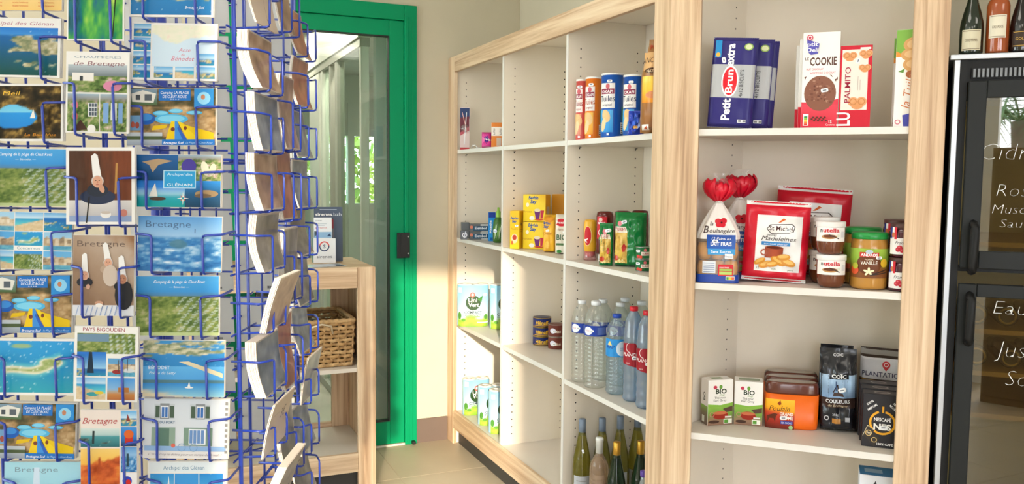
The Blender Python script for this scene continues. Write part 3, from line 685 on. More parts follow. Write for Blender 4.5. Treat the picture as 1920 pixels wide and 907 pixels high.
def palm(P, w, h):
    P.rect(.3, .3, w-.6, h-.6, 'cc2136'); P.rect(w*.06, h*.21, w*.82, h*.74, 'efe3da')
    def heart(cx, cy, s, rot=0):
        P.ell(cx-s*.42, cy+s*.1, s*.55, s*.5, 'e2a372'); P.ell(cx+s*.42, cy+s*.1, s*.55, s*.5, 'e2a372'); P.ell(cx, cy-s*.28, s*.62, s*.45, 'dd9a66')
        P.ring(cx-s*.42, cy+s*.1, s*.32, s*.10, 'c98550', 14); P.ring(cx+s*.42, cy+s*.1, s*.32, s*.10, 'c98550', 14)
    heart(w*.30, h*.87, 13); heart(w*.80, h*.89, 12); heart(w*.78, h*.72, 11); heart(w*.58, h*.30, 17)
    P.text('PALMITO', w*.34, h*.52, 9.5, 'a3253f', rot=90, b=.01, fit=66); P.line([(w*.58, h*.45), (w*.58, h*.62)], .8, 'b9a9a0'); P.line([(w*.65, h*.45), (w*.65, h*.58)], .8, 'b9a9a0')
    P.text('LU', w*.36, h*.10, 24, 'ffffff', rot=90, b=.03, fit=25); P.sticker(w*.56, h*.81, 10, 80, 6); P.rect(w*.62, h*.945, 18, 4, 'e8e2df')
carton('palmier_carton', 'red carton of heart-shaped palmier biscuits beside the cookie carton', 'biscuits', spot_t(1600.5, zz, .016, 2), -1, 55, 151, .05, 'c02034', palm)
def tuile(P, w, h):
    P.rect(.3, .3, w-.6, h-.6, 'f1efec'); P.rect(.3, h*.72, w-.6, h*.277, '7fb04c'); P.poly([(.3, h*.72), (w*.35, h*.72), (.3, h*.78)], 'e8963c')
    for cx, cy, rx, ry in ((.55, .84, .34, .08), (.5, .74, .36, .07), (.55, .64, .34, .075)): P.ell(w*cx, h*cy, w*rx, h*ry, 'd6a46a'); P.ell(w*cx, h*cy+1, w*rx*.7, h*ry*.6, 'e4be8b')
    P.ell(w*.45, h*.54, w*.14, h*.04, 'a9653f'); P.ell(w*.7, h*.52, w*.14, h*.04, 'b5714a'); P.poly([(w*.08, h*.57), (w*.28, h*.60), (w*.24, h*.555)], '5f8f3f')
    P.text('la Tuile', w*.52, h*.36, 15, 'd08257', rot=83, sh=.25, fit=62); P.poly([(w*.30, .5), (w*.26, h*.12), (w*.75, h*.16), (w*.8, .5)], '4a4fae'); P.text('ptit', w*.62, h*.075, 7, 'ffffff', rot=90, b=.03)
    P.ring(w*.13, h*.05, 4, 1.6, 'd06a80')
for i in range(2):
    carton('tuile_carton', ['green and white carton of almond tuile biscuits half hidden by the right stile', 'second almond tuile carton just behind the green and white one'][i], 'biscuits', spot_t(1706-i*4, zz, .026+i*.05, 2), 1, 58, 180-i*13, .045, 'e6e4e0', tuile, left=lambda P, w, h: (P.rect(.3, h*.72, w-.6, h*.277, '86b552'), P.rect(.3, h*.66, w-.6, h*.06, 'e8963c')), group='tuile cartons')

# ================================================================== right unit, second shelf
zz = Q2+.0006
def bread_bag(p, label, first, seed):
    w, h, d = 80, 185, .092
    o, k = thing('bread_bag', label, 'bread', p, 2 if first else 0, 'bags of milk bread rolls'); W, H = w*k, h*k; R = W/2
    # bag body: rounded block that gathers into a tied neck
    def prof(v):      # half width, half depth factors over the height
        if v < .58: return 1.0-.05*v
        q = (v-.58)/.42; return .971*(1-q**1.25)+.13*q
    def P3(a, v, off=0):
        f = min(1, prof(v)); ww = R*f+off; dd = d/2*min(1, f*1.05)+off
        ca, sa = math.cos(a), math.sin(a); e = .42 if v < .55 else .42+.58*min(1, (v-.55)/.35)
        x = ww*math.copysign(abs(sa)**e, sa); y = -dd*math.copysign(abs(ca)**e, ca)
        fold = .0035*math.sin(a*9+seed)*sm((v-.38)/.3)
        return (x*(1+fold/R), d/2+y*(1+fold/R), v*H*.82+.0006)
    n = 56; mb = MB(); rings = 26
    vs_ = [P3(2*math.pi*i/n, j/rings) for j in range(rings+1) for i in range(n)]
    fs_ = [(j*n+i, j*n+(i+1) % n, (j+1)*n+(i+1) % n, (j+1)*n+i) for j in range(rings) for i in range(n)]
    cut = 14*n
    MB().add(vs_[:15*n], [f for f in fs_ if max(f) < 15*n]).build('clear_film', clear('fbf8f4', .05, .12, 1.4, haze=.10, hcol='f4efe9'), o, True)
    MB().add(vs_[14*n:], [tuple(i-cut for i in f) for f in fs_ if min(f) >= cut]).build('white_film', mat('eeebe8', .3, var=.03), o, True)
    base = MB().add([P3(2*math.pi*i/n, j/60, .0005) for j in range(7) for i in range(n)], [(j*n+i, j*n+(i+1) % n, (j+1)*n+(i+1) % n, (j+1)*n+i) for j in range(6) for i in range(n)])
    base.build('blue_base_band', mat('1f45a5', .3), o, True)
    for j in range(2):
        for q in range(3):
            bm = MB().lathe([(.001, 0), (.016, .003), (.0225, .018), (.023, .04), (.019, .056), (.001, .06)], 14)
            bm.xf(Matrix.Translation(((q-1)*W*.30, .028, .012+j*.060)) @ Matrix.Scale(1.0, 4) @ Matrix.Rotation(0, 4, 'X')); bm.build('bread_roll', mat('d69a4c', .6, var=.2, scale=40), o, True)
    # tied ruffle on top: red film
    rng = random.Random(seed)
    for q in range(11):
        a0 = 2*math.pi*q/11; le = rng.uniform(.85, 1.1)
        mb = MB().grid(lambda u, v, a0=a0, le=le: (math.cos(a0+(u-.5)*.9)*(.007+.046*math.sin(v*2.3)*le), d/2+math.sin(a0+(u-.5)*.9)*(.007+.034*math.sin(v*2.3)*le), H*.815+v*H*.22*le+.004*math.sin(u*8+q)), 6, 6)
        mb.build('ruffle', mat('d5122f', .3, var=.15, scale=30), o, True, solid=.0006)
    MB().tube([(.011*math.cos(a), d/2+.011*math.sin(a), H*.815) for a in [2*math.pi*i/12 for i in range(12)]], .004, 6, True).build('tie', mat('e8e6e2', .4), o, True)
    mb = MB().grid(lambda u, v: (-.03+.06*u+.012*math.sin(v*5+seed), d/2-.004+.01*math.sin(u*6+v*3), H*.98+v*H*.13), 6, 6)
    mb.build('film_tail', clear('fbfbfb', .06, .1, 1.4, haze=.1), o, True)
    # prints laid on the front of the bag
    def fm(x, z, off):
        v = z/(H*.82); f = min(1, prof(v)); ww = R*f; u = max(-.999, min(.999, x/ww)); e = .42 if v < .55 else .42+.58*min(1, (v-.55)/.35)
        sa = abs(u)**(1/e); ca = math.sqrt(max(0, 1-sa*sa)); dd = d/2*min(1, f*1.05); fold = .0035*math.sin(math.copysign(math.asin(sa), u)*9+seed)*sm((v-.38)/.3)
        return (x, d/2-dd*ca**e*(1+fold/R)-off-.001, z)
    P = Pr()
    for dx, dy, r in ((0, 0, 7), (5, 3, 6), (-5, 2, 6), (3, -4, 5.5), (-4, -4, 5.5)): P.ell(44+dx, 113+dy, r, r*.9, 'cf1a2e', 14)
    P.ell(45, 113, 2, 1.8, '4a0d18', 8)
    P.text('la', 27, 107, 7.5, '3a1f22', sh=.3); P.text('B', 17, 93, 14, '3a1f22', sh=.25, sx=.9); P.text('oulangère', 46, 94, 8.2, '3a1f22', sh=.25, fit=46)
    P.grid(19, 64, 52, 26, 8, 4, lambda u, v: ramp(v, ((0, '2a5fb8'), (1, '1f4aa0')))); P.text('12 Pains au', 45, 81, 4.8, 'ffffff', sh=.2, fit=34); P.text('LAIT FRAIS', 45, 70, 7, 'ffffff', b=.03, fit=38)
    P.grid(21, 53, 50, 11, 8, 2, lambda u, v: np.tile(rgb('3f9ad8'), (len(u), 1))); P.text('Sans Sucres', 45, 56.5, 4.8, 'ffffff', b=.01, fit=36)
    P.rect(52, 46, 15, 9, 'e9ebef', 3, 2); P.text('France', 59.5, 48.5, 3, '33406a', fit=12); P.sticker(34, 78, 11)
    P.rect(12, 18, 24, 23, 'dfe3ea', 4, 3)
    for q in range(5): P.line([(14, 37-q*4), (34, 37-q*4)], 1, '6d7fa8')
    P.rect(41, 14, 27, 21, 'd3202e', 4, 3); P.rect(43, 16, 23, 6, 'b9d26f', 3, 1); P.rect(43, 23, 23, 4, '9fc45a', 3, 1); P.text('sucres', 52, 28, 3.6, 'ffffff', fit=18)
    P.rect(55, 6, 16, 7, 'f2f2f2', 2, 1)
    for q, c in enumerate(('3a9a55', '9cc24a', 'f0cf45', 'ee8d38', 'd8392f')): P.rect(56+q*2.8, 7, 2.7, 5, c)
    P.build('front_print', o, k, 40, fm, gap=.00015, m=print_mat(.3), sub=3.5); return o
bread_bag(l2(.163, .030, zz), 'bag of milk bread rolls with red tied top, at the front left', True, 1)
bread_bag(l2(.214, .165, zz), 'bag of milk bread rolls standing behind the front bread bag', False, 2)
def madel(P, w, h):
    P.rect(w*.17, h*.10, w*.76, h*.80, 'f0efee', 14, 14) if False else None
    P.grid(w*.18, h*.13, w*.70, h*.70, 14, 14, lambda u, v: np.tile(rgb('efeeed'), (len(u), 1)))
    P.grid(0, 0, w, h*.045, 12, 1, lambda u, v: np.tile(rgb('f2f0ef'), (len(u), 1))); P.grid(0, h*.95, w, h*.05, 12, 1, lambda u, v: np.tile(rgb('f2f0ef'), (len(u), 1)))
    hx = [(w*.33, h*.66), (w*.38, h*.715), (w*.72, h*.735), (w*.77, h*.70), (w*.75, h*.635), (w*.68, h*.615), (w*.40, h*.60)]
    P.poly(hx, '3b2a26'); P.poly([(w*.55+(a-w*.55)*.94, h*.665+(b-h*.665)*.88) for a, b in hx], 'f6f4f2'); P.text('St Michel', w*.55, h*.645, 8.5, '4a2320', b=.01, fit=w*.36)
    P.poly([(w*.5, h*.74), (w*.58, h*.80), (w*.62, h*.785), (w*.54, h*.745)], 'd8672e')
    P.text('petites', w*.42, h*.575, 4.6, '3a2a28', sh=.3); P.text('Madeleines', w*.53, h*.515, 8.5, '3a2a28', sh=.3, fit=w*.52); P.grid(w*.27, h*.455, w*.44, h*.045, 8, 1, lambda u, v: np.tile(rgb('3d86c6'), (len(u), 1))); P.text('aux oeufs plein air', w*.49, h*.465, 3, 'ffffff', fit=w*.36)
    P.grid(w*.33, h*.30, w*.28, h*.13, 5, 3, lambda u, v: ramp(u, ((0, '8f3f24'), (.5, 'b9573a'), (1, '93402a')))); P.ell(w*.47, h*.43, w*.14, h*.022, '9b4a2e', 16); P.ell(w*.47, h*.43, w*.12, h*.016, '5d2415', 16); P.ring(w*.315, h*.365, 5, 2.4, 'a34c30', 14)
    for cx, cy, rx, ry, ro in ((.26, .25, .10, .035, .5), (.36, .215, .12, .04, .35), (.55, .265, .13, .05, -.4), (.70, .25, .12, .045, -.3), (.62, .315, .11, .04, .1), (.45, .22, .10, .035, .2)):
        P.ell(w*cx, h*cy, w*rx, h*ry, 'd48f34', 16, ro); P.ell(w*cx, h*cy+1.5, w*rx*.75, h*ry*.55, 'e8b560', 14, ro)
    P.text('12', w*.24, h*.155, 4, '3a3a2a'); P.text('oeufs', w*.48, h*.155, 3, '55713a'); P.text('palme', w*.74, h*.15, 3, '55713a'); P.sticker(w*.66, h*.66, 9, 10)
bag('madeleine_bag', 'red and white bag of madeleines in front, left of the chocolate spread', 'cakes', spot_t(1450, zz, .090, 2), 4, 116, 150, .050, 'd0152e', madel, 'madeleine bags', top=.10, bot=.08, wr=.0035, seed=5, rough=.28, ry=2.5, sealm=('efecea', 6, 2), pw=4)
bag('madeleine_bag', 'red and white bag of madeleines behind the first, against the back panel', 'cakes', spot_t(1511, zz, .290, 2), -3, 132, 165, .06, 'd0152e', madel, 'madeleine bags', top=.10, bot=.08, wr=.0035, seed=9, rough=.28, ry=3.5, sealm=('efecea', 6, 2), pw=4)
choc = mat('6b3a22', .18, var=.03, coat=.5); white_lid = mat('ebe9e7', .35)
def nlab(P, w, h):
    P.rect(0, 0, w, h, 'f3f1ee', 16, 2); P.text('n', w*.5-19, h*.66, 7.5, '1b1a1c', 'l', b=.035); P.text('utella', w*.5-13.2, h*.66, 7.5, 'c8202e', 'l', b=.035, fit=29)
    P.ell(w*.5-2, h*.34, 14, 4.2, 'b98a56', 18); P.ell(w*.5-2, h*.38, 11, 2.8, '6b3a22', 16); P.line([(w*.5-3, h*.5), (w*.5+15, h*.2)], 1.6, '3b2b25'); P.ell(w*.5+13, h*.42, 3, 3, 'dfe3d2', 8); P.rect(w*.5+19, h*.3, 7, 11, 'd9d9dc', 2, 1)
def nutella(px, py, z, label, s=1.0, yaw=0):
    p = spot(px, py, z) if z is None or True else None
    pr = [(10, 0), (18, .4), (22, 4), (24.5, 12), (25.8, 24), (26, 52), (25.4, 53)]
    o, k, R = jar('spread_jar', label, 'jar', p, yaw, pr, choc, ([(26.2, 51), (26.5, 52), (26.5, 60), (25.8, 61.2), (10, 61.3)], white_lid), 'jars of chocolate spread')
    lab(o, k, 26.05*k, 60, nlab, 25, 26); return o, k
o, k = nutella(1557, 537.5, zz, 'lower jar of the front stack of chocolate spread'); zn = zz+61.6*k
p0 = o.location.copy()
def stack_on(p, dz, dx=0, dy=0): return Vector((p.x+dx, p.y+dy, p.z+dz))
def nutella_at(p, label):
    pr = [(10, 0), (18, .4), (22, 4), (24.5, 12), (25.8, 24), (26, 52), (25.4, 53)]
    o, k, R = jar('spread_jar', label, 'jar', p, 0, pr, choc, ([(26.2, 51), (26.5, 52), (26.5, 60), (25.8, 61.2), (10, 61.3)], white_lid), 'jars of chocolate spread')
    lab(o, k, 26.05*k, 60, nlab, 25, 26); return o, k
nutella_at(stack_on(p0, 61.6*k, -.005, .002), 'upper jar of the front stack of chocolate spread')
pb = p0+Vector((N2[0]*.112-D2[0]*.022, N2[1]*.112-D2[1]*.022, 0))
ob, kb = nutella_at(pb, 'lower jar of the rear stack of chocolate spread'); nutella_at(stack_on(pb, 61.6*kb), 'upper jar of the rear stack of chocolate spread')
comp = mat('b9853a', .22, var=.06, coat=.4)
def complab(P, w, h):
    P.grid(0, 0, w, h, 20, 8, lambda u, v: ramp(v+.08*np.sin(u*9), ((0, '7d4a22'), (.35, '8f5427'), (.6, '8cae3a'), (1, '9fc24a'))))
    P.ell(w*.5, h*.47, 22, 19, '6b3a1e', 24); P.rect(w*.5-17, h*.72, 34, 8.5, 'c9302c', 6, 1); P.text('ANDROS', w*.5, h*.745, 5, 'ffffff', b=.03, fit=29)
    P.text('POMME', w*.5, h*.60, 3.2, 'f0e4c8', fit=14); P.text('VANILLE', w*.5, h*.46, 6.5, 'f6f0e4', b=.02, fit=29)
    for q in range(5): a = q*1.256+.3; P.ell(w*.5+5*math.cos(a), h*.22+4*math.sin(a), 4.6, 2, 'f4ecc4', 10, a)
    P.ell(w*.5-25, h*.26, 8, 8, 'd8552c', 14); P.ell(w*.5-24, h*.40, 6, 6, 'b7b83a', 12); P.line([(w*.5+6, h*.14), (w*.5+32, h*.30)], 2, '3b2a22'); P.line([(w*.5+2, h*.10), (w*.5+32, h*.20)], 2, '3b2a22'); P.ell(w*.5+26, h*.52, 7, 8, 'dcb52e', 12)
    P.sticker(w*.5+16, h*.70, 10, 5); P.ell(w*.5, h*.90, 6, 4, 'b7c8d4', 12)
gl = mat('1f8f3f', .3)
def compote(p, label):
    o, k, R = jar('compote_jar', label, 'jar', p, 0, [(24, 0), (31, 1), (33, 6), (33.3, 30), (33.3, 72), (32.2, 84), (30, 92), (30, 96)], comp, ([(31.6, 93), (32.2, 94), (32.2, 103), (30, 105), (12, 105.3)], gl), 'compote jars')
    lab(o, k, 33.4*k, 90, complab, 22, 54); return o, k
pc = l2(.614, .095, zz); compote(pc, 'jar of apple vanilla compote with a green lid, in front'); compote(l2(.600, .225, zz), 'green-lidded compote jar standing behind the front one')
jam = mat('4a1126', .15, var=.05, coat=.5)
def jamlab(P, w, h):
    P.rect(0, 0, w, h, 'eeeceb', 12, 2); P.text('Framboise', w*.5+3, h*.62, 6, '2a2024', sh=.3, fit=33); P.poly([(w*.5+10, h*.5), (w*.5+20, h*.75), (w*.5+16, h*.45)], '4f8f4a')
    for a, b in ((-8, .30), (-1, .26), (4, .36), (-5, .42)): P.ell(w*.5+a, h*b, 4.5, 4.5, 'c62f3f', 12); P.ell(w*.5+a-1, h*b+1, 1.6, 1.6, 'e07480', 6)
def band(P, w, h): P.rect(0, 0, w/3, h, '2a3a8c', 2, 2); P.rect(w/3, 0, w/3, h, 'f4f4f4', 2, 2); P.rect(2*w/3, 0, w/3, h, 'cf2232', 2, 2); P.ell(w*.5, h*.35, 3.4, 5, 'c9764a', 10)
def jamjar(p, label):
    o, k, R = jar('jam_jar', label, 'jar', p, 0, [(17, 0), (22, .6), (23.5, 5), (24, 22), (24, 46), (22, 52), (21, 53)], jam, ([(22.5, 53.2), (22.8, 54), (22.8, 62), (21.5, 62.8), (6, 63)], mat('4f2f2c', .4)), 'raspberry jam jars', n=12)
    lab(o, k, 24*k, 52, jamlab, 6, 30); lab(o, k, 24*k, 14, band, 34, 22, 'ribbon', rot=-18); return o, k
pj = l2(.705, .070, zz)
o, k = jamjar(pj, 'lower raspberry jam jar at the front, by the right stile'); jamjar(stack_on(pj, 63.5*k), 'upper raspberry jam jar at the front, by the right stile')
pj2 = l2(.694, .160, zz); o, k = jamjar(pj2, 'lower raspberry jam jar of the stack behind'); jamjar(stack_on(pj2, 63.5*k), 'upper raspberry jam jar of the stack behind')

# ================================================================== right unit, third shelf
zz = Q3+.0006
def tea(P, w, h):
    P.rect(.2, .2, w-.4, h-.4, 'f4f3f0'); P.grid(.2, .2, w-.4, h*.40, 12, 8, lambda u, v: ramp(v*.8+.3*fbm(u, v, 5, 3), ((0, '8a6a58'), (.35, '9a7a62'), (.6, '6f9a3f'), (1, '8fbf4f'))))
    P.poly([(.2, h*.40), (w-.2, h*.40), (w-.2, h*.50), (w*.6, h*.46), (.2, h*.49)], '86b848'); P.line([(.2, h*.485), (w*.5, h*.455), (w-.2, h*.505)], 1.8, 'f4f3f0')
    P.text('BIO', w*.52, h*.70, 8.6, '2c3a2c', b=.045, fit=20); P.ell(w*.28, h*.84, 3.4, 3.4, 'c83a55', 12); P.ell(w*.5, h*.845, 3, 4, '6fa544', 10); P.text('village', w*.55, h*.655, 3, '7aa35a')
    P.text('Thé noir', w*.48, h*.585, 4.2, '3a3a38', fit=20); P.text('Earl Grey', w*.48, h*.525, 4.2, '3a3a38', fit=23)
    P.ell(w*.50, h*.22, 14, 8, '9b2a1a', 18); P.ell(w*.50, h*.27, 13, 3.2, 'c9714a', 16); P.ring(w*.17, h*.24, 4, 1.4, 'b98a70', 12); P.ell(w*.25, h*.08, 10, 3, '4a3328', 12)
    P.poly([(w*.6, h*.36), (w*.98, h*.42), (w*.98, h*.30), (w*.74, h*.28)], '5a4136'); P.rect(w*.64, h*.03, 15, 9, 'eef2e6'); P.rect(w*.67, h*.045, 7, 6, '5f9f3f'); P.rect(w*.69, h*.16, 12, 3, 'efe9e2')
def teaside(P, w, h): P.rect(.2, .2, w-.4, h-.4, 'f0eeea'); P.grid(.2, .2, w-.4, h*.42, 6, 6, lambda u, v: ramp(v, ((0, '6f5a4a'), (.6, '7a6a50'), (1, '86b848')))); P.text('BIO', w*.6, h*.62, 7, '2c3a2c', rot=90, b=.03); P.rect(w*.2, h*.05, w*.35, 12, 'dfe3d6')
carton('tea_carton', 'Earl Grey tea carton turned with its narrow side showing', 'tea', spot(1349.5, 796.5, zz), 28, 45, 86, .050, 'eceae6', tea, left=teaside, top=lambda P, w, h: (P.rect(.3, .3, w-.6, h-.6, 'e9e7e2'), P.rect(w*.2, h*.3, w*.5, h*.45, '9aa88c')), group='tea cartons')
carton('tea_carton', 'Earl Grey tea carton facing straight out beside the turned one', 'tea', spot(1402, 797, zz), 2, 51, 83, .065, 'eceae6', tea, top=lambda P, w, h: (P.rect(.3, .3, w-.6, h-.6, 'e9e7e2'), P.rect(w*.15, h*.25, w*.75, h*.5, '8f9c84')), group='tea cartons')
def cocoa_tub(p, label, front):
    o, k = thing('cocoa_tub', label, 'cocoa', p, 6, 'cocoa powder tubs'); W, H, d = 97*k, 66*k, .055
    def sec(w_, d_, n=32):
        return [(w_/2*math.copysign(abs(math.cos(a))**.55, math.cos(a)), d/2+d_/2*math.copysign(abs(math.sin(a))**.55, math.sin(a))) for a in [2*math.pi*i/n for i in range(n)]]
    def loft(levels):
        mb = MB(); n = 32; V = []
        for w_, d_, z in levels: V += [(x, y, z) for x, y in sec(w_, d_, n)]
        m = len(levels)
        return mb.add(V, [(j*n+i, j*n+(i+1) % n, (j+1)*n+(i+1) % n, (j+1)*n+i) for j in range(m-1) for i in range(n)]+[tuple(range(n))[::-1], tuple(range((m-1)*n, m*n))])
    loft([(W*.90, d*.88, .0005), (W*.96, d*.97, .004), (W*.98, d, .02), (W, d, H)]).build('tub', mat('ee6a12', .35), o, True, bevel=0)
    ld = loft([(W*.97, d*.97, H), (W*.99, d*.99, H+.006), (W*.98, d*.97, H+17*k), (W*.93, d*.90, H+22*k), (W*.90, d*.84, H+22.5*k)]); ld.build('lid', mat('5a2a1c', .2, coat=.4), o, True)
    MB().add([(x*.86, d/2+(y-d/2)*.80, H+22.6*k) for x, y in sec(W, d)], [tuple(range(32))]).build('lid_top', mat('a59a92', .2), o)
    if front:
        P = Pr(); fy = lambda x, z, off: (x, d/2-d/2*(1-min(.999, abs(2*x/W))**(2/.55))**(.55/2)-off-.0006, z)
        w, h = 52, 56
        P.grid(0, 0, w, h, 12, 12, lambda u, v: ramp(v*.9+.1*u, ((0, '5a2416'), (.25, '9c2a1c'), (.5, 'c9432a'), (.62, 'f0a81e'), (1, 'f6c238'))))
        P.text('Poulain', w*.48, h*.60, 10, '33190f', sh=.28, fit=36); P.poly([(w*.40, h*.86), (w*.5, h*.97), (w*.54, h*.84), (w*.47, h*.80)], '8f3a1a')
        P.poly([(w*.06, h*.42), (w*.3, h*.52), (w*.42, h*.50), (w*.36, h*.40), (w*.33, h*.22), (w*.28, h*.34), (w*.14, h*.34), (w*.08, h*.20)], '5c2a14')
        P.text('GRAND', w*.72, h*.46, 6, 'f6f1e8', b=.03, fit=24); P.text('ARÔME', w*.72, h*.33, 6, 'f6f1e8', b=.03, fit=24); P.rect(w*.52, h*.17, 22, 6, '2a3f9a'); P.text('32% CACAO', w*.73, h*.19, 3.2, 'ffffff', fit=19)
        P.ell(w*.88, h*.07, 4, 4, '9fc88a', 12); P.sticker(w*.62, h*.38, 13, 4)
        P.build('front_label', o, k, 47.5, fy, gap=.00022, sub=4)
    return o, k
pq = spot(1484, 805, zz)
for i in range(3):
    cocoa_tub(pq+Vector((N2[0]*.060*i-D2[0]*.004*i, N2[1]*.060*i-D2[1]*.004*i, 0)), ['frontmost orange cocoa powder tub with brown lid and label', 'middle orange cocoa tub of the row of three', 'rearmost orange cocoa tub of the row of three'][i], i == 0)
def coffee(P, w, h):
    P.grid(.5, h*.42, w-1, h*.28, 10, 8, lambda u, v: ramp(v, ((0, '7f9fc4'), (1, 'a9c4de')))); P.grid(.5, h*.30, w-1, h*.12, 10, 4, lambda u, v: np.tile(rgb('3a2c28'), (len(u), 1)))
    P.text('COÏC', w*.52, h*.655, 7, 'f4f4f4', b=.05, fit=26); P.rect(w*.26, h*.645, w*.52, 10, '1f2126', 4, 1); P.text('COÏC', w*.52, h*.66, 6.6, 'f4f4f4', b=.05, fit=26)
    P.line([(w*.36, h*.48), (w*.48, h*.58), (w*.50, h*.48)], 2, '3a2f33'); P.poly([(w*.35, h*.44), (w*.65, h*.44), (w*.62, h*.48), (w*.38, h*.48)], '4a3a36'); P.line([(w*.44, h*.5), (w*.44, h*.62)], 1.6, '2f4a7a')
    P.text('COULEURS', w*.48, h*.36, 6.4, 'eef0f2', b=.02, fit=42); P.text('de Bretagne', w*.48, h*.315, 4.6, 'd8c7a8', sh=.25, fit=34); P.ell(w*.18, h*.17, 4.5, 5, 'c9c9cc', 12); P.ell(w*.18, h*.17, 3, 3.4, '1f2126', 10)
    P.rect(w*.33, h*.11, 15, 9, 'b57f3a', 3, 2); P.rect(w*.68, h*.14, 8, 8, 'b9bcc4', 2, 2); P.text('COÏC', w*.5, h*.91, 5, 'd5d8dc', b=.03); P.sticker(w*.60, h*.52, 14, 20)
    P.text('250g', w*.42, h*.205, 4, 'd9dce2')
bag('coffee_bag', 'black and blue bag of ground coffee, the front one', 'coffee', l2(.548, .180, zz), 2, 65, 156, .066, '202228', coffee, 'black coffee bags', top=.30, bot=.05, wr=.0045, seed=3, rough=.18, ry=-2, pw=5)
bag('coffee_bag', 'black and blue bag of ground coffee right behind the front one', 'coffee', l2(.535, .295, zz), 6, 58, 146, .05, '202228', coffee, 'black coffee bags', top=.30, bot=.05, wr=.0045, seed=8, rough=.18, ry=1, pw=5)
def plant(P, w, h):
    P.grid(.5, h*.62, w-1, h*.27, 8, 6, lambda u, v: np.tile(rgb('dfe0e8'), (len(u), 1))); P.grid(.5, h*.92, w-1, h*.07, 8, 2, lambda u, v: np.tile(rgb('9c9a98'), (len(u), 1)))
    P.ell(w*.56, h*.81, 7, 7, 'cf3a44', 16); P.poly([(w*.48, h*.79), (w*.64, h*.79), (w*.56, h*.73)], 'cf3a44'); P.ring(w*.56, h*.81, 3.4, 1.2, 'f4e9e9', 14)
    P.text('PLANTATION', 5, h*.655, 9, '2d2a55', 'l', b=.01, fit=72); P.line([(2, h*.61), (w*.5, h*.595), (w-3, h*.57)], 2.2, 'b48a4a'); P.text('Filtre', w*.36, h*.52, 6, 'f0eeea', 'c', b=.01)
bag('coffee_bag', 'white and brown bag of filter coffee leaning by the right stile', 'coffee', l2(.682, .285, zz), -2, 82, 150, .06, '3d302b', plant, None, top=.14, bot=.05, wr=.002, seed=12, rough=.35, pw=6)
def nes(P, w, h):
    P.rect(.3, .3, w-.6, h-.6, '2b2a2e'); P.ring(w*.52, h*.47, 21, 4, 'e6a72c', 30, 1.9, 1.9+5.75); P.rect(w*.50, h*.66, 3.4, 12, 'e6a72c'); P.text('NESCAFÉ', w*.52, h*.50, 6.2, 'f6f6f6', b=.04, fit=29)
    P.text('NES', w*.52, h*.34, 11, 'f0efe9', b=.05, fit=30); P.text('SANS', w*.20, h*.82, 4, 'f0f0f0', rot=38, b=.03); P.text('AMERTUME', w*.26, h*.735, 4, 'f0f0f0', rot=38, b=.03, fit=20); P.text('FINE', w*.83, h*.80, 4, 'f0f0f0', rot=-42, b=.03); P.text('MOUSSE', w*.77, h*.745, 4, 'f0f0f0', rot=-42, b=.03, fit=17)
    P.poly([(w*.02, h*.20), (w*.14, h*.40), (w*.32, h*.32), (w*.20, h*.12)], '3a332c'); P.poly([(w*.20, h*.10), (w*.30, h*.26), (w*.46, h*.18), (w*.32, h*.01)], '3a332c'); P.ring(w*.17, h*.26, 5, 1.4, 'd8b878', 14); P.ring(w*.32, h*.14, 4.4, 1.3, 'd8b878', 14); P.text('NES', w*.17, h*.245, 3.6, 'e8dcc0', rot=-25, b=.03)
    P.line([(w*.02, h*.20), (w*.14, h*.40), (w*.32, h*.32)], .9, 'd8cba8'); P.text('100% CAFÉ', w*.60, h*.05, 4.2, 'f0f0f0', b=.03, fit=28); P.rect(w*.86, h*.035, 7, 7, 'b7bf8a'); P.sticker(w*.55, h*.38, 14, 6)
for i in range(3):
    carton('coffee_carton', ['black instant coffee carton with a gold ring, in front', 'black instant coffee carton in the middle of three', 'black instant coffee carton at the back of three'][i], 'coffee', spot(1651, 839, zz)+Vector((N2[0]*.055*i-D2[0]*.002*i, N2[1]*.055*i-D2[1]*.002*i, 0)), 4, 66, 101, .052, '2b2a2e', nes if i == 0 else None, left=lambda P, w, h: (P.rect(.3, .3, w-.6, h-.6, '3b2422'), P.text('NESCAFÉ', w*.6, h*.45, 6, 'a8422e', rot=90)), top=lambda P, w, h: (P.rect(.3, .3, w-.6, h-.6, '4a474a'), P.ell(w*.5, h*.5, w*.22, h*.28, 'a39d96'), P.ell(w*.5, h*.5, w*.17, h*.2, '5a5558')), group='instant coffee cartons')
zb = BT-.0034
def filt(P, w, h): P.rect(.3, .3, w-.6, h-.6, 'e9ecf2'); P.poly([(w*.12, h*.80), (w*.45, h*.96), (w*.55, h*.84), (w*.85, h*.62), (w*.6, h*.60)], '2a2a30'); P.rect(.3, h*.1, w-.6, h*.2, '2f7fc2')
pp = hit_plane(1646, 895, C0+N2*.10, N2); carton('filter_carton', 'white carton with a blue top at the bottom right of the unit', 'carton', Vector((pp[0], pp[1], zb+.0006)), 4, 62, (pp[2]-zb)/kpx(pp), .09, 'e4e8ee', filt, top=lambda P, w, h: (P.rect(.3, .3, w-.6, h-.6, '2f86c4'), P.rect(w*.15, h*.3, w*.5, h*.4, '9fc6e4')))
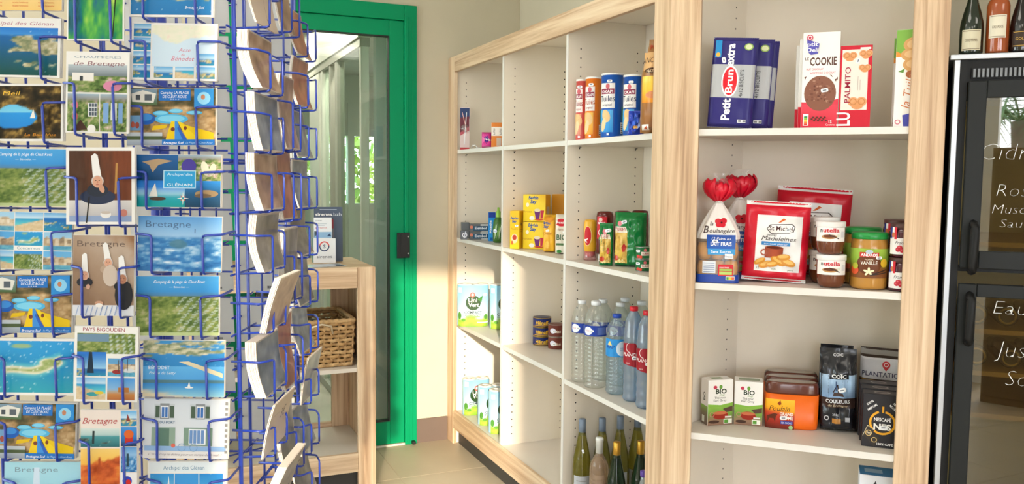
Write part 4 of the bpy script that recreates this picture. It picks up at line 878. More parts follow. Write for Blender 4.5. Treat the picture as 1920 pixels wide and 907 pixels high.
# ================================================================== left unit
# --- bay 1, top shelf
zz = S1+.0006
o, k = thing('toothbrush_pack', 'slim dark blue and pink blister pack leaning at the left end of the top shelf', 'toothbrush', l1(2.055, .055, zz), 0)
bx('card', mat('e9d7d4', .3), o, -9*k, 9*k, 0, .002, 0, 79*k); MB().lathe([(8*k, 0), (8.5*k, .004), (8*k, .012)], 12).xf(Matrix.Translation((0, 0, 40*k)) @ Matrix.Rotation(math.pi/2, 4, 'X') @ Matrix.Scale(.9, 4)).build('blister', clear('f4f4f6', .08, .05, haze=.1), o, True)
P = Pr(); P.rect(.3, .3, 17.4, 78, 'd9c5c2'); P.rect(.3, 58, 17.4, 20, '2b3f6d'); P.poly([(.3, 30), (17, 44), (17, 62), (.3, 60)], '6a2a3a'); P.poly([(.3, 26), (17, 36), (17, 44), (.3, 32)], 'c25a68'); P.rect(.3, .3, 17.4, 4, 'c03a42'); P.line([(12, 70), (8, 10)], 1.6, 'f2f2f4'); P.line([(4, 70), (14, 30)], 1.2, 'e3b3ac'); P.build('front_print', o, k, 9)
def pink(P, w, h): P.rect(.3, .3, w-.6, h-.6, 'd93a96', 4, 4); P.poly([(w*.22, h*.55), (w*.5, h*.85), (w*.78, h*.55), (w*.5, h*.25)], '2a3490'); P.text('Nana', w*.5, h*.49, 3.4, 'ffffff', b=.03); P.poly([(0, h*.2), (w*.4, h*.5), (0, h*.8)], 'e86bb4'); P.sticker(w*.84, h*.48, 6); P.line([(w*.2, h*.1), (w*.8, h*.1)], 1.4, 'f4a8d2')
bag('pad_packet', 'bright pink packet with a blue diamond beside the orange box', 'packet', spot_t(912, zz, .055, 1), -6, 20, 30, .06, 'd93a96', pink, top=.12, bot=.1, wr=.001, rough=.25, pw=6)
def orbox(P, w, h): P.rect(.2, .2, w-.4, h-.4, 'e08234'); P.rect(.2, h*.46, w-.4, h*.36, 'efe6de'); P.text('LOTUS', w*.32, h*.64, 3.2, '25243a', rot=90, b=.03, fit=11); P.text('LOTUS', w*.85, h*.64, 3.2, '25243a', rot=90, b=.03, fit=11); P.rect(w*.45, h*.06, w*.4, h*.32, 'c8b4a2')
carton('tissue_carton', 'small orange carton with a white band on the top shelf', 'carton', spot_t(932, zz, .062, 1), -4, 22, 46, .07, 'e08234', orbox)
o, k = thing('hook_card', 'small white plastic hooks lying on the top shelf edge', 'hooks', spot_t(895, zz+.003, .06, 1), 0)
MB().tube([(-10*k, 0, .003), (-9*k, 0, 5*k), (-4*k, 0, 6*k), (0, 0, 1.5*k), (6*k, 0, .8*k)], .004, 6).build('hook', mat('e6e4e0', .4), o, True); bx('card', mat('c4cdd4', .4), o, -3*k, 16*k, -.012, .03, .0002, .0022)
# --- bay 1, second shelf
zz = S2+.0006
def elem(P, w, h): P.rect(.2, .2, w-.4, h-.4, '5e6264'); P.rect(w*.16, h*.15, w*.80, h*.58, '1d4a66'); P.text('Elembol', w*.56, h*.32, 4.8, 'e8eef2', b=.03, fit=w*.60); P.ell(w*.08, h*.6, 3, 3, 'd0785f', 12); P.rect(w*.55, h*.78, w*.43, h*.2, 'c9cac6'); P.rect(w*.6, .3, w*.38, h*.13, 'c9cac6')
pe = spot(899, 449, zz)
labs = ['lower of the two front dark cartons with a blue name panel', 'upper of the two front dark cartons with a blue name panel']
for i in range(2):
    p = stack_on(pe, i*.0425); carton('bin_liner_carton', labs[i], 'carton', p, 3, 36, 14.4, .075, '5a5e60', elem, left=lambda P, w, h: P.rect(.2, .2, w-.4, h-.4, '6a6e70'), group='dark name-panel cartons')
pe2 = spot(872.5, 446.5, zz)
for i in range(2):
    carton('bin_liner_carton', ['lower narrow dark carton left of the name-panel cartons', 'upper narrow dark carton left of the name-panel cartons'][i], 'carton', stack_on(pe2, i*.0435), 3, 15, 14.6, .05, '5f6365', group='dark name-panel cartons')
carton('sponge_carton', 'small dark carton with white swirl in front of the narrow dark cartons', 'carton', spot(870, 449, zz), 8, 12, 17, .02, '55585c', lambda P, w, h: (P.rect(.2, .2, w-.4, h-.4, '6d7076'), P.ring(w*.6, h*.5, 4, 1.6, 'e8eaf0', 14), P.line([(w*.5, 2), (w*.75, h*.9)], 1.4, 'dfe3ee')))
def bluebox(P, w, h): P.rect(.2, .2, w-.4, h-.4, '1f8fdc'); P.rect(.2, h*.82, w-.4, h*.175, '173a9a'); P.text('Menthe', w*.42, h*.5, 4, 'ffffff', rot=90, b=.02, fit=24); P.rect(w*.2, h*.04, w*.5, 5, '1a5aa8')
carton('cleaner_carton', 'bright blue upright carton beside the dark cartons', 'carton', spot(922.5, 452, zz), 4, 13, 54, .05, '1f7fd0', bluebox)
o, k, R = jar('soap_bottle', 'green dish soap bottle with leaf print at the right of the left bay', 'bottle', spot(934, 454.5, zz), 0, [(7, 0), (9.5, 1), (10, 8), (10.5, 25), (9, 40), (5, 47), (4, 48)], mat('3f6a2a', .25, var=.2, scale=50), ([(4.4, 47), (4.6, 48), (4.4, 58), (2.2, 60), (2, 66), (.6, 66)], mat('8fbf4a', .35)))
def leaf(P, w, h):
    for i in range(9): x = 3+i*2; P.poly([(x, 2), (x+3, h*.5), (x+5, h*.95), (x+1, h*.5)], ['9cc46a', 'dcead0', '2f5a20', '6f9f4a'][i % 4])
    P.ell(6, 18, 4, 4, 'dfe8f0', 10); P.text('Vert', 6, 16.5, 2.6, '3a4a9a')
lab(o, k, 10.2*k, 24, leaf, 4, 34, 'front_print', taper=lambda z: 10.4*k if z < 26*k else 10.4*k-(z-26*k)*.12)
# --- bay 1, paper towels
def towel(P, w, h):
    P.grid(0, 0, w, h, 18, 14, lambda u, v: ramp(v+.05*np.sin(u*11), ((0, '7fae3a'), (.10, 'a9c84a'), (.20, '86b440'), (.26, 'cfe6ef'), (.6, 'a5d4ec'), (1, '86c4ea'))))
    P.ell(4, h*.26, 4, 7, '4f8a3a', 10); P.ell(w-6, h*.24, 4, 5, '5a9440', 10); P.ell(w*.2, h*.16, 4, 3, '5f9a3a', 10)
    P.ell(w*.5, h*.58, 14, 14, '2c4a2a', 22); P.poly([(w*.62, h*.66), (w*.80, h*.76), (w*.76, h*.60)], '3f7a35'); P.text('Uni', w*.5-1, h*.60, 7.5, 'f4f8f0', b=.03, fit=17); P.text('Vert', w*.5+1, h*.485, 7.5, 'f4f8f0', b=.03, fit=20); P.ell(w*.48, h*.775, 5, 5, 'd86a60', 12); P.ell(w*.48, h*.775, 2.6, 2.6, 'f4e4e0', 8)
    P.text('ESSUIE TOUT', w*.5, h*.37, 2.8, '4a5a66', fit=20); P.text('COMPACT', w*.5, h*.315, 4.6, '26323c', b=.02, fit=32); P.text('ECOLOGIQUE', w*.5, h*.265, 3.2, '2f6a3a', b=.02, fit=31); P.rect(w*.28, h*.225, 26, 2, '7fb04a', 6, 1); P.rect(w*.03, h*.83, 7, 9, 'eef2f4'); P.sticker(w*.88, h*.78, 8); P.rect(w*.62, h*.09, 22, 2, 'f4f8f0', 5, 1)
def towels(p, label, yaw, w=60, h=79):
    o, k = thing('paper_towel_pack', label, 'paper towels', p, yaw, 'kitchen paper packs'); r = w*k/4; H = h*k
    n = 12; st = [(r+r*math.cos(a), r+r*math.sin(a)) for a in [-math.pi/2+math.pi*i/n for i in range(n+1)]]+[(-r+r*math.cos(a), r+r*math.sin(a)) for a in [math.pi/2+math.pi*i/n for i in range(n+1)]]
    MB().prism(st, .0005, H-.004).build('wrap', mat('a9d3e8', .25), o, False, bevel=.004)
    for sx in (-1, 1): MB().lathe([(r*.96, H-.0035), (r*.93, H+.001), (r*.30, H+.001), (r*.28, H-.012), (r*.1, H-.012)], 20).xf(Matrix.Translation((sx*r, r, 0))).build('roll_end', mat('eceae6', .8), o, True)
    P = Pr(); towel(P, w, h-2)
    P.build('front_print', o, k, w/2, lambda x, z, off: (x if abs(x) < r else math.copysign(r+(r+off)*math.sin(min(1.5, (abs(x)-r)/r)), x), (0 if abs(x) < r else r-r*math.cos(min(1.5, (abs(x)-r)/r)))-off, z+.0006), gap=.0001, m=print_mat(.28), sub=4)
    return o
zz = S3+.0006
towels(spot(887, 612, zz), 'kitchen paper pack on the left of the third shelf, fully in view', 2)
towels(spot(948, 617.5, zz), 'kitchen paper pack half hidden by the white divider, third shelf', 2, 60, 84)
zz = BT-.0034
towels(spot(895, 778, zz), 'rearmost kitchen paper pack on the bottom shelf', 14, 52, 68)
towels(spot(925, 797, zz), 'middle kitchen paper pack on the bottom shelf', 14, 54, 74)
towels(spot(947, 813, zz), 'foremost kitchen paper pack on the bottom shelf, cut by the divider', 14, 57, 82)
# --- bay 2, sugar and flour
zz = S2+.0006
BY = 'f2cf16'
def logo(P, x, y, s): P.text('Béghin', x, y+s*.9, s, '1f4f9c', sh=.12, b=.05, fit=s*3.0); P.text('Say', x, y-s*.35, s*1.05, '1f4f9c', sh=.12, b=.05, fit=s*1.9)
def morceau(P, w, h):
    P.grid(.2, .2, w-.4, h-.4, 6, 6, lambda u, v: ramp(v*.6+u*.4, ((0, 'f2d21a'), (.7, 'f4d640'), (1, 'ecb62a')))); logo(P, w*.46, h*.72, 6)
    P.text('Morceaux', w*.20, h*.34, 3.6, 'b0602a', fit=w*.38); P.poly([(w*.50, h*.42), (w*.78, h*.42), (w*.73, h*.10), (w*.57, h*.10)], '6b2a78'); P.ell(w*.64, h*.42, w*.14, h*.06, 'e8d8b8', 16); P.poly([(w*.78, h*.42), (w*.94, h*.42), (w*.88, h*.12), (w*.78, h*.12)], 'c0304a'); P.ell(w*.72, h*.08, w*.2, h*.035, 'c8452e', 14); P.ell(w*.40, h*.13, 5, 4, 'ecebe2', 10); P.ell(w*.2, h*.62, 3, 4, 'f2ecd2', 8)
def suside(P, w, h): P.rect(.2, .2, w-.4, h-.4, 'e2a01e'); P.rect(w*.2, h*.25, w*.6, h*.3, 'b9a79a'); P.rect(w*.85, 0.3, w*.14, h-.6, 'e8c21c')
p = spot(1001, 466.5, zz)
for i in range(2):
    o, k, W, H = carton('sugar_cube_carton', ['lower yellow sugar cube carton with purple cup picture', 'upper yellow sugar cube carton with purple cup picture'][i], 'sugar', stack_on(p, i*51.2*kpx(p)), -14, 42, 50.6, .10, 'eebb1a', morceau, side=suside, group='sugar cube cartons')
p2 = p+Vector((N1[0]*.155+D1[0]*.005, N1[1]*.155+D1[1]*.005, 0))
for i in range(2): carton('sugar_cube_carton', ['lower sugar cube carton in the back row', 'upper sugar cube carton in the back row'][i], 'sugar', stack_on(p2, i*51.2*kpx(p)), -14, 42, 50.0, .10, 'dc9a1e', group='sugar cube cartons', side=suside)
def poudre(P, w, h): P.grid(.2, .2, w-.4, h-.4, 4, 8, lambda u, v: ramp(v, ((0, 'f0cc14'), (1, 'f0be22')))); logo(P, w*.48, h*.72, 4.6); P.text('Poudre', w*.48, h*.50, 4, 'c07a1e', sh=.2, fit=w*.7); P.ell(w*.5, h*.27, 6, 9, 'f0ddb0', 16); P.ell(w*.5, h*.30, 4, 5, 'c8402a', 12); P.ell(w*.25, h*.16, 2, 4, 'd8682a', 8); P.sticker(w*.72, h*.61, 6)
carton('caster_sugar_carton', 'tall yellow caster sugar carton at the left of the bay', 'sugar', spot(964.5, 466.2, zz), -18, 17.5, 71, .07, 'f0b81a', poudre, side=lambda P, w, h: (P.rect(.2, .2, w-.4, h-.4, 'f0bf18'), P.text('Say', w*.4, h*.62, 5, '26306a', b=.03), P.line([(2, h*.5), (w*.8, h*.5)], 1, 'b88a1a'), P.line([(2, h*.45), (w*.7, h*.45)], 1, 'b88a1a')))
def cristal(P, w, h): logo(P, w*.30, h*.68, 5.4); P.text('Cristal', w*.40, h*.47, 4.6, 'b5651e', sh=.15, fit=w*.66); P.sticker(w*.42, h*.575, 7, 10); P.ell(w*.4, h*.2, 6, 9, 'e8a83a', 14); P.ell(w*.4, h*.2, 4, 7, 'f0c050', 12); P.poly([(0, h*.9), (w*.6, h*.78), (w, h*.9), (w*.5, h*.99)], 'd98e1c')
bag('sugar_bag', 'yellow paper bag of crystal sugar in front of the cartons', 'sugar', spot(1028, 473, zz), -16, 25, 70, .07, 'eab01c', cristal, top=.07, bot=.03, wr=.0012, rough=.4, pw=8)
def flour(P, w, h): P.ell(w*.5, h*.80, w*.46, h*.10, 'd02434', 20); P.text('Francine', w*.5, h*.775, 4.2, 'ffffff', sh=.15, b=.02, fit=w*.7); P.text('BIO', w*.52, h*.36, 10, '4a6a4a', b=.03, fit=w*.75); P.rect(w*.1, h*.22, w*.8, 4, '5a7a50', 5, 1); P.ell(w*.35, h*.07, 5, 3, '3f8a45', 12); P.rect(w*.6, h*.53, 6, 3.4, 'f6f6f6'); P.text('Farine', w*.5, h*.60, 4, 'c58a72', fit=w*.5)
bag('flour_bag', 'pale flour bag with a red oval, beside the yellow sugar bag', 'flour', spot(1052, 476.5, zz), -10, 26, 74, .065, 'e6dfd0', flour, top=.08, bot=.03, wr=.001, rough=.55, pw=8)
# --- bay 2, tins
zz = S3+.0006
steel = mat('b9b7b0', .3, .9)
def tin(p, w, h, label, col, draw, group, ring='c9a94a'):
    o, k = thing('food_tin', label, 'tin', p, 0, group); r, H = w*k/2, h*k
    MB().lathe([(r*.96, .0004), (r, .002), (r, H-.002), (r*.96, H-.0008)], 24).build('can_body', mat(col, .35), o, True)
    for z0 in (.0006, H-.0026): MB().tube([(r*math.cos(a), r*math.sin(a), z0+.001) for a in [2*math.pi*i/24 for i in range(24)]], .0012, 5, True).build('rim', mat(ring, .3, .9), o, True)
    MB().lathe([(r*.93, H-.0016), (r*.90, H-.0024), (r*.1, H-.0024)], 24).build('lid', mat('c4ab72', .3, .8), o, True)
    if draw: lab(o, k, r, w*1.5, draw, 0, h)
    return o, k
def henaff(P, w, h): P.rect(2, h*.12, w-4, h*.76, '1f2a66', 10, 2); P.text('Hénaff', w*.5, h*.30, 6.5, 'e6b92c', b=.04, fit=25); P.rect(w*.5-16, h*.14, 32, 1.4, 'c9a03a', 8, 1)
pt = spot(1016, 645.5, zz); kz = kpx(pt)
for i in range(3): tin(stack_on(pt, i*17.6*kz), 34, 17.4, ['bottom', 'middle', 'top'][i]+' tin of the stack of three dark blue pâté tins', '1f2452', henaff, 'dark blue pâté tins')
def brown(P, w, h): P.rect(2, h*.1, w-4, h*.8, '6b3328', 10, 2); P.ell(w*.35, h*.5, 6, 5, 'dfe0ee', 12); P.text('Pâté', w*.55, h*.35, 5, 'e6d8c8', b=.02); P.sticker(w*.42, h*.45, 8)
pt2 = spot(1043, 652.5, zz)
for i in range(2): tin(stack_on(pt2, i*23.6*kpx(pt2)), 31, 23.2, ['lower brown tin in front of the blue drink cans', 'upper brown tin in front of the blue drink cans'][i], '6b3328', brown, 'brown tins', 'b9b2aa')
pt3 = l1(.90, .325, zz)
for i in range(2): tin(stack_on(pt3, i*31.6*kpx(pt3)), 30, 31, ['lower blue tin at the back by the divider', 'upper blue tin at the back by the divider'][i], '2d62b4', lambda P, w, h: (P.rect(2, h*.3, w-4, h*.4, '8fb4e4', 8, 2), P.rect(2, h*.45, w-4, 2, '1f3f8a', 8, 1)), 'blue tins', 'c9ccd2')

# --- bay 3, crisp tubes
zz = S1+.0006
def tube(px, t, w, h, col, label, acc, txt):
    p = spot_t(px, zz, t, 1); o, k = thing('crisp_tube', label, 'crisps', p, 0, 'crisp tubes'); r, H = w*k/2, h*k
    MB().lathe([(r*.98, .0004), (r, .002), (r, H-.008)], 28).build('tube_body', mat(col, .3), o, True); MB().lathe([(r*1.0, H-.008), (r*1.03, H-.007), (r*1.03, H-.001), (r*.97, H), (r*.2, H)], 28).build('lid', mat('f0eeea', .4), o, True)
    def draw(P, w_, h_):
        P.rect(w_*.12, h_*.47, w_*.50, h_*.40, 'efe9e6', 10, 6); P.ell(w_*.40, h_*.82, 4, 5, 'c9606a', 12); P.rect(w_*.16, h_*.695, w_*.44, h_*.085, '8f2a4a', 8, 1); P.text('OKAPI', w_*.38, h_*.71, 5.2, 'f6eef0', b=.03, fit=w_*.36); P.text('Tuiles', w_*.38, h_*.575, 11, txt, fit=w_*.48); P.text('original', w_*.38, h_*.505, 4, txt, fit=w_*.3)
        P.grid(w_*.12, h_*.08, w_*.45, h_*.36, 8, 8, lambda u, v: ramp(v, ((0, acc[0]), (1, acc[1])))); P.ell(w_*.36, h_*.34, 8, 12, 'e6c088', 14, .3); P.ell(w_*.28, h_*.20, 5, 13, 'e9cfa0', 14, -.2)
        P.rect(w_*.40, h_*.03, 4, 4, 'f4f4f4'); P.sticker(w_*.46, h_*.90, 9); P.rect(w_*.80, h_*.06, w_*.1, h_*.18, 'efefef', 2, 3)
        for q in range(5): P.rect(w_*.81, h_*(.075+q*.03), w_*.08, h_*.012, '333333', 2, 1)
        P.rect(w_*.82, h_*.27, w_*.06, h_*.22, '4a8f5a', 2, 4)
    lab(o, k, r, w*1.5, draw, 0, h-4, 'printed_sleeve', rot=-3)
tube(1090, .055, 22, 112, 'd2554f', 'red crisp tube, leftmost of the four', ('d98a78', 'e6a07c'), 'a8484a')
tube(1111.5, .070, 30, 115, 'ea7d24', 'orange crisp tube between the red and the blue ones', ('f0a23a', 'f4bf5a'), 'b3502a')
tube(1147, .062, 42, 118, '1257b4', 'blue crisp tube next to the orange one, fully in view', ('2f8fd6', '5aaee6'), '1c2c54')
tube(1187, .058, 39, 112, '1450a8', 'blue crisp tube partly behind the brioche bag', ('2f8fd6', '5aaee6'), '1c2c54')
def snack(P, w, h): P.poly([(w*.1, h*.2), (w*.5, h*.9), (w*.7, h*.5)], '3f6ad8'); P.ell(w*.5, h*.3, 5, 3, 'e0b060', 10); P.poly([(w*.6, h*.2), (w*.9, h*.9), (w*.95, h*.4)], '9fb8f4')
bag('snack_bag', 'small shiny blue snack bag in front of the second blue tube', 'crisps', spot_t(1191, zz, .018, 1), 0, 26, 44, .03, '2440b0', snack, top=.2, bot=.15, wr=.004, seed=6, rough=.12)
def brioche(P, w, h):
    P.grid(4, h*.02, w-8, h*.30, 10, 8, lambda u, v: ramp(v, ((0, '8a5a30'), (1, 'a3703f')))); P.grid(4, h*.32, w-8, h*.28, 10, 8, lambda u, v: ramp(v+.2*fbm(u, v, 4, 2), ((0, 'e0862a'), (.5, 'f0b83a'), (1, 'f4cf5a')))); P.ell(w*.42, h*.40, 16, 7, 'd98a5a', 16)
    P.grid(6, h*.66, w-12, h*.20, 10, 5, lambda u, v: np.tile(rgb('d9ad78'), (len(u), 1))); P.text('ANCIENNE', w*.46, h*.74, 11, '3a2218', sh=.2, fit=w*.80); P.ell(w*.40, h*.655, 17, 5.5, '4f3320', 18); P.text('NATURE', w*.40, h*.638, 5, 'e9d3b0', b=.02, fit=26); P.text('Pomme', w*.52, h*.89, 9, 'b0402a', b=.02, fit=w*.5)
    P.rect(5, h*.03, 14, 10, 'f2efe8', 3, 2); P.poly([(9, h*.04), (15, h*.075), (16, h*.035)], 'c8502a')
bag('brioche_bag', 'brown brioche bag leaning at the right end of the crisp tubes', 'bread', spot_t(1229, zz, .020, 1), -6, 64, 176, .09, '9a6a3a', brioche, top=.3, bot=.06, wr=.003, seed=2, rough=.3, narrow=.45)
# --- bay 3, sauces and pasta
zz = S2+.0006
o, k, R = jar('mustard_bottle', 'yellow squeezy mustard bottle standing on its red cap', 'bottle', spot(1106, 487.5, zz), 0, [(10.2, 16.5), (11, 18), (12, 28), (12.2, 60), (11.4, 71), (10.2, 75), (6, 76)], mat('e2a82a', .3), ([(11.4, .3), (11.6, 1), (11, 9), (10.4, 16.4)], clear('f2dcd8', .08, .1, haze=.25, hcol='e8a0a0')), sq=.75)
MB().lathe([(5*k, 6*k), (8*k, 8*k), (10*k, 16.5*k)], 20, .75).build('cap', mat('c41f2c', .35), o, True)
lab(o, k, 12.2*k, 26, lambda P, w, h: (P.ell(w*.30, h*.5, 7.5, 18, 'c8202c', 22), P.text('A', w*.30, h*.30, 8, 'ffffff', rot=80, b=.02), P.ring(w*.30, h*.5, 7.5, 1, 'f0d890', 22, ry=18)), 24, 44, sq=.75)
def ketch(p, label, first):
    o, k, R = jar('ketchup_bottle', label, 'bottle', p, 0, [(12, 14), (15, 15), (16, 24), (16.2, 60), (16, 84), (14.5, 92), (9, 94)], mat('5c1512', .15, coat=.4), ([(11, .3), (11.6, 1), (11.6, 14)], mat('eae8e6', .4)), 'ketchup bottles', sq=.7)
    if first: lab(o, k, 16.2*k, 34, lambda P, w, h: (P.rect(0, h*.2, w*.62, h*.75, 'c6202c', 8, 6), P.ell(w*.25, h*.85, 4, 4, 'e8c0b8', 10), P.text('REPERE', w*.3, h*.70, 4, 'ffffff', b=.02, fit=w*.45), P.ell(w*.28, h*.42, 6, 6, 'e8d4d0', 12), P.ell(w*.28, h*.42, 4, 4, 'b81c2a', 10), P.ell(w*.3, h*.22, 5, 4, '5a9a4a', 10), P.sticker(w*.42, h*.66, 10, 10)), 32, 55, sq=.7)
pk = spot(1133, 490, zz)
for i in range(3): ketch(pk+Vector((N1[0]*.078*i+.004*i, N1[1]*.078*i, 0)), ['foremost dark red ketchup bottle on its white cap', 'middle ketchup bottle behind the pasta bags', 'rearmost ketchup bottle, only its top showing'][i], i == 0)
def pasta(P, w, h, W0=None):
    P.grid(w*.06, h*.07, w*.72, h*.60, 10, 14, lambda u, v: ramp(fbm(u, v, 8, 11)*1.3-.15, ((0, '8f6a2e'), (.35, 'c99a44'), (.6, 'e2bd66'), (1, 'f0d690'))))
    P.poly([(w*.04, h*.63), (w*.10, h*.74), (w*.70, h*.74), (w*.78, h*.63)], 'efe6d8'); P.text('TURINI', w*.40, h*.66, 6.2, 'b02434', b=.03, fit=w*.52); P.ell(w*.38, h*.80, 4.4, 5, 'd8808a', 12); P.ell(w*.34, h*.25, 9, 8, 'd8b24a', 14)
    for q in range(10): P.ell(w*(.12+.055*q), h*(.12+.03*math.sin(q*2)), 3.4, 2, ['e6c878', 'c9973a', 'efe0a8'][q % 3], 8, q)
    P.poly([(w*.50, h*.36), (w*.62, h*.44), (w*.72, h*.38), (w*.66, h*.28), (w*.54, h*.28)], 'c23a34'); P.ell(w*.2, h*.16, 5, 5, 'c4452e', 10); P.sticker(w*.62, h*.83, 11, 12)
bag('pasta_bag', 'large green pasta bag standing in front, centre of the bay', 'pasta', spot(1176, 501, zz), -16, 60, 102, .075, '12783a', lambda P, w, h: pasta(P, w*.62, h), 'green pasta bags', top=.12, bot=.06, wr=.004, seed=4, rough=.14, pw=4)
bag('pasta_bag', 'small green pasta bag left of the large one', 'pasta', spot(1135, 498.5, zz), -6, 25, 80, .03, '12783a', lambda P, w, h: pasta(P, w*1.1, h), 'green pasta bags', top=.16, bot=.06, wr=.003, seed=14, rough=.14, pw=4)
bag('pasta_bag', 'green pasta bag at the back behind the large one', 'pasta', l1(.31, .215, zz), -8, 60, 116, .06, '12783a', lambda P, w, h: (P.grid(w*.08, h*.1, w*.5, h*.5, 8, 8, lambda u, v: ramp(fbm(u, v, 8, 5), ((0, '5a3f22'), (1, 'b08a4a')))), P.rect(w*.05, h*.60, w*.12, h*.14, 'efe6d8'), P.sticker(w*.42, h*.84, 9)), 'green pasta bags', top=.18, bot=.06, wr=.004, seed=24, rough=.14, pw=3)
def smalltin(P, w, h): P.rect(2, h*.08, w-4, h*.84, '1f6a3c', 10, 2); P.rect(w*.42, h*.30, w*.4, h*.3, 'eee6dc', 6, 1); P.text('TURINI', w*.62, h*.37, 3.6, 'b02434', b=.02, fit=w*.34); P.ell(w*.60, h*.74, 3, 3, 'd8707a', 8); P.ell(w*.28, h*.22, 4, 3, 'd03a30', 10); P.ell(w*.40, h*.18, 3, 3, 'd84a38', 10); P.sticker(w*.26, h*.66, 9)
ps = spot(1205, 508, zz)
for i in range(2): tin(stack_on(ps, i*23.4*kpx(ps)), 27, 23, ['lower small green sauce tin by the corner post', 'upper small green sauce tin by the corner post'][i], '1f6a3c', smalltin, 'green sauce tins', 'c4c6c6')
# --- bay 3, water
zz = S3B+.0006
def pet(tint, h=.10): return clear(tint, .06, .03, 1.33, haze=h, hcol='e8eeee')
def bottle(p, label, w, h, tint, cap, lb, group, ribs=12, haze=.09, lh=(.60, .14), neck=.30, kind='water'):
    o, k = thing('water_bottle', label, 'bottle', p, 0, group)
    if w < 2: w, h = w/k, h/k
    r, H = w*k/2, h*k
    prof = [(r*.55, .0006), (r*.86, .002), (r*.97, .01)]
    nb = ribs; z0, z1 = .015, H*lh[0]
    for i in range(nb*4+1):
        z = z0+(z1-z0)*i/(nb*4); prof.append((r*(.97-.045*(.5-.5*math.cos(2*math.pi*i/4))), z))
    ztop = H*(lh[0]+lh[1]); prof += [(r*.975, z1+.003), (r*.975, ztop), (r, ztop+.006), (r*.96, ztop+H*.05), (r*.80, H*.86), (r*.52, H*.925), (r*.36, H*.95), (r*.34, H*.958)]
    MB().lathe(prof, 28).build('shell', pet(tint, haze), o, True)
    MB().lathe([(r*.40, H*.955), (r*.42, H*.957), (r*.42, H*.995), (r*.38, H), (r*.1, H)], 18).build('cap', mat(cap, .35), o, True)
    if lb: lab(o, k, r*.985, w*1.45, lb, h*lh[0]+2, h*lh[1]-3, 'wrap_label', m=print_mat(.3))
    return o, k
def bl1(P, w, h): P.rect(0, 0, w, h, '1f3fa0', 14, 3); P.ell(w*.26, h*.48, 9, 8, 'e6ecf4', 16); P.text('OCEAN', w*.26, h*.42, 3.2, 'c85a6a', fit=13); P.rect(w*.55, h*.15, w*.25, h*.7, '5a72ba', 4, 2); P.rect(w*.84, h*.2, 5, h*.6, 'eef0f6', 1, 2); P.sticker(w*.38, h*.5, 8)
def bl2(P, w, h): P.rect(0, 0, w, h, '2f8fd8', 14, 5); P.ell(w*.70, h*.46, 12, 14, 'd6e4f2', 20); P.text('RAP', w*.30, h*.46, 6, '1f3f9a', b=.02, fit=16); P.poly([(w*.18, h*.66), (w*.28, h*.9), (w*.36, h*.62)], 'e8d488'); P.line([(w*.62, h*.5), (w*.78, h*.5)], 1, '8fa4c8'); P.line([(w*.62, h*.4), (w*.78, h*.4)], 1, '8fa4c8')
def bl3(P, w, h): P.poly([(w*.08, h*.20), (w*.92, 0), (w*.92, h*.66), (w*.55, h*.98), (w*.08, h*.95)], '9c1f2c'); P.text('PLANCOËT', w*.5, h*.48, 6.4, 'f2eaea', b=.02, fit=w*.74); P.ring(w*.42, h*.80, 9, 1.2, 'e6cfcf', 16, 2, 4.6); P.ell(w*.74, h*.16, 5, 5, 'c9cba0', 12); P.sticker(w*.55, h*.42, 10); P.text('eau', w*.32, h*.2, 4, 'e0b8b8')
big = 'large clear water bottles'
bottle(l1(.695, .070, zz), 'big clear water bottle with blue label, nearest the white divider', .082, .335, 'fdfdfa', 'e4e8ec', bl1, big)
bottle(l1(.592, .078, zz), 'big clear water bottle with blue label, in full view at the front', .094, .345, 'fdfdfa', 'e4e8ec', bl1, big)
for px, py, w_, h_, l in ((.69, .165, .088, .335, 'big clear bottle behind, second cap from the left'), (.585, .185, .088, .335, 'big clear bottle behind the small blue-capped one'), (.69, .27, .088, .335, 'big clear bottle at the back, third cap row'), (.585, .285, .088, .335, 'big clear bottle behind the red-capped bottle'), (.485, .30, .088, .335, 'big clear bottle at the back beside the corner post')):
    bottle(l1(px, py, zz), l, w_, h_, 'f6faf8', 'dfe4e8', bl1, big)
bottle(l1(.475, .105, zz), 'smaller water bottle with light blue label and dark blue cap', .082, .31, 'dceaf4', '1f4ab4', bl2, None, 9, .12, (.47, .24))
bottle(l1(.365, .112, zz), 'blue-tinted sparkling water bottle with red cap, left of the pair', .076, .355, '7fbfe6', 'd02030', bl3, 'red-capped blue bottles', 3, .22, (.34, .30))
bottle(l1(.262, .105, zz), 'blue-tinted sparkling water bottle cut off by the corner post', .076, .355, '7fbfe6', 'd02030', bl3, 'red-capped blue bottles', 3, .22, (.34, .30))
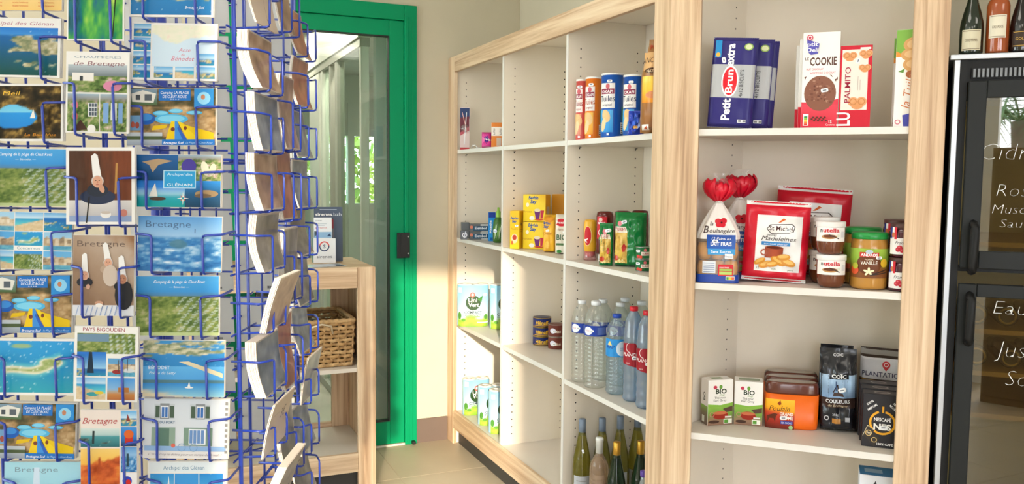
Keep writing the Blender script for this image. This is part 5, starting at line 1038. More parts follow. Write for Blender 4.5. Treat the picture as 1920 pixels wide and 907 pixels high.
# --- bay 3, wine on the bottom board
zz = BT-.0034
def wine(px, topy, hgt, label, glass, cap, lcol, group, shape='hock', w=None):
    p = l1(px, topy, zz); o, k = thing('wine_bottle', label, 'wine', p, 0, group); H = hgt; r = .038
    if shape == 'hock': prof = [(r*.6, .0006), (r*.95, .003), (r, .01), (r, H*.42), (r*.92, H*.52), (r*.68, H*.66), (r*.44, H*.80), (r*.37, H*.86), (r*.36, H*.995)]
    else: prof = [(r*.6, .0006), (r*.97, .003), (r, .01), (r, H*.60), (r*.94, H*.66), (r*.72, H*.72), (r*.44, H*.77), (r*.37, H*.80), (r*.36, H*.995)]
    MB().lathe(prof, 26).build('glass', glass, o, True)
    MB().lathe([(r*.385, H*.80), (r*.385, H*.955), (r*.42, H*.96), (r*.42, H*.985), (r*.39, H*1.002), (r*.1, H*1.003)] if shape != 'hock' else [(r*.40, H*.80), (r*.385, H*.90), (r*.385, H*.995), (r*.34, H*1.002), (r*.1, H*1.002)], 20).build('capsule', cap, o, True)
    if lcol: lab(o, k, r, r/k*1.9, lambda P, w_, h_: (P.rect(0, 0, w_, h_, lcol, 12, 4), P.line([(w_*.2, h_*.7), (w_*.8, h_*.7)], 1.6, '8a8a80'), P.line([(w_*.3, h_*.5), (w_*.7, h_*.5)], 1.2, '9a9a90')), H*.12/k, H*.20/k)
    return o, k
def wglass(c): return mat(c, .06, 0, var=0, trans=.75, ior=1.3, coat=.3)
olive = wglass('a39a3a'); dkg = wglass('2f4a34'); rose = wglass('e8c4a4'); gcap = mat('6f7d90', .35); gold = mat('c99a3c', .3, .7); wcap = mat('dfe0dc', .35)
for px, ty, l in ((.672, .068, 'grey-capsuled green wine bottle nearest the divider, with a price sticker'), (.655, .152, 'grey-capsuled green wine bottle behind the rosé'), (.652, .236, 'grey-capsuled green wine bottle behind the first gold-capsuled one'), (.648, .318, 'grey-capsuled green wine bottle tucked under the shelf at the right')):
    o, k = wine(px, ty, .335, l, olive, gcap, 'b4b7bc', 'grey-capsuled wine bottles')
    if px == .672: stick_on(o, k, 2, 96, -.036, 7, -70)
wine(.525, .066, .30, 'rosé wine bottle with a white capsule in the front row', rose, wcap, 'e9e4d8', None, 'bord')
wine(.430, .088, .31, 'dark wine bottle with gold capsule, beside the rosé', dkg, gold, 'd9d2bc', 'gold-capsuled wine bottles')
wine(.405, .180, .31, 'dark wine bottle with gold capsule, by the corner post', dkg, gold, 'd9d2bc', 'gold-capsuled wine bottles')
p = l1(.255, .10, zz)
o, k, R = jar('cider_bottle', 'round-shouldered bottle with blue and white label at the corner post', 'bottle', p, 0, [(14, 0), (19, .6), (20, 5), (20, 70), (18, 80), (9, 100), (6, 112), (6, 124)], clear('dfe8ea', .08, .03, haze=.25, hcol='dfe8ea'), ([(6.5, 118), (7, 119), (7, 128), (6, 129)], mat('5a3f9a', .35)))
lab(o, k, 20.2*k, 44, lambda P, w, h: (P.ell(w*.5, h*.5, 17, 26, 'e8ecee', 24), P.ell(w*.5, h*.5, 15, 23, '5f9fbf', 22), P.poly([(w*.3, h*.4), (w*.5, h*.75), (w*.7, h*.4)], '2c5f86'), P.ell(w*.5, h*.3, 8, 4, '24343c', 12)), 20, 56)
# ================================================================== postcard spinner
RX0, RX1, RY0, RY1 = -.935, -.512, 1.485, 1.905
BLUE = mat('1a3594', .3, var=.03, name='blue_enamel_wire', coat=.3)
rk = empty('postcard_rack', ((RX0+RX1)/2, (RY0+RY1)/2, 0)); tag(rk, 'revolving blue wire postcard rack filled with cards, in the foreground', 'rack')
RC = Vector(((RX0+RX1)/2, (RY0+RY1)/2, 0))
MB().lathe([(.24, 0), (.24, .012), (.05, .03), (.019, .04), (.019, 2.25), (.012, 2.27)], 20).build('pole', BLUE, rk, True)
def wire(name, pts, r=.002, n=6): return MB().tube([Vector(p)-RC for p in pts], r, n).build(name, BLUE, rk, True)
for x, y in ((RX0, RY0), (RX1+.012, RY0+.01), (RX0, RY1), (RX1+.012, RY1)): wire('corner_post', [(x, y, .22), (x, y, 2.15)], .0042, 8)
for z in (.24, .88, 1.53, 2.12):
    wire('frame_hoop', [(RX0, RY0, z), (RX1, RY0, z), (RX1, RY1, z), (RX0, RY1, z), (RX0, RY0, z)], .0026)
    for a, b in (((RX0, RY0), (RX1, RY1)), ((RX0, RY1), (RX1, RY0))): wire('spoke', [(a[0], a[1], z), (b[0], b[1], z)], .002)
FACES = {'front': (Vector((1, 0, 0)), Vector((0, -1, 0)), 0.0), 'right': (Vector((0, 1, 0)), Vector((1, 0, 0)), math.pi/2), 'back': (Vector((-1, 0, 0)), Vector((0, 1, 0)), math.pi)}
def fillet(pts, r=.006):
    P = [Vector(p) for p in pts]; out = [P[0]]
    for a, b, c in zip(P[:-2], P[1:-1], P[2:]):
        d0 = (a-b); d1 = (c-b); q = min(r, d0.length*.4, d1.length*.4); s0 = b+d0.normalized()*q; s1 = b+d1.normalized()*q
        out += [s0, (s0+s1)/2*.45+b*.55, s1]
    return out+[P[-1]]
def pocket(face, base, W, H, zt, reach=.30, deep=.045, front=.014):
    u, n, rz = FACES[face]; Z = Vector((0, 0, 1)); mb = MB()
    T_ = lambda a, b, c: base+u*a+n*b+Z*c-RC
    o = empty('pocket', base-RC, 0); o.parent = rk
    for s in (-1, 1):
        pu, eu = s*reach*W, s*(.5*W+.004)
        pts = [T_(eu, -deep, zt*H+.004), T_(eu, front*.3, zt*H+.002), T_(pu, front, zt*H), T_(pu*1.03, front, -.003), T_(pu*1.03, -deep, -.006)]
        MB().tube([p-(base-RC) for p in fillet(pts)], .0023, 6).build('prong', BLUE, o, True)
    MB().tube([T_(-.5*W, -deep, -.006)-(base-RC), T_(.5*W, -deep, -.006)-(base-RC)], .0019, 6).build('ledge_wire', BLUE, o, True)
def rods(face, base, us, z0=.22, z1=2.14, off=-.043):
    u, n, rz = FACES[face]
    for a in us:
        p = base+u*a+n*off; wire('upright', [(p.x, p.y, z0), (p.x, p.y, z1)], .0024)
CARD = {}
def card(face, base, W, H, lean, roll, label, group, draw=None, k=None, behind=0, col='d8d6d2', th=.0012, seed=0, back_mark=False, pitch=.0016, frontoff=.010, bcol='d4d0c8', sag=0):
    """a postcard standing on base (its lower edge), leaning back by lean degrees"""
    u, n, rz = FACES[face]; o = empty('postcard', base+n*frontoff, rz, math.radians(-lean)); o.rotation_euler[1] = math.radians(roll); tag(o, label, 'postcard', group)
    bend = lambda z: sag*math.sin(math.pi*min(1, max(0, z/H)))
    def sheet(): 
        mb = MB(); n_ = 8 if sag else 1
        zs_ = [H*j/n_ for j in range(n_+1)]
        V_ = [(x, bend(z)+y, z) for z in zs_ for x, y in ((-W/2, 0), (W/2, 0), (W/2, th), (-W/2, th))]
        Fs_ = [(j*4+q, j*4+(q+1) % 4, j*4+4+(q+1) % 4, j*4+4+q) for j in range(n_) for q in range(4)]+[(3, 2, 1, 0), (n_*4, n_*4+1, n_*4+2, n_*4+3)]
        return mb.add(V_, Fs_)
    sheet().build('card', mat(col, .4), o, False)
    if draw:
        P = Pr(); w, h = W/k, H/k; draw(P, w, h); P.c = [np.asarray(c_)*.86 for c_ in P.c]; P.build('picture', o, k, w/2, (lambda x, z, off: (x, bend(z)-off, z)) if sag else None, y0=0, gap=.00004, m=print_mat(.28), sub=12 if sag else None)
    if back_mark:
        P = Pr(); P.rect(.28, .06, .22, .05, '8a8a88')
        for q in range(7): P.rect(.285+q*.03, .065, .012, .04, '4a4a4c')
        P.build('barcode', o, W, .5, lambda x, z, off: (x, th+off, z))
    rng = random.Random(seed)
    for i in range(behind):
        key = (round(W, 4), round(H, 4), bcol, th, sag)
        y = .0022+i*pitch; dx = rng.uniform(-.0012, .0012); dz = rng.uniform(-.0006, .0)
        b = empty('postcard', (0, 0, 0)); COL.objects.unlink(b); bpy.data.objects.remove(b)
        if key not in CARD: b = sheet().build('postcard', mat(bcol, .5)); CARD[key] = b.data
        else: b = bpy.data.objects.new('postcard', CARD[key]); COL.objects.link(b)
        le = math.radians(lean)
        b.location = base+n*(frontoff-y*math.cos(le))+u*dx+Vector((0, 0, .0004+y*math.sin(le)*.0)); b.rotation_euler = o.rotation_euler
        tag(b, 'card edge in the stack behind the '+' '.join(label.split()[:9]).strip(','), 'postcard', 'cards stacked behind: '+group)
    return o
# ---------------------------------------------------------------- pictures on the cards
def res(w): return max(4, int(w/2.4))
def pic(P, x, y, w, h, fn): P.grid(x, y, w, h, res(w), res(h), fn)
def mixc(a, b, m): return a*(1-m[:, None])+b*m[:, None]
def step(x, e, s=.03): return np.clip((x-e)/s+.5, 0, 1)
def p_coast(seed, hz=.72, land=('5a7a3a', 'c9b98a'), sea=('2a8fb0', '1668b8'), sky=('cfe6f4', '5fa8e0'), amt=.45):
    def f(u, v):
        c = ramp(v/hz, ((0, sea[0]), (1, sea[1]))); c = mixc(c, ramp((v-hz)/(1-hz), ((0, sky[0]), (1, sky[1]))), step(v, hz, .02))
        n = fbm(u, v*1.6, 3.2, seed); m = step(n-abs(v-hz*.62)*.9, .62-amt*.35, .05)*step(hz, v, .02)
        c = mixc(c, ramp(fbm(u, v, 14, seed+9)*1.4-.2, ((0, land[0]), (.6, land[1]), (1, 'efe6d0'))), m); sp = fbm(u, v, 26, seed+3); return mixc(c, np.tile(rgb('ffffff'), (len(u), 1)), step(sp, .80, .05)*.5)
    return f
def p_aerial(seed, top=.82, sky='3f96da'):
    def f(u, v):
        n = fbm(u, v, 7, seed); g = fbm(u, v, 24, seed+5); c = ramp(n*.7+g*.5-.1, ((0, '23331c'), (.35, '4f6a30'), (.6, '8a9a52'), (.8, 'b9b48c'), (1, 'dfe0d4')))
        r = np.abs(np.sin((u*1.3+v*2.2)*22))*np.abs(np.sin((u*2-v)*15)); c = mixc(c, np.tile(rgb('c9d6dc'), (len(u), 1)), step(r*step(u, .45, .2), .62, .1)*.7); c = mixc(c, np.tile(rgb(sky), (len(u), 1)), step(v, top, .02)); return c
    return f
def p_isle(seed):
    def f(u, v):
        c = ramp(v+.15*(fbm(u, v, 4, seed)-.5), ((0, '2fa3b8'), (.5, '2191c8'), (1, '2f9fe0'))); d = np.abs(v-(.34+.28*u+.05*np.sin(u*9)))-.05-.07*fbm(u, v, 4, seed+2)*step(u, .55, .2); d2 = np.hypot((u-.72)*1.4, (v-.58)*2.2)-.19
        m = np.minimum(d+step(.12, u)*.3+step(u, .85)*.3, d2); c = mixc(c, np.tile(rgb('7fd0d0'), (len(u), 1)), step(.07, m, .08)*.7); c = mixc(c, np.tile(rgb('e8e2c8'), (len(u), 1)), step(.015, m, .03)); c = mixc(c, ramp(fbm(u, v, 18, seed+4), ((0, '7a9a4a'), (1, 'c4c890'))), step(-.03, m, .04))
        s = np.hypot((u-.35)*2.2, (v-.90)*6); c = mixc(c, np.tile(rgb('9ab88a'), (len(u), 1)), step(.28, s, .1)); sp = fbm(u, v, 30, seed+8); return mixc(c, np.tile(rgb('ffffff'), (len(u), 1)), step(sp, .74, .05)*.6)
    return f
def p_cave(u, v):
    c = ramp(fbm(u*1.3, v, 9, 31)*1.5-.3, ((0, '120e08'), (.45, '3a2c16'), (.75, '8f7236'), (1, 'd9b766'))); e = np.hypot((u-.45)*1.35, (v-.42)*1.5)+.20*(fbm(u, v, 5, 17)-.5)
    h = step(.34, e, .03)*step(v, .18, .04); return mixc(c, mixc(ramp(v, ((.2, '1f86d8'), (.52, '2a9ae8'))), ramp(v, ((.5, '7fd0f0'), (.8, '4fb8ec'))), step(v, .50, .02)), h)
def p_wave(u, v):
    n = fbm(u*1.4, v*3, 6, 41); c = ramp(n*1.5-.25+.1*v, ((0, '1f5f9f'), (.45, '3f86c4'), (.7, '8fbce0'), (1, 'eaf3fa'))); c = mixc(c, ramp(v, ((.58, 'a9cdec'), (1, '5f9fdc'))), step(v, .62, .06)); d = np.hypot((u-.48)*2.6, (v-.50)*3.6)+.2*(fbm(u, v, 7, 5)-.5)
    return mixc(c, np.tile(rgb('4f7f93'), (len(u), 1)), step(.30, d, .08)*.85)
def p_river(u, v): n = fbm(u*1.2, v*.8, 5, 51); g = fbm(u, v*.4, 10, 52); return ramp(n*.8+g*.6-.25+.25*v*u, ((0, '0c3a3c'), (.3, '1c6f86'), (.5, '2a8f5a'), (.75, '6fc04a'), (1, 'd6e86a')))
def p_orange(u, v): n = fbm(u, v*1.5, 5, 61); c = ramp(n*1.2-.1, ((0, '8a2f12'), (.5, 'd2622a'), (1, 'f0a24a'))); c = mixc(c, ramp(v, ((.6, 'f2b84a'), (1, 'f4cf7a'))), step(v-.18*n-.25*u, .48, .05)); return mixc(c, np.tile(rgb('b04a1e'), (len(u), 1)), step(.035, np.abs(u-.48), .02)*step(v, .55)*step(.78, v))
def p_garden(seed):
    def f(u, v): n = fbm(u, v, 10, seed); c = ramp(n*1.3-.15, ((0, '26331c'), (.4, '5a7a3a'), (.65, '9aa86a'), (.85, 'd8b0b8'), (1, 'efe8e0'))); return mixc(c, ramp(v, ((.7, '8a6a52'), (1, '9fb8c8'))), step(v+.1*n, .86, .1))
    return f
def p_town(seed, sky='9fd0f0'):
    def f(u, v): g = vnoise(np.floor(u*7)/7*3, np.floor(v*5)/5*3, 5, seed); c = ramp(g*.7+.4*fbm(u, v, 16, seed+1), ((0, '6a5a4a'), (.4, 'b99f7f'), (.7, 'dfcdb0'), (1, 'f2ece0'))); c = mixc(c, np.tile(rgb(sky), (len(u), 1)), step(v-.12*vnoise(u, u*0, 9, seed+2), .62, .03)); return mixc(c, ramp(fbm(u, v*3, 8, seed+3), ((0, '2a7fb0'), (1, '8fd0d8'))), step(.26, v, .05))
    return f
def p_beach(seed, flip=1):
    def f(u, v): q = v+flip*.35*(u-.5); c = ramp(fbm(u, v, 12, seed), ((0, 'c9ab80'), (1, 'eddcba'))); c = mixc(c, ramp(v, ((.3, '6fd0d0'), (.7, '2a9ad0'))), step(q, .45, .05)); return mixc(c, ramp(v, ((.65, 'dcecf4'), (1, '7fbcec'))), step(v, .70, .02))
    return f
def border(P, w, h, b=3): P.rect(.2, .2, w-.4, h-.4, 'f0eeea')
def c_recipe(P, w, h): P.rect(.2, .2, w-.4, h-.4, 'f2c877', c2='f4dca0'); [P.text('recette bretonne', w*q, h*(.12+.1*r), 3, 'd8542a', fit=30) for q in (.22, .52, .82) for r in range(4)]
def c_glenan(P, w, h): border(P, w, h); pic(P, 4, 4, w-9, h*.80, p_coast(5, .84, ('3f5a3a', 'b9b08a'), ('0f4f4a', '1467b0'), ('3f92dc', '1f78d0'), .75)); P.text('Archipel des Glénan', w*.5, h*.875, 7, 'b5708a', sh=.35, fit=w*.82)
def c_cave(P, w, h): border(P, w, h); pic(P, 4, 4, w-8, h-8, p_cave); P.text('Beg Meil', w*.30, h*.80, 8, 'f0c040', sh=.3, fit=w*.40); P.text('La Baie Vue', w*.74, h*.09, 5, 'e89a2a', sh=.3, fit=w*.36); P.poly([(w*.62, h*.40), (w*.66, h*.56), (w*.68, h*.40)], 'f2efe6')
def c_camp(P, w, h): pic(P, .3, .3, w-.6, h*.74, p_aerial(7, 2)); P.rect(.3, h*.74, w-.6, h*.255, '3a95da', c2='4fa8e6'); P.text('Camping de la plage de Cleut Rouz', w*.52, h*.88, 5.4, 'ffffff', sh=.22, fit=w*.62); P.text('— Bénodet —', w*.52, h*.80, 3.4, 'e8f2fa', fit=w*.24); P.rect(.3, .3, w-.6, h*.05, 'b9c890'); P.rect(.3, h*.66, w-.6, h*.08, '5a86a8', c2='3a95da')
def c_conc(P, w, h):
    P.rect(.2, .2, w-.4, h-.4, 'f6f4f0'); cw, ch = w/3, h/3; fs = [p_beach(3), p_aerial(22), p_town(33, '6fb8e8'), p_town(9, '5fb0e8'), p_isle(12), p_town(15), p_town(4, 'a8d4f0'), p_beach(5, -1), p_coast(8)]
    for q in range(9): i, j = q % 3, q//3; pic(P, i*cw+.8, j*ch+.8, cw-1.6, ch-1.6, fs[q])
    P.rect(cw+.8, ch+.8, cw-1.6, 8, 'f6f4f0'); P.text('Concarneau', w*.5, ch+2, 5, '5f8fa8', fit=cw*.8)
def c_pool(P, w, h):
    pic(P, .3, .3, w-.6, h-.6, lambda u, v: ramp(fbm(u, v, 9, 71)*1.2+.25*(v < .66)-.2, ((0, '2a3320'), (.4, '5c5236'), (.7, 'a8865a'), (1, 'd9bd92'))))
    for cx, cy, rx, ry in ((.38, .56, .09, .045), (.55, .60, .08, .04), (.50, .46, .19, .085), (.76, .57, .09, .035)): P.ell(w*cx, h*cy, w*rx, h*ry, '4fb4e4', 20); P.ell(w*cx, h*cy+.6, w*rx*.8, h*ry*.7, '7fd0f0', 16)
    P.ell(w*.22, h*.46, w*.10, h*.10, '1f5fb8', 18); P.ell(w*.21, h*.49, w*.08, h*.06, '3f8fdc', 16)
    P.poly([(w*.50, h*.42), (w*.54, h*.42), (w*.54, .5), (w*.42, .5)], 'ecc818'); P.poly([(w*.54, h*.42), (w*.57, h*.42), (w*.66, .5), (w*.54, .5)], '3f8fdc'); P.poly([(w*.57, h*.42), (w*.62, h*.40), (w*.92, .5), (w*.72, .5)], 'f0d020'); P.poly([(w*.62, h*.38), (w*.70, h*.34), (w*.98, h*.22), (w*.98, .5), (w*.9, .5)], 'e8c418'); P.poly([(w*.58, h*.34), (w*.72, .5), (w*.66, .5), (w*.57, h*.3)], '2a5fc0')
    P.poly([(w*.30, h*.34), (w*.46, h*.36), (w*.44, h*.30), (w*.28, h*.26)], 'e2bc1a'); P.ell(w*.52, h*.28, 4, 4, '7a3f2a', 10); P.ell(w*.66, h*.30, 3, 4, '7a3f2a', 10)
    P.rect(.5, h*.70, w*.34, h*.28, '4f6a3a', c2='7f9ab0'); P.poly([(w*.06, h*.76), (w*.30, h*.74), (w*.33, h*.90), (w*.18, h*.96), (w*.05, h*.90)], 'e4e2da'); P.rect(w*.10, h*.79, w*.05, h*.09, '4a5058'); P.rect(w*.20, h*.78, w*.08, h*.11, '56606a')
    P.rect(w*.36, h*.78, w*.36, h*.20, '1f72c4'); P.text('Camping LA PLAGE', w*.54, h*.895, 5, 'ffffff', sh=.12, fit=w*.32); P.text('DE CLEUT-ROUZ', w*.54, h*.825, 5, 'ffffff', sh=.08, fit=w*.27); P.text('* * * *', w*.54, h*.775, 4, 'ffffff', fit=w*.10)
    P.rect(w*.76, h*.66, w*.22, h*.33, '2f8fd8'); P.ell(w*.87, h*.82, w*.075, h*.11, '8fd0f0', 16); P.ell(w*.86, h*.84, 4, 5, 'c08060', 10); P.rect(.5, .5, w*.40, h*.22, '8f9aa8', c2='c4ccd4'); P.rect(.5, h*.10, w*.40, h*.06, '4a5a3a'); P.rect(.5, h*.26, w*.16, h*.26, '6f9fc8'); P.ell(w*.07, h*.36, 4, 6, 'b05a48', 10); P.ell(w*.12, h*.35, 4, 6, 'a04a3a', 10)
    P.rect(w*.40, .5, w*.595, h*.10, '1f72c4'); P.text('Bretagne Sud', w*.53, h*.025, 4.2, 'ffffff', sh=.2, b=.01, fit=w*.22); P.text('La Plage de Cleut-Rouz', w*.82, h*.03, 3.4, 'b8d8f4', sh=.4, fit=w*.30)
def c_isle(P, w, h): border(P, w, h); pic(P, 3, 5, w-6, h-10, p_isle(81))
def c_bret_pale(P, w, h): P.rect(.2, .2, w-.4, h-.4, '8fc8e0', c2='a9dbea'); P.text('Bretagne', w*.42, h*.82, 9, '7f96a4', fit=w*.56); P.poly([(w*.36, h*.30), (w*.39, h*.90), (w*.46, h*.90), (w*.47, h*.30)], 'cfe2f4'); P.ell(w*.42, h*.28, 9, 10, 'd8907a', 14)
def c_river(P, w, h): border(P, w, h); pic(P, 3, 3, w-6, h-4, p_river); P.line([(w*.80, h*.05), (w*.88, h*.9)], 2.2, '1c2416'); P.ell(w*.88, h*.85, 3, 2, 'd8e04a', 8)
def c_chau(P, w, h):
    border(P, w, h); P.text('CHAUMIÈRES', w*.5, h*.92, 4.4, '8a9cab', fit=w*.74); pic(P, 4, h*.50, w-8, h*.34, p_garden(91)); P.rect(4, h*.70, w-8, h*.14, '6f7a80', c2='b9c4cc'); P.text('de Bretagne', w*.52, h*.83, 8, '8a5a62', sh=.35, fit=w*.80)
    P.rect(w*.10, h*.64, w*.34, h*.10, 'efeae4'); P.rect(w*.22, h*.64, 6, 9, '3a4046'); P.ell(w*.74, h*.58, 18, 10, 'd88aa8', 14); pic(P, 4, 3, w*.50, h*.46, p_garden(95)); P.rect(w*.36, h*.20, 17, 26, 'e4e8ea'); [P.rect(w*.36+2+a*5, h*.20+2+b*8, 4, 6.6, '4a5866') for a in range(3) for b in range(3)]
    pic(P, w*.55, 3, w*.42, h*.46, p_garden(97)); P.rect(w*.60, h*.12, 10, 38, '7fa8d8'); P.rect(w*.72, h*.16, 11, 32, 'e0e6e2'); P.rect(w*.84, h*.12, 8, 38, '7fa8d8'); P.ell(w*.16, h*.34, 6, 7, 'd87a8a', 12); P.ell(w*.16, h*.20, 5, 8, 'c96a72', 12); P.poly([(w*.1, h*.02), (w*.25, h*.16), (w*.36, h*.04)], '4a3028'); P.ell(w*.42, h*.05, 8, 8, 'f0eeea', 12)
def woman(P, x, y, s, hat=1.0, tilt=-.18, coat='2a3140', skin='d9a48a'):
    P.ell(x, y-1.05*s, 1.25*s, .75*s, coat, 18); hx = x+tilt*s*1.8
    P.poly([(x-.52*s, y+.35*s), (x+.50*s, y+.35*s), (hx+.34*s, y+(.4+2.3*hat)*s), (hx, y+(.5+2.4*hat)*s), (hx-.42*s, y+(.35+2.25*hat)*s)], 'eeecea'); P.ell(x, y+.05*s, .72*s, .66*s, 'cfc8c4', 18); P.ell(x, y-.05*s, .58*s, .68*s, skin, 20)
    P.ell(x-.2*s, y+.10*s, .09*s, .05*s, '4a342c', 8); P.ell(x+.2*s, y+.10*s, .09*s, .05*s, '4a342c', 8); P.ell(x, y-.08*s, .10*s, .16*s, 'c98a70', 10); P.ell(x, y-.38*s, .2*s, .05*s, 'a85a50', 10)
def c_woman(P, w, h):
    border(P, w, h); pic(P, 6, 5, w-12, h-11, lambda u, v: ramp(.5*u+.35*fbm(u*3, v*.5, 5, 6)+.15*v, ((0, '6b564a'), (.4, '4a2c20'), (.7, '7a4028'), (1, '5a2c1c')))); P.line([(w*.72, h*.40), (w*.74, h*.80)], 4, 'b98a4a')
    P.grid(6, 5, w-12, h*.28, 8, 4, lambda u, v: ramp(v, ((0, 'b4b0b4'), (1, 'dcd8d4')))); P.rect(6, 5, w-12, h*.08, '8fa4c8'); P.ell(w*.46, h*.36, w*.26, h*.10, '2c3650', 18); woman(P, w*.46, h*.56, 16, 1.15); P.ell(w*.52, h*.47, 5, 9, 'd09a80', 12, .4); P.ell(w*.58, h*.13, 10, 7, 'e9e7e4', 16); P.ell(w*.58, h*.155, 9, 3, 'c4b8ac', 14); P.ell(w*.84, h*.15, 7, 7, 'c98070', 12); P.line([(w*.30, h*.02), (w*.34, h*.36)], 2.4, '2a2624')
def c_women(P, w, h):
    pic(P, .3, .3, w-.6, h-.6, lambda u, v: ramp(v*.6+.4*u+.2*fbm(u, v, 5, 16)-.1, ((0, '7a5a44'), (.5, 'a58a74'), (.8, 'b9a594'), (1, '8a6040')))); P.text('Bretagne', w*.46, h*.86, 11, '6d5c54', fit=w*.78)
    P.grid(.3, .3, w-.6, h*.13, 6, 2, lambda u, v: np.tile(rgb('d9dce4'), (len(u), 1))); [P.line([(x, .5), (x+5, h*.12)], 1.6, '8fa4cc') for x in range(6, int(w*.8), 9)]
    woman(P, w*.58, h*.66, 12, 1.1, -.25, 'b9a08c'); woman(P, w*.20, h*.50, 12, 1.25, 0, '2a2c34'); P.ell(w*.84, h*.26, 17, 28, '25262c', 16); woman(P, w*.82, h*.46, 13, 1.2, -.1, '25262c', 'b57f62'); P.ell(w*.62, h*.50, 14, 20, 'cdbcae', 16); P.ell(w*.26, h*.36, 4, 5, 'd8a890', 8); P.ell(w*.44, h*.16, 8, 4, 'c99a80', 10); P.ell(w*.44, h*.13, 7, 4, 'ece8e4', 10)
def c_pays(P, w, h):
    border(P, w, h); P.text('PAYS BIGOUDEN', w*.46, h*.935, 7, '9a2a40', fit=w*.66, b=.01); pic(P, 5, h*.64, w-10, h*.27, p_aerial(44, 2)); P.grid(5, h*.80, w*.5, h*.10, 6, 3, lambda u, v: np.tile(rgb('6f8fa8'), (len(u), 1))); pic(P, 5, h*.34, w*.46, h*.32, p_coast(6, .3, sky=('9fd0f0', '1f6fd0'))); P.poly([(w*.20, h*.38), (w*.23, h*.66), (w*.28, h*.66), (w*.31, h*.38)], '26384a')
    pic(P, w*.53, h*.34, w*.43, h*.24, p_town(51, '5fa0d0')); P.ell(w*.68, h*.40, 10, 4, '9a3030', 12); P.ell(w*.86, h*.42, 11, 4, 'd8dcdf', 12); P.line([(w*.7, h*.4), (w*.7, h*.56)], 1.2, '4a4038'); P.line([(w*.84, h*.42), (w*.84, h*.57)], 1.2, '4a4038'); pic(P, 5, 4, w*.46, h*.29, p_beach(61)); P.ell(w*.3, h*.10, 12, 4, '3fa0a8', 12); P.ell(w*.4, h*.12, 9, 3, 'd8c040', 10)
    P.grid(w*.53, 4, w*.43, h*.29, 8, 8, lambda u, v: ramp(v, ((0, 'b06a3a'), (.35, 'c98a4a'), (.4, '8fb8dc'), (1, '4f9ae0')))); P.rect(w*.70, h*.13, 20, 9, 'b5763a'); P.rect(w*.74, h*.17, 6, 10, 'c98a48')
def c_orange(P, w, h):
    P.rect(.2, .2, w-.4, h-.4, 'e9dcd4'); pic(P, .3, .3, w*.68, h*.52, p_orange); pic(P, .3, h*.54, w*.68, h*.23, p_coast(14, .6, ('2f3a3a', '5a6a60'), ('2a6a72', '4f9aa0'), ('a9c4c4', 'd0dcd8'), .2)); P.line([(w*.22, h*.58), (w*.23, h*.74)], 4, '2a3638'); P.text('Bretagne', w*.34, h*.83, 11, 'b54a4a', sh=.4, fit=w*.60)
    pic(P, w*.71, h*.80, w*.28, h*.19, p_coast(16, .5)); P.poly([(w*.80, h*.86), (w*.83, h*.95), (w*.88, h*.86)], '8a3a34'); P.grid(w*.71, h*.55, w*.28, h*.24, 6, 6, lambda u, v: ramp(v, ((0, '1f3a5a'), (.3, '2a6ab0'), (1, '3f8fd8')))); P.rect(w*.78, h*.58, 15, 16, 'c8302a'); P.ell(w*.85, h*.70, 9, 8, 'd8642a', 14); pic(P, w*.71, h*.23, w*.28, h*.31, p_wave); P.line([(w*.83, h*.30), (w*.83, h*.46)], 4, '2f4a56'); P.rect(w*.71, .3, w*.28, h*.22, 'f0eef0'); P.ell(w*.82, h*.12, 9, 9, '3a4ac0', 12); P.ell(w*.84, h*.10, 5, 6, 'd8302a', 10)
def c_sud(P, w, h): border(P, w, h); pic(P, 4, 4, w-8, h-8, p_coast(24, .62, ('4a6a3a', 'd8c9a0'), ('1f78b8', '2a86c4'), ('7fa86a', '5a8a4a'), .2)); P.text('Bretagne Sud', w*.78, h*.16, 5.4, 'f2f6fa', sh=.25, fit=w*.22)
def c_map(P, w, h):
    border(P, w, h); pic(P, w*.24, h*.24, w*.73, h*.72, lambda u, v: mixc(np.tile(rgb('cfe4f4'), (len(u), 1)), ramp(fbm(u, v, 16, 3), ((0, 'dfe8cc'), (.7, 'f0ead8'), (1, 'f2cfc4'))), step(v+.5*(fbm(u, v, 3, 7)-.5)-.25*np.abs(u-.5), .60, .03)))
    P.text('Anse', w*.62, h*.50, 7.5, 'd8748a', sh=.35); P.text('de', w*.60, h*.425, 5, 'd8748a', sh=.35); P.text('Bénodet', w*.60, h*.345, 8, 'd8748a', sh=.35, fit=w*.26)
    for i in range(4): pic(P, 4, 4+i*h*.24, w*.20, h*.22, p_coast(31+i, .6))
    for i in range(3): pic(P, w*.27+i*w*.245, 4, w*.22, h*.20, p_coast(36+i, .5, amt=.6) if i != 1 else p_beach(9))
    pic(P, w*.76, h*.27, w*.21, h*.20, p_coast(39, .5))
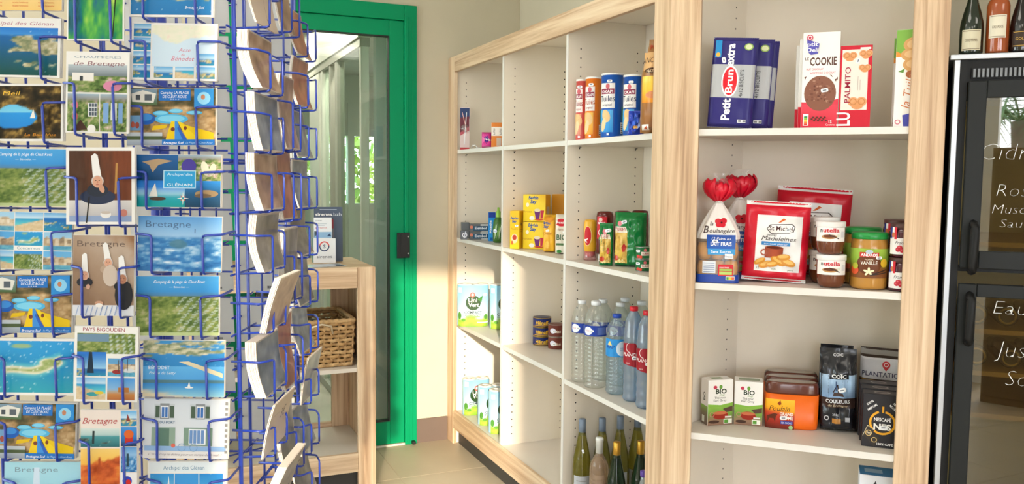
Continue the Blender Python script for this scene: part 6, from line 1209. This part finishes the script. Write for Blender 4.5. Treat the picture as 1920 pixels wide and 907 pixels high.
def c_glen2(P, w, h):
    pic(P, .3, h*.50, w*.52, h*.495, lambda u, v: ramp(v+.2*fbm(u, v, 5, 3), ((0, '12406a'), (1, '1f5f9f')))); P.poly([(w*.12, h*.86), (w*.30, h*.92), (w*.46, h*.88), (w*.30, h*.80), (w*.24, h*.66), (w*.20, h*.80)], 'b59a7a'); pic(P, w*.52, h*.50, w*.475, h*.495, p_garden(12)); P.ell(w*.64, h*.78, 14, 14, '4a3f9a', 14); P.ell(w*.82, h*.74, 7, 14, 'ecead0', 12, .3); P.ell(w*.90, h*.72, 6, 12, 'e4e4c4', 12, -.3)
    P.grid(.3, .3, w*.60, h*.50, 12, 8, lambda u, v: ramp(v, ((0, '159a9a'), (.35, '1f9fb0'), (.55, 'b8d4ec'), (.75, '2f86dc'), (1, '1f78d0')))); P.grid(w*.60, .3, w*.395, h*.50, 10, 8, lambda u, v: ramp(v, ((0, '17405f'), (.5, '1f5a86'), (1, '2f8fe0')))); P.ell(w*.84, h*.26, 22, 7, 'a58a66', 14); P.ell(w*.80, h*.22, 16, 4, '6f5c48', 12); P.rect(w*.36, h*.36, w*.36, h*.34, 'bfe4f4'); P.rect(w*.37, h*.375, w*.34, h*.31, '2f9fd8'); P.text('Archipel des', w*.54, h*.60, 5, 'd8f0fa', sh=.2, fit=w*.28); P.text('GLÉNAN', w*.54, h*.40, 5.4, 'e8f6fc', fit=w*.28)
    for a in range(8): P.poly([(w*.58+(11 if a % 2 == 0 else 7)*math.cos(a*.785), h*.17+(13 if a % 2 == 0 else 8)*math.sin(a*.785)), (w*.58+2.5*math.cos(a*.785+.5), h*.17+2.5*math.sin(a*.785+.5)), (w*.58+2.5*math.cos(a*.785-.5), h*.17+2.5*math.sin(a*.785-.5))], ['f4f0e6', 'd86a4a'][a % 2])
    P.poly([(w*.20, h*.20), (w*.27, h*.46), (w*.30, h*.20)], 'e4e2dc'); P.ell(w*.30, h*.16, 16, 3.4, '4a3a34', 12)
def c_bret(P, w, h): pic(P, .3, .3, w-.6, h-.6, p_wave); P.text('Bretagne', w*.36, h*.80, 12, '4f7096', fit=w*.54); P.line([(w*.68, h*.70), (w*.68, h*.78)], 1.6, '3a4a5a')
def c_letty(P, w, h):
    pic(P, .3, h*.52, w-.6, h*.475, p_coast(47, 1.2, ('4f6a4a', 'c4c0a0'), ('2f86c8', '3f94d4'), amt=.95)); P.grid(.3, h*.28, w-.6, h*.26, 12, 5, lambda u, v: ramp(v, ((0, '4f9fe0'), (1, '5fb0e8')))); P.poly([(w*.44, h*.62), (w*.98, h*.34), (w*.98, h*.42), (w*.56, h*.63)], 'e0d2b0'); P.text('BÉNODET', w*.20, h*.49, 6, 'f2f6fa', fit=w*.26); P.text('Pointe du Letty', w*.24, h*.40, 5, 'eaf2fa', sh=.35, fit=w*.32)
    P.rect(.3, h*.24, w-.6, h*.06, '4f7a8a'); P.grid(.3, .3, w-.6, h*.24, 12, 5, lambda u, v: mixc(ramp(v, ((0, '8fc4d8'), (1, '2f86d0'))), np.tile(rgb('d8ccb0'), (len(u), 1)), step(.5-u-v, .0, .15))); P.poly([(w*.55, h*.18), (w*.57, h*.27), (w*.585, h*.18)], 'f4f4f0'); P.ell(w*.57, h*.165, 8, 1.6, 'e9e9e9', 10)
def c_bar(P, w, h):
    P.rect(.2, .2, w-.4, h-.4, 'dfe4ea', c2='d2dae4'); P.rect(.3, .3, w-.6, h*.13, 'e9e6e6')
    for x in (.14, .56):
        P.rect(w*x-2, h*.66, w*.24, h*.25, 'c4ccd4')
        P.rect(w*x, h*.68, w*.05, h*.20, '4a5f50'); P.rect(w*x+w*.17, h*.68, w*.05, h*.20, '4a5f50'); P.rect(w*x+w*.055, h*.66, w*.11, h*.26, '8a8f94'); P.rect(w*x+w*.065, h*.68, w*.09, h*.20, 'eef2f6'); P.rect(w*x+w*.075, h*.69, w*.03, h*.17, '3f72b8'); P.rect(w*x+w*.115, h*.69, w*.03, h*.17, '3f72b8')
    P.text('BAR DU PORT', w*.24, h*.585, 4.6, '5a7a96', b=.02, fit=w*.27); P.rect(w*.10, h*.14, w*.28, h*.38, '8fa89a'); P.rect(w*.16, h*.16, w*.15, h*.34, '5f7f72'); P.rect(w*.48, h*.22, w*.34, h*.30, '7f9a8a'); P.rect(w*.54, h*.24, w*.20, h*.26, 'eef2f6'); [P.rect(w*(.55+.045*q), h*.26, w*.035, h*.22, '6f94c8') for q in range(4)]
    P.rect(w*.02, h*.13, w*.96, h*.08, '8fb4e0'); P.ring(w*.46, h*.19, 7, 1, '6f9ac4', 16); P.ring(w*.60, h*.19, 7, 1, '6f9ac4', 16); P.ell(w*.36, h*.22, 4, 4, 'd86a5a', 10); P.text("C'était trop le délire pour un temps de Breizh !", w*.5, h*.055, 4.2, '9a9098', sh=.35, fit=w*.86); [P.rect(w*.965, h*(.1+.09*q), w*.03, h*.05, '8a8a88') for q in range(10)]
def c_arch(P, w, h): border(P, w, h); P.rect(3, h*.80, w-6, h*.18, 'e2ecf2'); P.text('Archipel des Glénan', w*.46, h*.85, 7.5, '5a82a4', fit=w*.52); [pic(P, 5+i*(w-10)/3, h*.06, (w-10)/3-1.5, h*.72, f) for i, f in enumerate((p_coast(71, .55, sky=('7fc4ec', '2f94dc'), amt=.05), p_town(72, '3f9ae0'), p_coast(73, .5, sky=('5fb8ec', '2a8cd8'), amt=.05)))]; P.poly([(w*.24, h*.4), (w*.27, h*.74), (w*.29, h*.4)], 'f4f4f4')
FRONT = [
 ('A', -40, -40, 122, 22, c_recipe, 3, 'pale orange recipe postcard cut off at the top left'),
 ('A', -42, 35, 118, 146, c_glenan, 5, 'white-bordered postcard of dark green sea and island with pink script'),
 ('A', -38, 158, 124, 265, c_cave, 4, 'postcard of blue sea seen through a dark rocky cave mouth'),
 ('A', -30, 279, 130, 386, c_camp, 6, 'aerial campsite postcard with a sky-blue top, left column'),
 ('A', -22, 397, 140, 504, c_conc, 3, 'nine-picture town postcard in a three by three grid'),
 ('A', -18, 514, 140, 622, c_pool, 6, 'water park postcard with yellow slides, upper of two in the left column'),
 ('A', -10, 632, 146, 738, c_isle, 2, 'white-bordered postcard of a sandy island in turquoise sea'),
 ('A', -8, 753, 146, 856, c_pool, 8, 'water park postcard with yellow slides, lower of two in the left column'),
 ('A', 14, 862, 157, 966, c_bret_pale, 2, 'pale blue postcard cut off at the bottom left'),
 ('B', 131, -70, 238, 78, c_river, 2, 'green and teal river postcard at the top of the middle column'),
 ('B', 128, 99, 246, 250, c_chau, 2, 'thatched cottage postcard with hydrangeas and blue shutters'),
 ('B', 130, 277, 258, 420, c_woman, 4, 'postcard of a seated person in a tall white lace headdress'),
 ('B', 142, 440, 256, 590, c_women, 2, 'postcard of three people in tall white headdresses at a table'),
 ('B', 144, 610, 262, 750, c_pays, 2, 'five-picture coast postcard with a dark red title'),
 ('B', 157, 765, 263, 915, c_orange, 2, 'orange rocky shore postcard with lighthouse pictures down its side'),
 ('C', 246, -62, 404, 34, c_sud, 2, 'blue water postcard at the top of the right column'),
 ('C', 250, 45, 410, 152, c_map, 5, 'pale map postcard of a bay with pink script'),
 ('C', 243, 166, 408, 273, c_pool, 3, 'water park postcard with yellow slides, in the right column'),
 ('C', 250, 290, 418, 388, c_glen2, 4, 'seabird and flower postcard with a compass star'),
 ('C', 262, 405, 418, 508, c_bret, 2, 'blue postcard of breaking waves around a rock'),
 ('C', 260, 516, 414, 627, c_camp, 2, 'aerial campsite postcard with a sky-blue top, right column'),
 ('C', 272, 636, 424, 741, c_letty, 2, 'aerial postcard of a sandy river mouth and headland'),
 ('C', 272, 745, 430, 856, c_bar, 4, 'pale postcard of a harbour bar facade with shuttered windows'),
 ('C', 281, 861, 428, 965, c_arch, 2, 'three-picture island postcard cut off at the bottom'),
]
for i, (cn, x0, y0, x1, y1, dr_, nb, lb) in enumerate(FRONT):
    Y = RY0-.050 if cn != 'B' else RY0-.066
    b = Vector(hit_plane((x0+x1)/2, y1, (0, Y), (0, 1))); k = kpx(b); W, H = (x1-x0)*k, (y1-y0)*k
    card('front', b, W, H, 5 if cn != 'B' else 4, {0: .0, 1: .6, 2: -.5}[i % 3], lb, 'postcards on the front of the rack', dr_, k, nb, seed=i)
    pocket('front', b+Vector((0, 0, 0)), W, H, .66 if cn != 'B' else .60, deep=(RY0-Y)+.0, front=.017)
for cn, x in (('A', 60), ('B', 200), ('C', 340)):
    b = Vector(hit_plane(x, 480, (0, RY0), (0, 1))); b.z = 0
    rods('front', b, (-.035, .0, .035), off=0)
# right-hand side of the rack: cards seen nearly edge on
def c_side(seed, cols):
    def f(P, w, h): P.rect(.2, .2, w-.4, h-.4, 'b9ada0'); P.grid(3, 3, w-6, h-6, 24, 18, lambda u, v: ramp(fbm(u, v, 4, seed)*1.2-.1, ((0, cols[0]), (.5, cols[1]), (1, cols[2]))))
    return f
warm = ('5a4030', '9a7a62', 'd0b8a4'); cool = ('3a4654', '6f7a86', 'aab4bc'); grey = ('4a4a4a', '7a7872', 'b0aca4'); rust = ('6a3a28', 'a05f44', 'c99070')
SIDE = [ # column y (depth), bottom px row y, height px, lean, n behind, palette, label
 ('D', 55, 8, 1, warm), ('D', 172, 13, 9, warm), ('D', 284, 8, 7, cool), ('D', 392, 9, 7, warm), ('D', 503, 7, 6, grey), ('D', 612, -16, 5, warm), ('D', 728, 10, 9, cool), ('D', 838, -13, 1, warm), ('D', 945, -20, 8, grey),
 ('M', 62, 6, 1, warm), ('M', 280, 5, 6, warm), ('M', 410, 6, 3, rust), ('M', 560, 3, 5, grey), ('M', 720, 6, 3, rust), ('M', 880, 7, 3, grey),
 ('E', 108, 14, 1, rust), ('E', 202, 5, 2, rust), ('E', 295, 13, 1, cool), ('E', 388, 8, 1, cool), ('E', 477, 11, 2, grey), ('E', 567, 10, 1, cool), ('E', 655, 11, 1, cool), ('E', 745, -9, 1, grey), ('E', 838, 12, 1, cool), ('E', 925, 12, 1, grey)]
yc = {'D': RY0+.072, 'M': RY0+.212, 'E': RY0+.345}
nm = {'D': 'near', 'M': 'middle', 'E': 'far'}; cnt = {'D': 0, 'M': 0, 'E': 0}
ordw = ['topmost', 'second', 'third', 'fourth', 'fifth', 'sixth', 'seventh', 'eighth', 'ninth', 'tenth']
for i, (cn, yb, lean, nb, pal) in enumerate(SIDE):
    Xp = RX1+.048; y = yc[cn]
    # height from the pixel row at that depth
    pt = np.array([Xp, y, 1.5]); px = 960+F_PX*((pt-CO)@RT)/((pt-CO)@FW); b = Vector(hit_plane(px, yb, (0, y), (0, 1))); b.x = Xp
    W, H = (.150, .105) if cn != 'M' else (.105, .148)
    if cn == 'D': W = .142
    if cn == 'E': W = .128
    q = cnt[cn]; cnt[cn] += 1
    mark = None
    lab_ = f'{ordw[q]} postcard down the {nm[cn]} column on the rack\'s right side'
    dr_ = c_side(200+i, pal)
    if cn == 'D' and yb == 838:
        def dr_(P, w, h): P.rect(.2, .2, w-.4, h-.4, 'd6c6b4'); P.text('3€', w*.62, h*.55, 22, '2a2628', sh=.1); P.line([(w*.12, h*.72), (w*.4, h*.72)], 1, '9a8a7a')
        lab_ = 'price card with a handwritten 3 euro mark on the rack\'s right side'
    if cn == 'D' and yb == 55:
        def dr_(P, w, h): P.rect(.2, .2, w-.4, h-.4, 'cdbba6'); P.line([(w*.6, h*.2), (w*.62, h*.9)], 1.4, '6a5a4a'); P.poly([(w*.57, h*.2), (w*.64, h*.2), (w*.6, h*.06)], '5a4a3c')
    card('right', b, W, H, lean, 0, lab_, f'postcards on the {nm[cn]} right column', dr_, .00095, nb, seed=50+i, th=.0013, pitch=.0021, frontoff=.016 if nb > 4 else .008, col='dcd2c6', bcol='efe6dc', sag=[.006, .009, .004][i % 3] if lean > 0 else .003)
    pocket('right', b, W, H, .62 if lean > 0 else .50, .28, .046, .022)
for cn in 'DME':
    b = Vector((RX1, yc[cn], 0)); rods('right', b, {'D': (.035,), 'M': (-.02,), 'E': (.03,)}[cn], off=0)
# far side of the rack: card backs seen through the gaps
for c, x in enumerate((-.842, -.715, -.585)):
    for r in range(10):
        b = Vector((x, RY1+.045, .86+r*.122)); portrait = c == 1
        card('back', b, .132 if not portrait else .10, .112, 6, 0, 'grey back of a postcard on the far side of the rack', 'postcards on the far side of the rack', None, None, 0, col='c4c3be', back_mark=True)
    rods('back', Vector((x, RY1, 0)), (-.03, .03), off=0)
    for r in range(10): pocket('back', Vector((x, RY1+.045, .86+r*.122)), .118, .102, .6, deep=.045)
# ================================================================== drinks fridge with bottles on top
FS = .812; fr = empty('drinks_fridge', l2(FS, .0), R2); tag(fr, 'black glass-door drinks fridge with handwritten drink names', 'fridge')
def zf(py, px=1850): return float(hit_plane(px, py, C0, N2)[2])
FWD, FD = .64, .62
ZT = zf(100); ZG1, ZG0 = zf(126), zf(146); U1, U0_ = zf(152), zf(503); V1, V0 = zf(532), .16
blk = mat('191c1c', .5, var=.04, spec=.3); blk2 = mat('111213', .5, spec=.3); alu = mat('b9bcc0', .35, .6); inn = mat('cdbb88', .5)
bx('side_trim', alu, fr, .0, .014, -.002, .03, .0, ZT-.016, bevel=.001)
bx('cabinet_side', blk2, fr, .0145, .034, .002, FD, 0, ZT-.016); bx('cabinet_side', blk2, fr, FWD-.02, FWD, .002, FD, 0, ZT-.016)
bx('cabinet_back', inn, fr, .0345, FWD-.0205, FD-.03, FD, .1, ZT-.1)
bx('cabinet_top', blk2, fr, .0345, FWD-.0205, .012, FD, ZG0-.01, ZT-.016); bx('cabinet_base', blk2, fr, .0345, FWD-.0205, .012, FD, 0, .15)
bx('mullion', blk2, fr, .0345, FWD-.0205, .012, .05, U0_-.012, U0_+.004)
tr = bx('top_tray', alu, fr, -.012, FWD+.01, -.004, FD, ZT-.015, ZT, bevel=.002)
gr = bx('vent_grille', blk2, fr, .044, FWD-.03, .006, .0115, ZG0, ZG1)
for i in range(48): bx('slat', mat('74777a', .4, .3), gr, .048+i*.0112, .048+i*.0112+.006, .0005, .0058, ZG0+.003, ZG1-.003)
def fdoor(z0, z1, gz0, gz1, hz, label):
    d = empty('door', (0, 0, 0)); d.parent = fr
    a, b = .036, FWD-.022
    bx('door_stile', blk, d, a, a+.046, -.022, .0, z0, z1, bevel=.003); bx('door_stile', blk, d, b-.046, b, -.022, .0, z0, z1, bevel=.003)
    bx('door_rail', blk, d, a+.0462, b-.0462, -.022, .0, gz1, z1, bevel=.002); bx('door_rail', blk, d, a+.0462, b-.0462, -.022, .0, z0, gz0, bevel=.002)
    bx('pane', clear('d8d4c0', .17, .012), d, a+.0464, b-.0464, -.012, -.008, gz0, gz1)
    MB().tube(fillet([(a+.028, -.022, hz-.068), (a+.028, -.052, hz-.064), (a+.028, -.052, hz+.064), (a+.028, -.022, hz+.068)], .01), .012, 8, flat=.9).build('handle', blk2, d, True)
    return d
dU = fdoor(U0_, U1, zf(470), zf(184), zf(462, 1805), 'upper'); dL = fdoor(V0, V1, V0+.07, zf(556), zf(594, 1797), 'lower')
ch = mat('e9ecea', .8)
def chalk(door, t, px, py, h, w, rot=0):
    p = hit_plane(px, py, C0-N2*.012, N2); v = np.array([p[0], p[1]])-C0; xl = v@D2-FS; k = kpx(p)
    P = Pr(); P.text(t, 0, 0, h, 'eef0ee', 'l', sh=.2, fit=w, rot=rot, b=-.045); P.build('lettering', door, k, 0, lambda x, z, off: (xl+x, -.0125-off, p[2]+z), m=print_mat(.8))
chalk(dU, 'Cidre', 1836, 300, 32, 96); chalk(dU, 'Rosé', 1868, 368, 24, 66); chalk(dU, 'Muscadet', 1860, 400, 18, 100); chalk(dU, 'Sauvignon', 1874, 426, 16, 110)
chalk(dL, 'Eau', 1862, 588, 26, 52); chalk(dL, 'Jus', 1866, 668, 32, 46); chalk(dL, 'Sodas', 1884, 722, 30, 90)
wsh = mat('c9a062', .5)
for z in (zf(455), zf(620), zf(700), zf(780)):
    bx('inner_shelf', wsh, fr, .0350, FWD-.021, .03, FD-.032, z-.014, z)
bottle_spots = [(.105, zf(628)), (.185, zf(630)), (.27, zf(630)), (.11, zf(668)), (.20, zf(668)), (.28, zf(668)), (.12, zf(715)), (.2, zf(716))]
gl_b = mat('3a3a2a', .15, coat=.4)
for i, (x, z) in enumerate(bottle_spots[:6]):
    zz = (zf(700) if i >= 3 else zf(620))+.0005
    b = empty('lying_bottle', l2(FS+x, .10, 0) + Vector((0, 0, zz+.031)), R2); tag(b, ['leftmost bottle lying on the upper shelf of the lower fridge door', 'second bottle lying on the upper shelf behind the lower fridge door', 'third bottle lying on the upper shelf behind the lower fridge door', 'leftmost bottle lying on the lower wooden shelf in the fridge', 'second bottle lying on the lower wooden shelf in the fridge', 'third bottle lying on the lower wooden shelf in the fridge'][i], 'bottle', 'bottles lying in the fridge')
    M = Matrix.Rotation(-math.pi/2, 4, 'X')
    MB().lathe([(.008, .012), (.018, .004), (.027, .0), (.031, .006), (.031, .19), (.014, .25), (.013, .30)], 22).xf(M).build('glass', gl_b, b, True)
    MB().tube([(.022*math.cos(a), -.001, .022*math.sin(a)) for a in [2*math.pi*q/20 for q in range(20)]], .003, 6, True).build('base_ring', mat('c9a860', .3, .5), b, True)
# bottles standing on top
def topb(px, w, label, glass, prof, lz, lh, lcol, lw, cat='bottle', txt=None, tcol='6a5a48'):
    p = spot_t(px, ZT+.0006, .035, 2); o, k = thing('spirit_bottle', label, cat, p, 0, 'bottles on top of the fridge'); r = w*k/2
    MB().lathe([(a*r, z*k+.0004) for a, z in prof], 28).build('glass', glass, o, True)
    lab(o, k, r*1.0, lw, lambda P, w_, h_: (P.rect(0, 0, w_, h_, lcol, 12, 4), P.rect(2, 2, w_-4, 1, tcol, 8, 1), P.rect(2, h_-3, w_-4, 1, tcol, 8, 1), P.text(txt, w_/2, h_*.42, 5, tcol, fit=w_*.6)), lz, lh)
wp = [(.6, 0), (.96, 1), (1, 5), (1, 48), (.95, 60), (.75, 78), (.5, 96), (.36, 112), (.34, 150), (.34, 170)]
topb(1819.5, 40, 'dark green bottle with a cream label, left on top of the fridge', mat('16241a', .08, coat=.5), wp, 7, 38, 'cfc8ae', 34, txt='CIDRE FERMIER')
topb(1868, 39, 'amber bottle with a white label, middle on top of the fridge', mat('9a4a22', .1, coat=.5), [(.6, 0), (.96, 1), (1, 5), (1, 88), (.9, 96), (.45, 108), (.4, 140)], 28, 42, 'ddd6c2', 30, txt='CALVADOS')
topb(1913, 39, 'nearly black bottle with a gold label, right on top of the fridge', mat('121214', .08, coat=.5), wp, 10, 30, '3a2c22', 30, txt='GOLD', tcol='c9a24a')
# ------------------------------------------------------------------ outside the rear window: palm and low counter seen in the fridge glass
pm = empty('palm_tree', (-.75, -11.2, -.049)); tag(pm, 'tall palm outside the shop window', 'palm')
MB().tube([(0, 0, 0), (.08, 0, 1.3), (.05, 0, 2.0), (0, 0, 2.6)], [.2, .16, .15, .14], 10).build('trunk', mat('6b5a48', .9, var=.2, scale=20), pm, True)
for i in range(22):
    a = i*2.399; up = .25+.6*((i*37 % 22)/22); L_ = 1.7; pts = []
    for q in range(9):
        s = q/8; pts.append(Vector((math.cos(a)*L_*s, math.sin(a)*L_*s, 2.6+up*math.sin(s*2.6)*.75-s*s*.9)))
    mb = MB().tube(pts, .018, 5)
    for q in range(1, 9):
        for h in (0, .5):
            j = min(q+h, 8)-1e-6; b0 = pts[int(j)].lerp(pts[int(j)+1], j-int(j)); t = (pts[int(j)+1]-pts[int(j)]).normalized(); sd_ = t.cross(Vector((0, 0, 1))).normalized()
            for sg in (-1, 1):
                e = b0+sd_*sg*.42*(1-.5*q/8)+t*.25-Vector((0, 0, .18)); mb.add([b0-t*.02, b0+t*.02, e], [(0, 1, 2)])
    mb.build('frond', mat('4f6a34', .6), pm)
gt = MB().box(-14, 14, -30, -9.81, -.10, -.05).build('ground_outside', mat('b0a894', .85)); struct(gt)
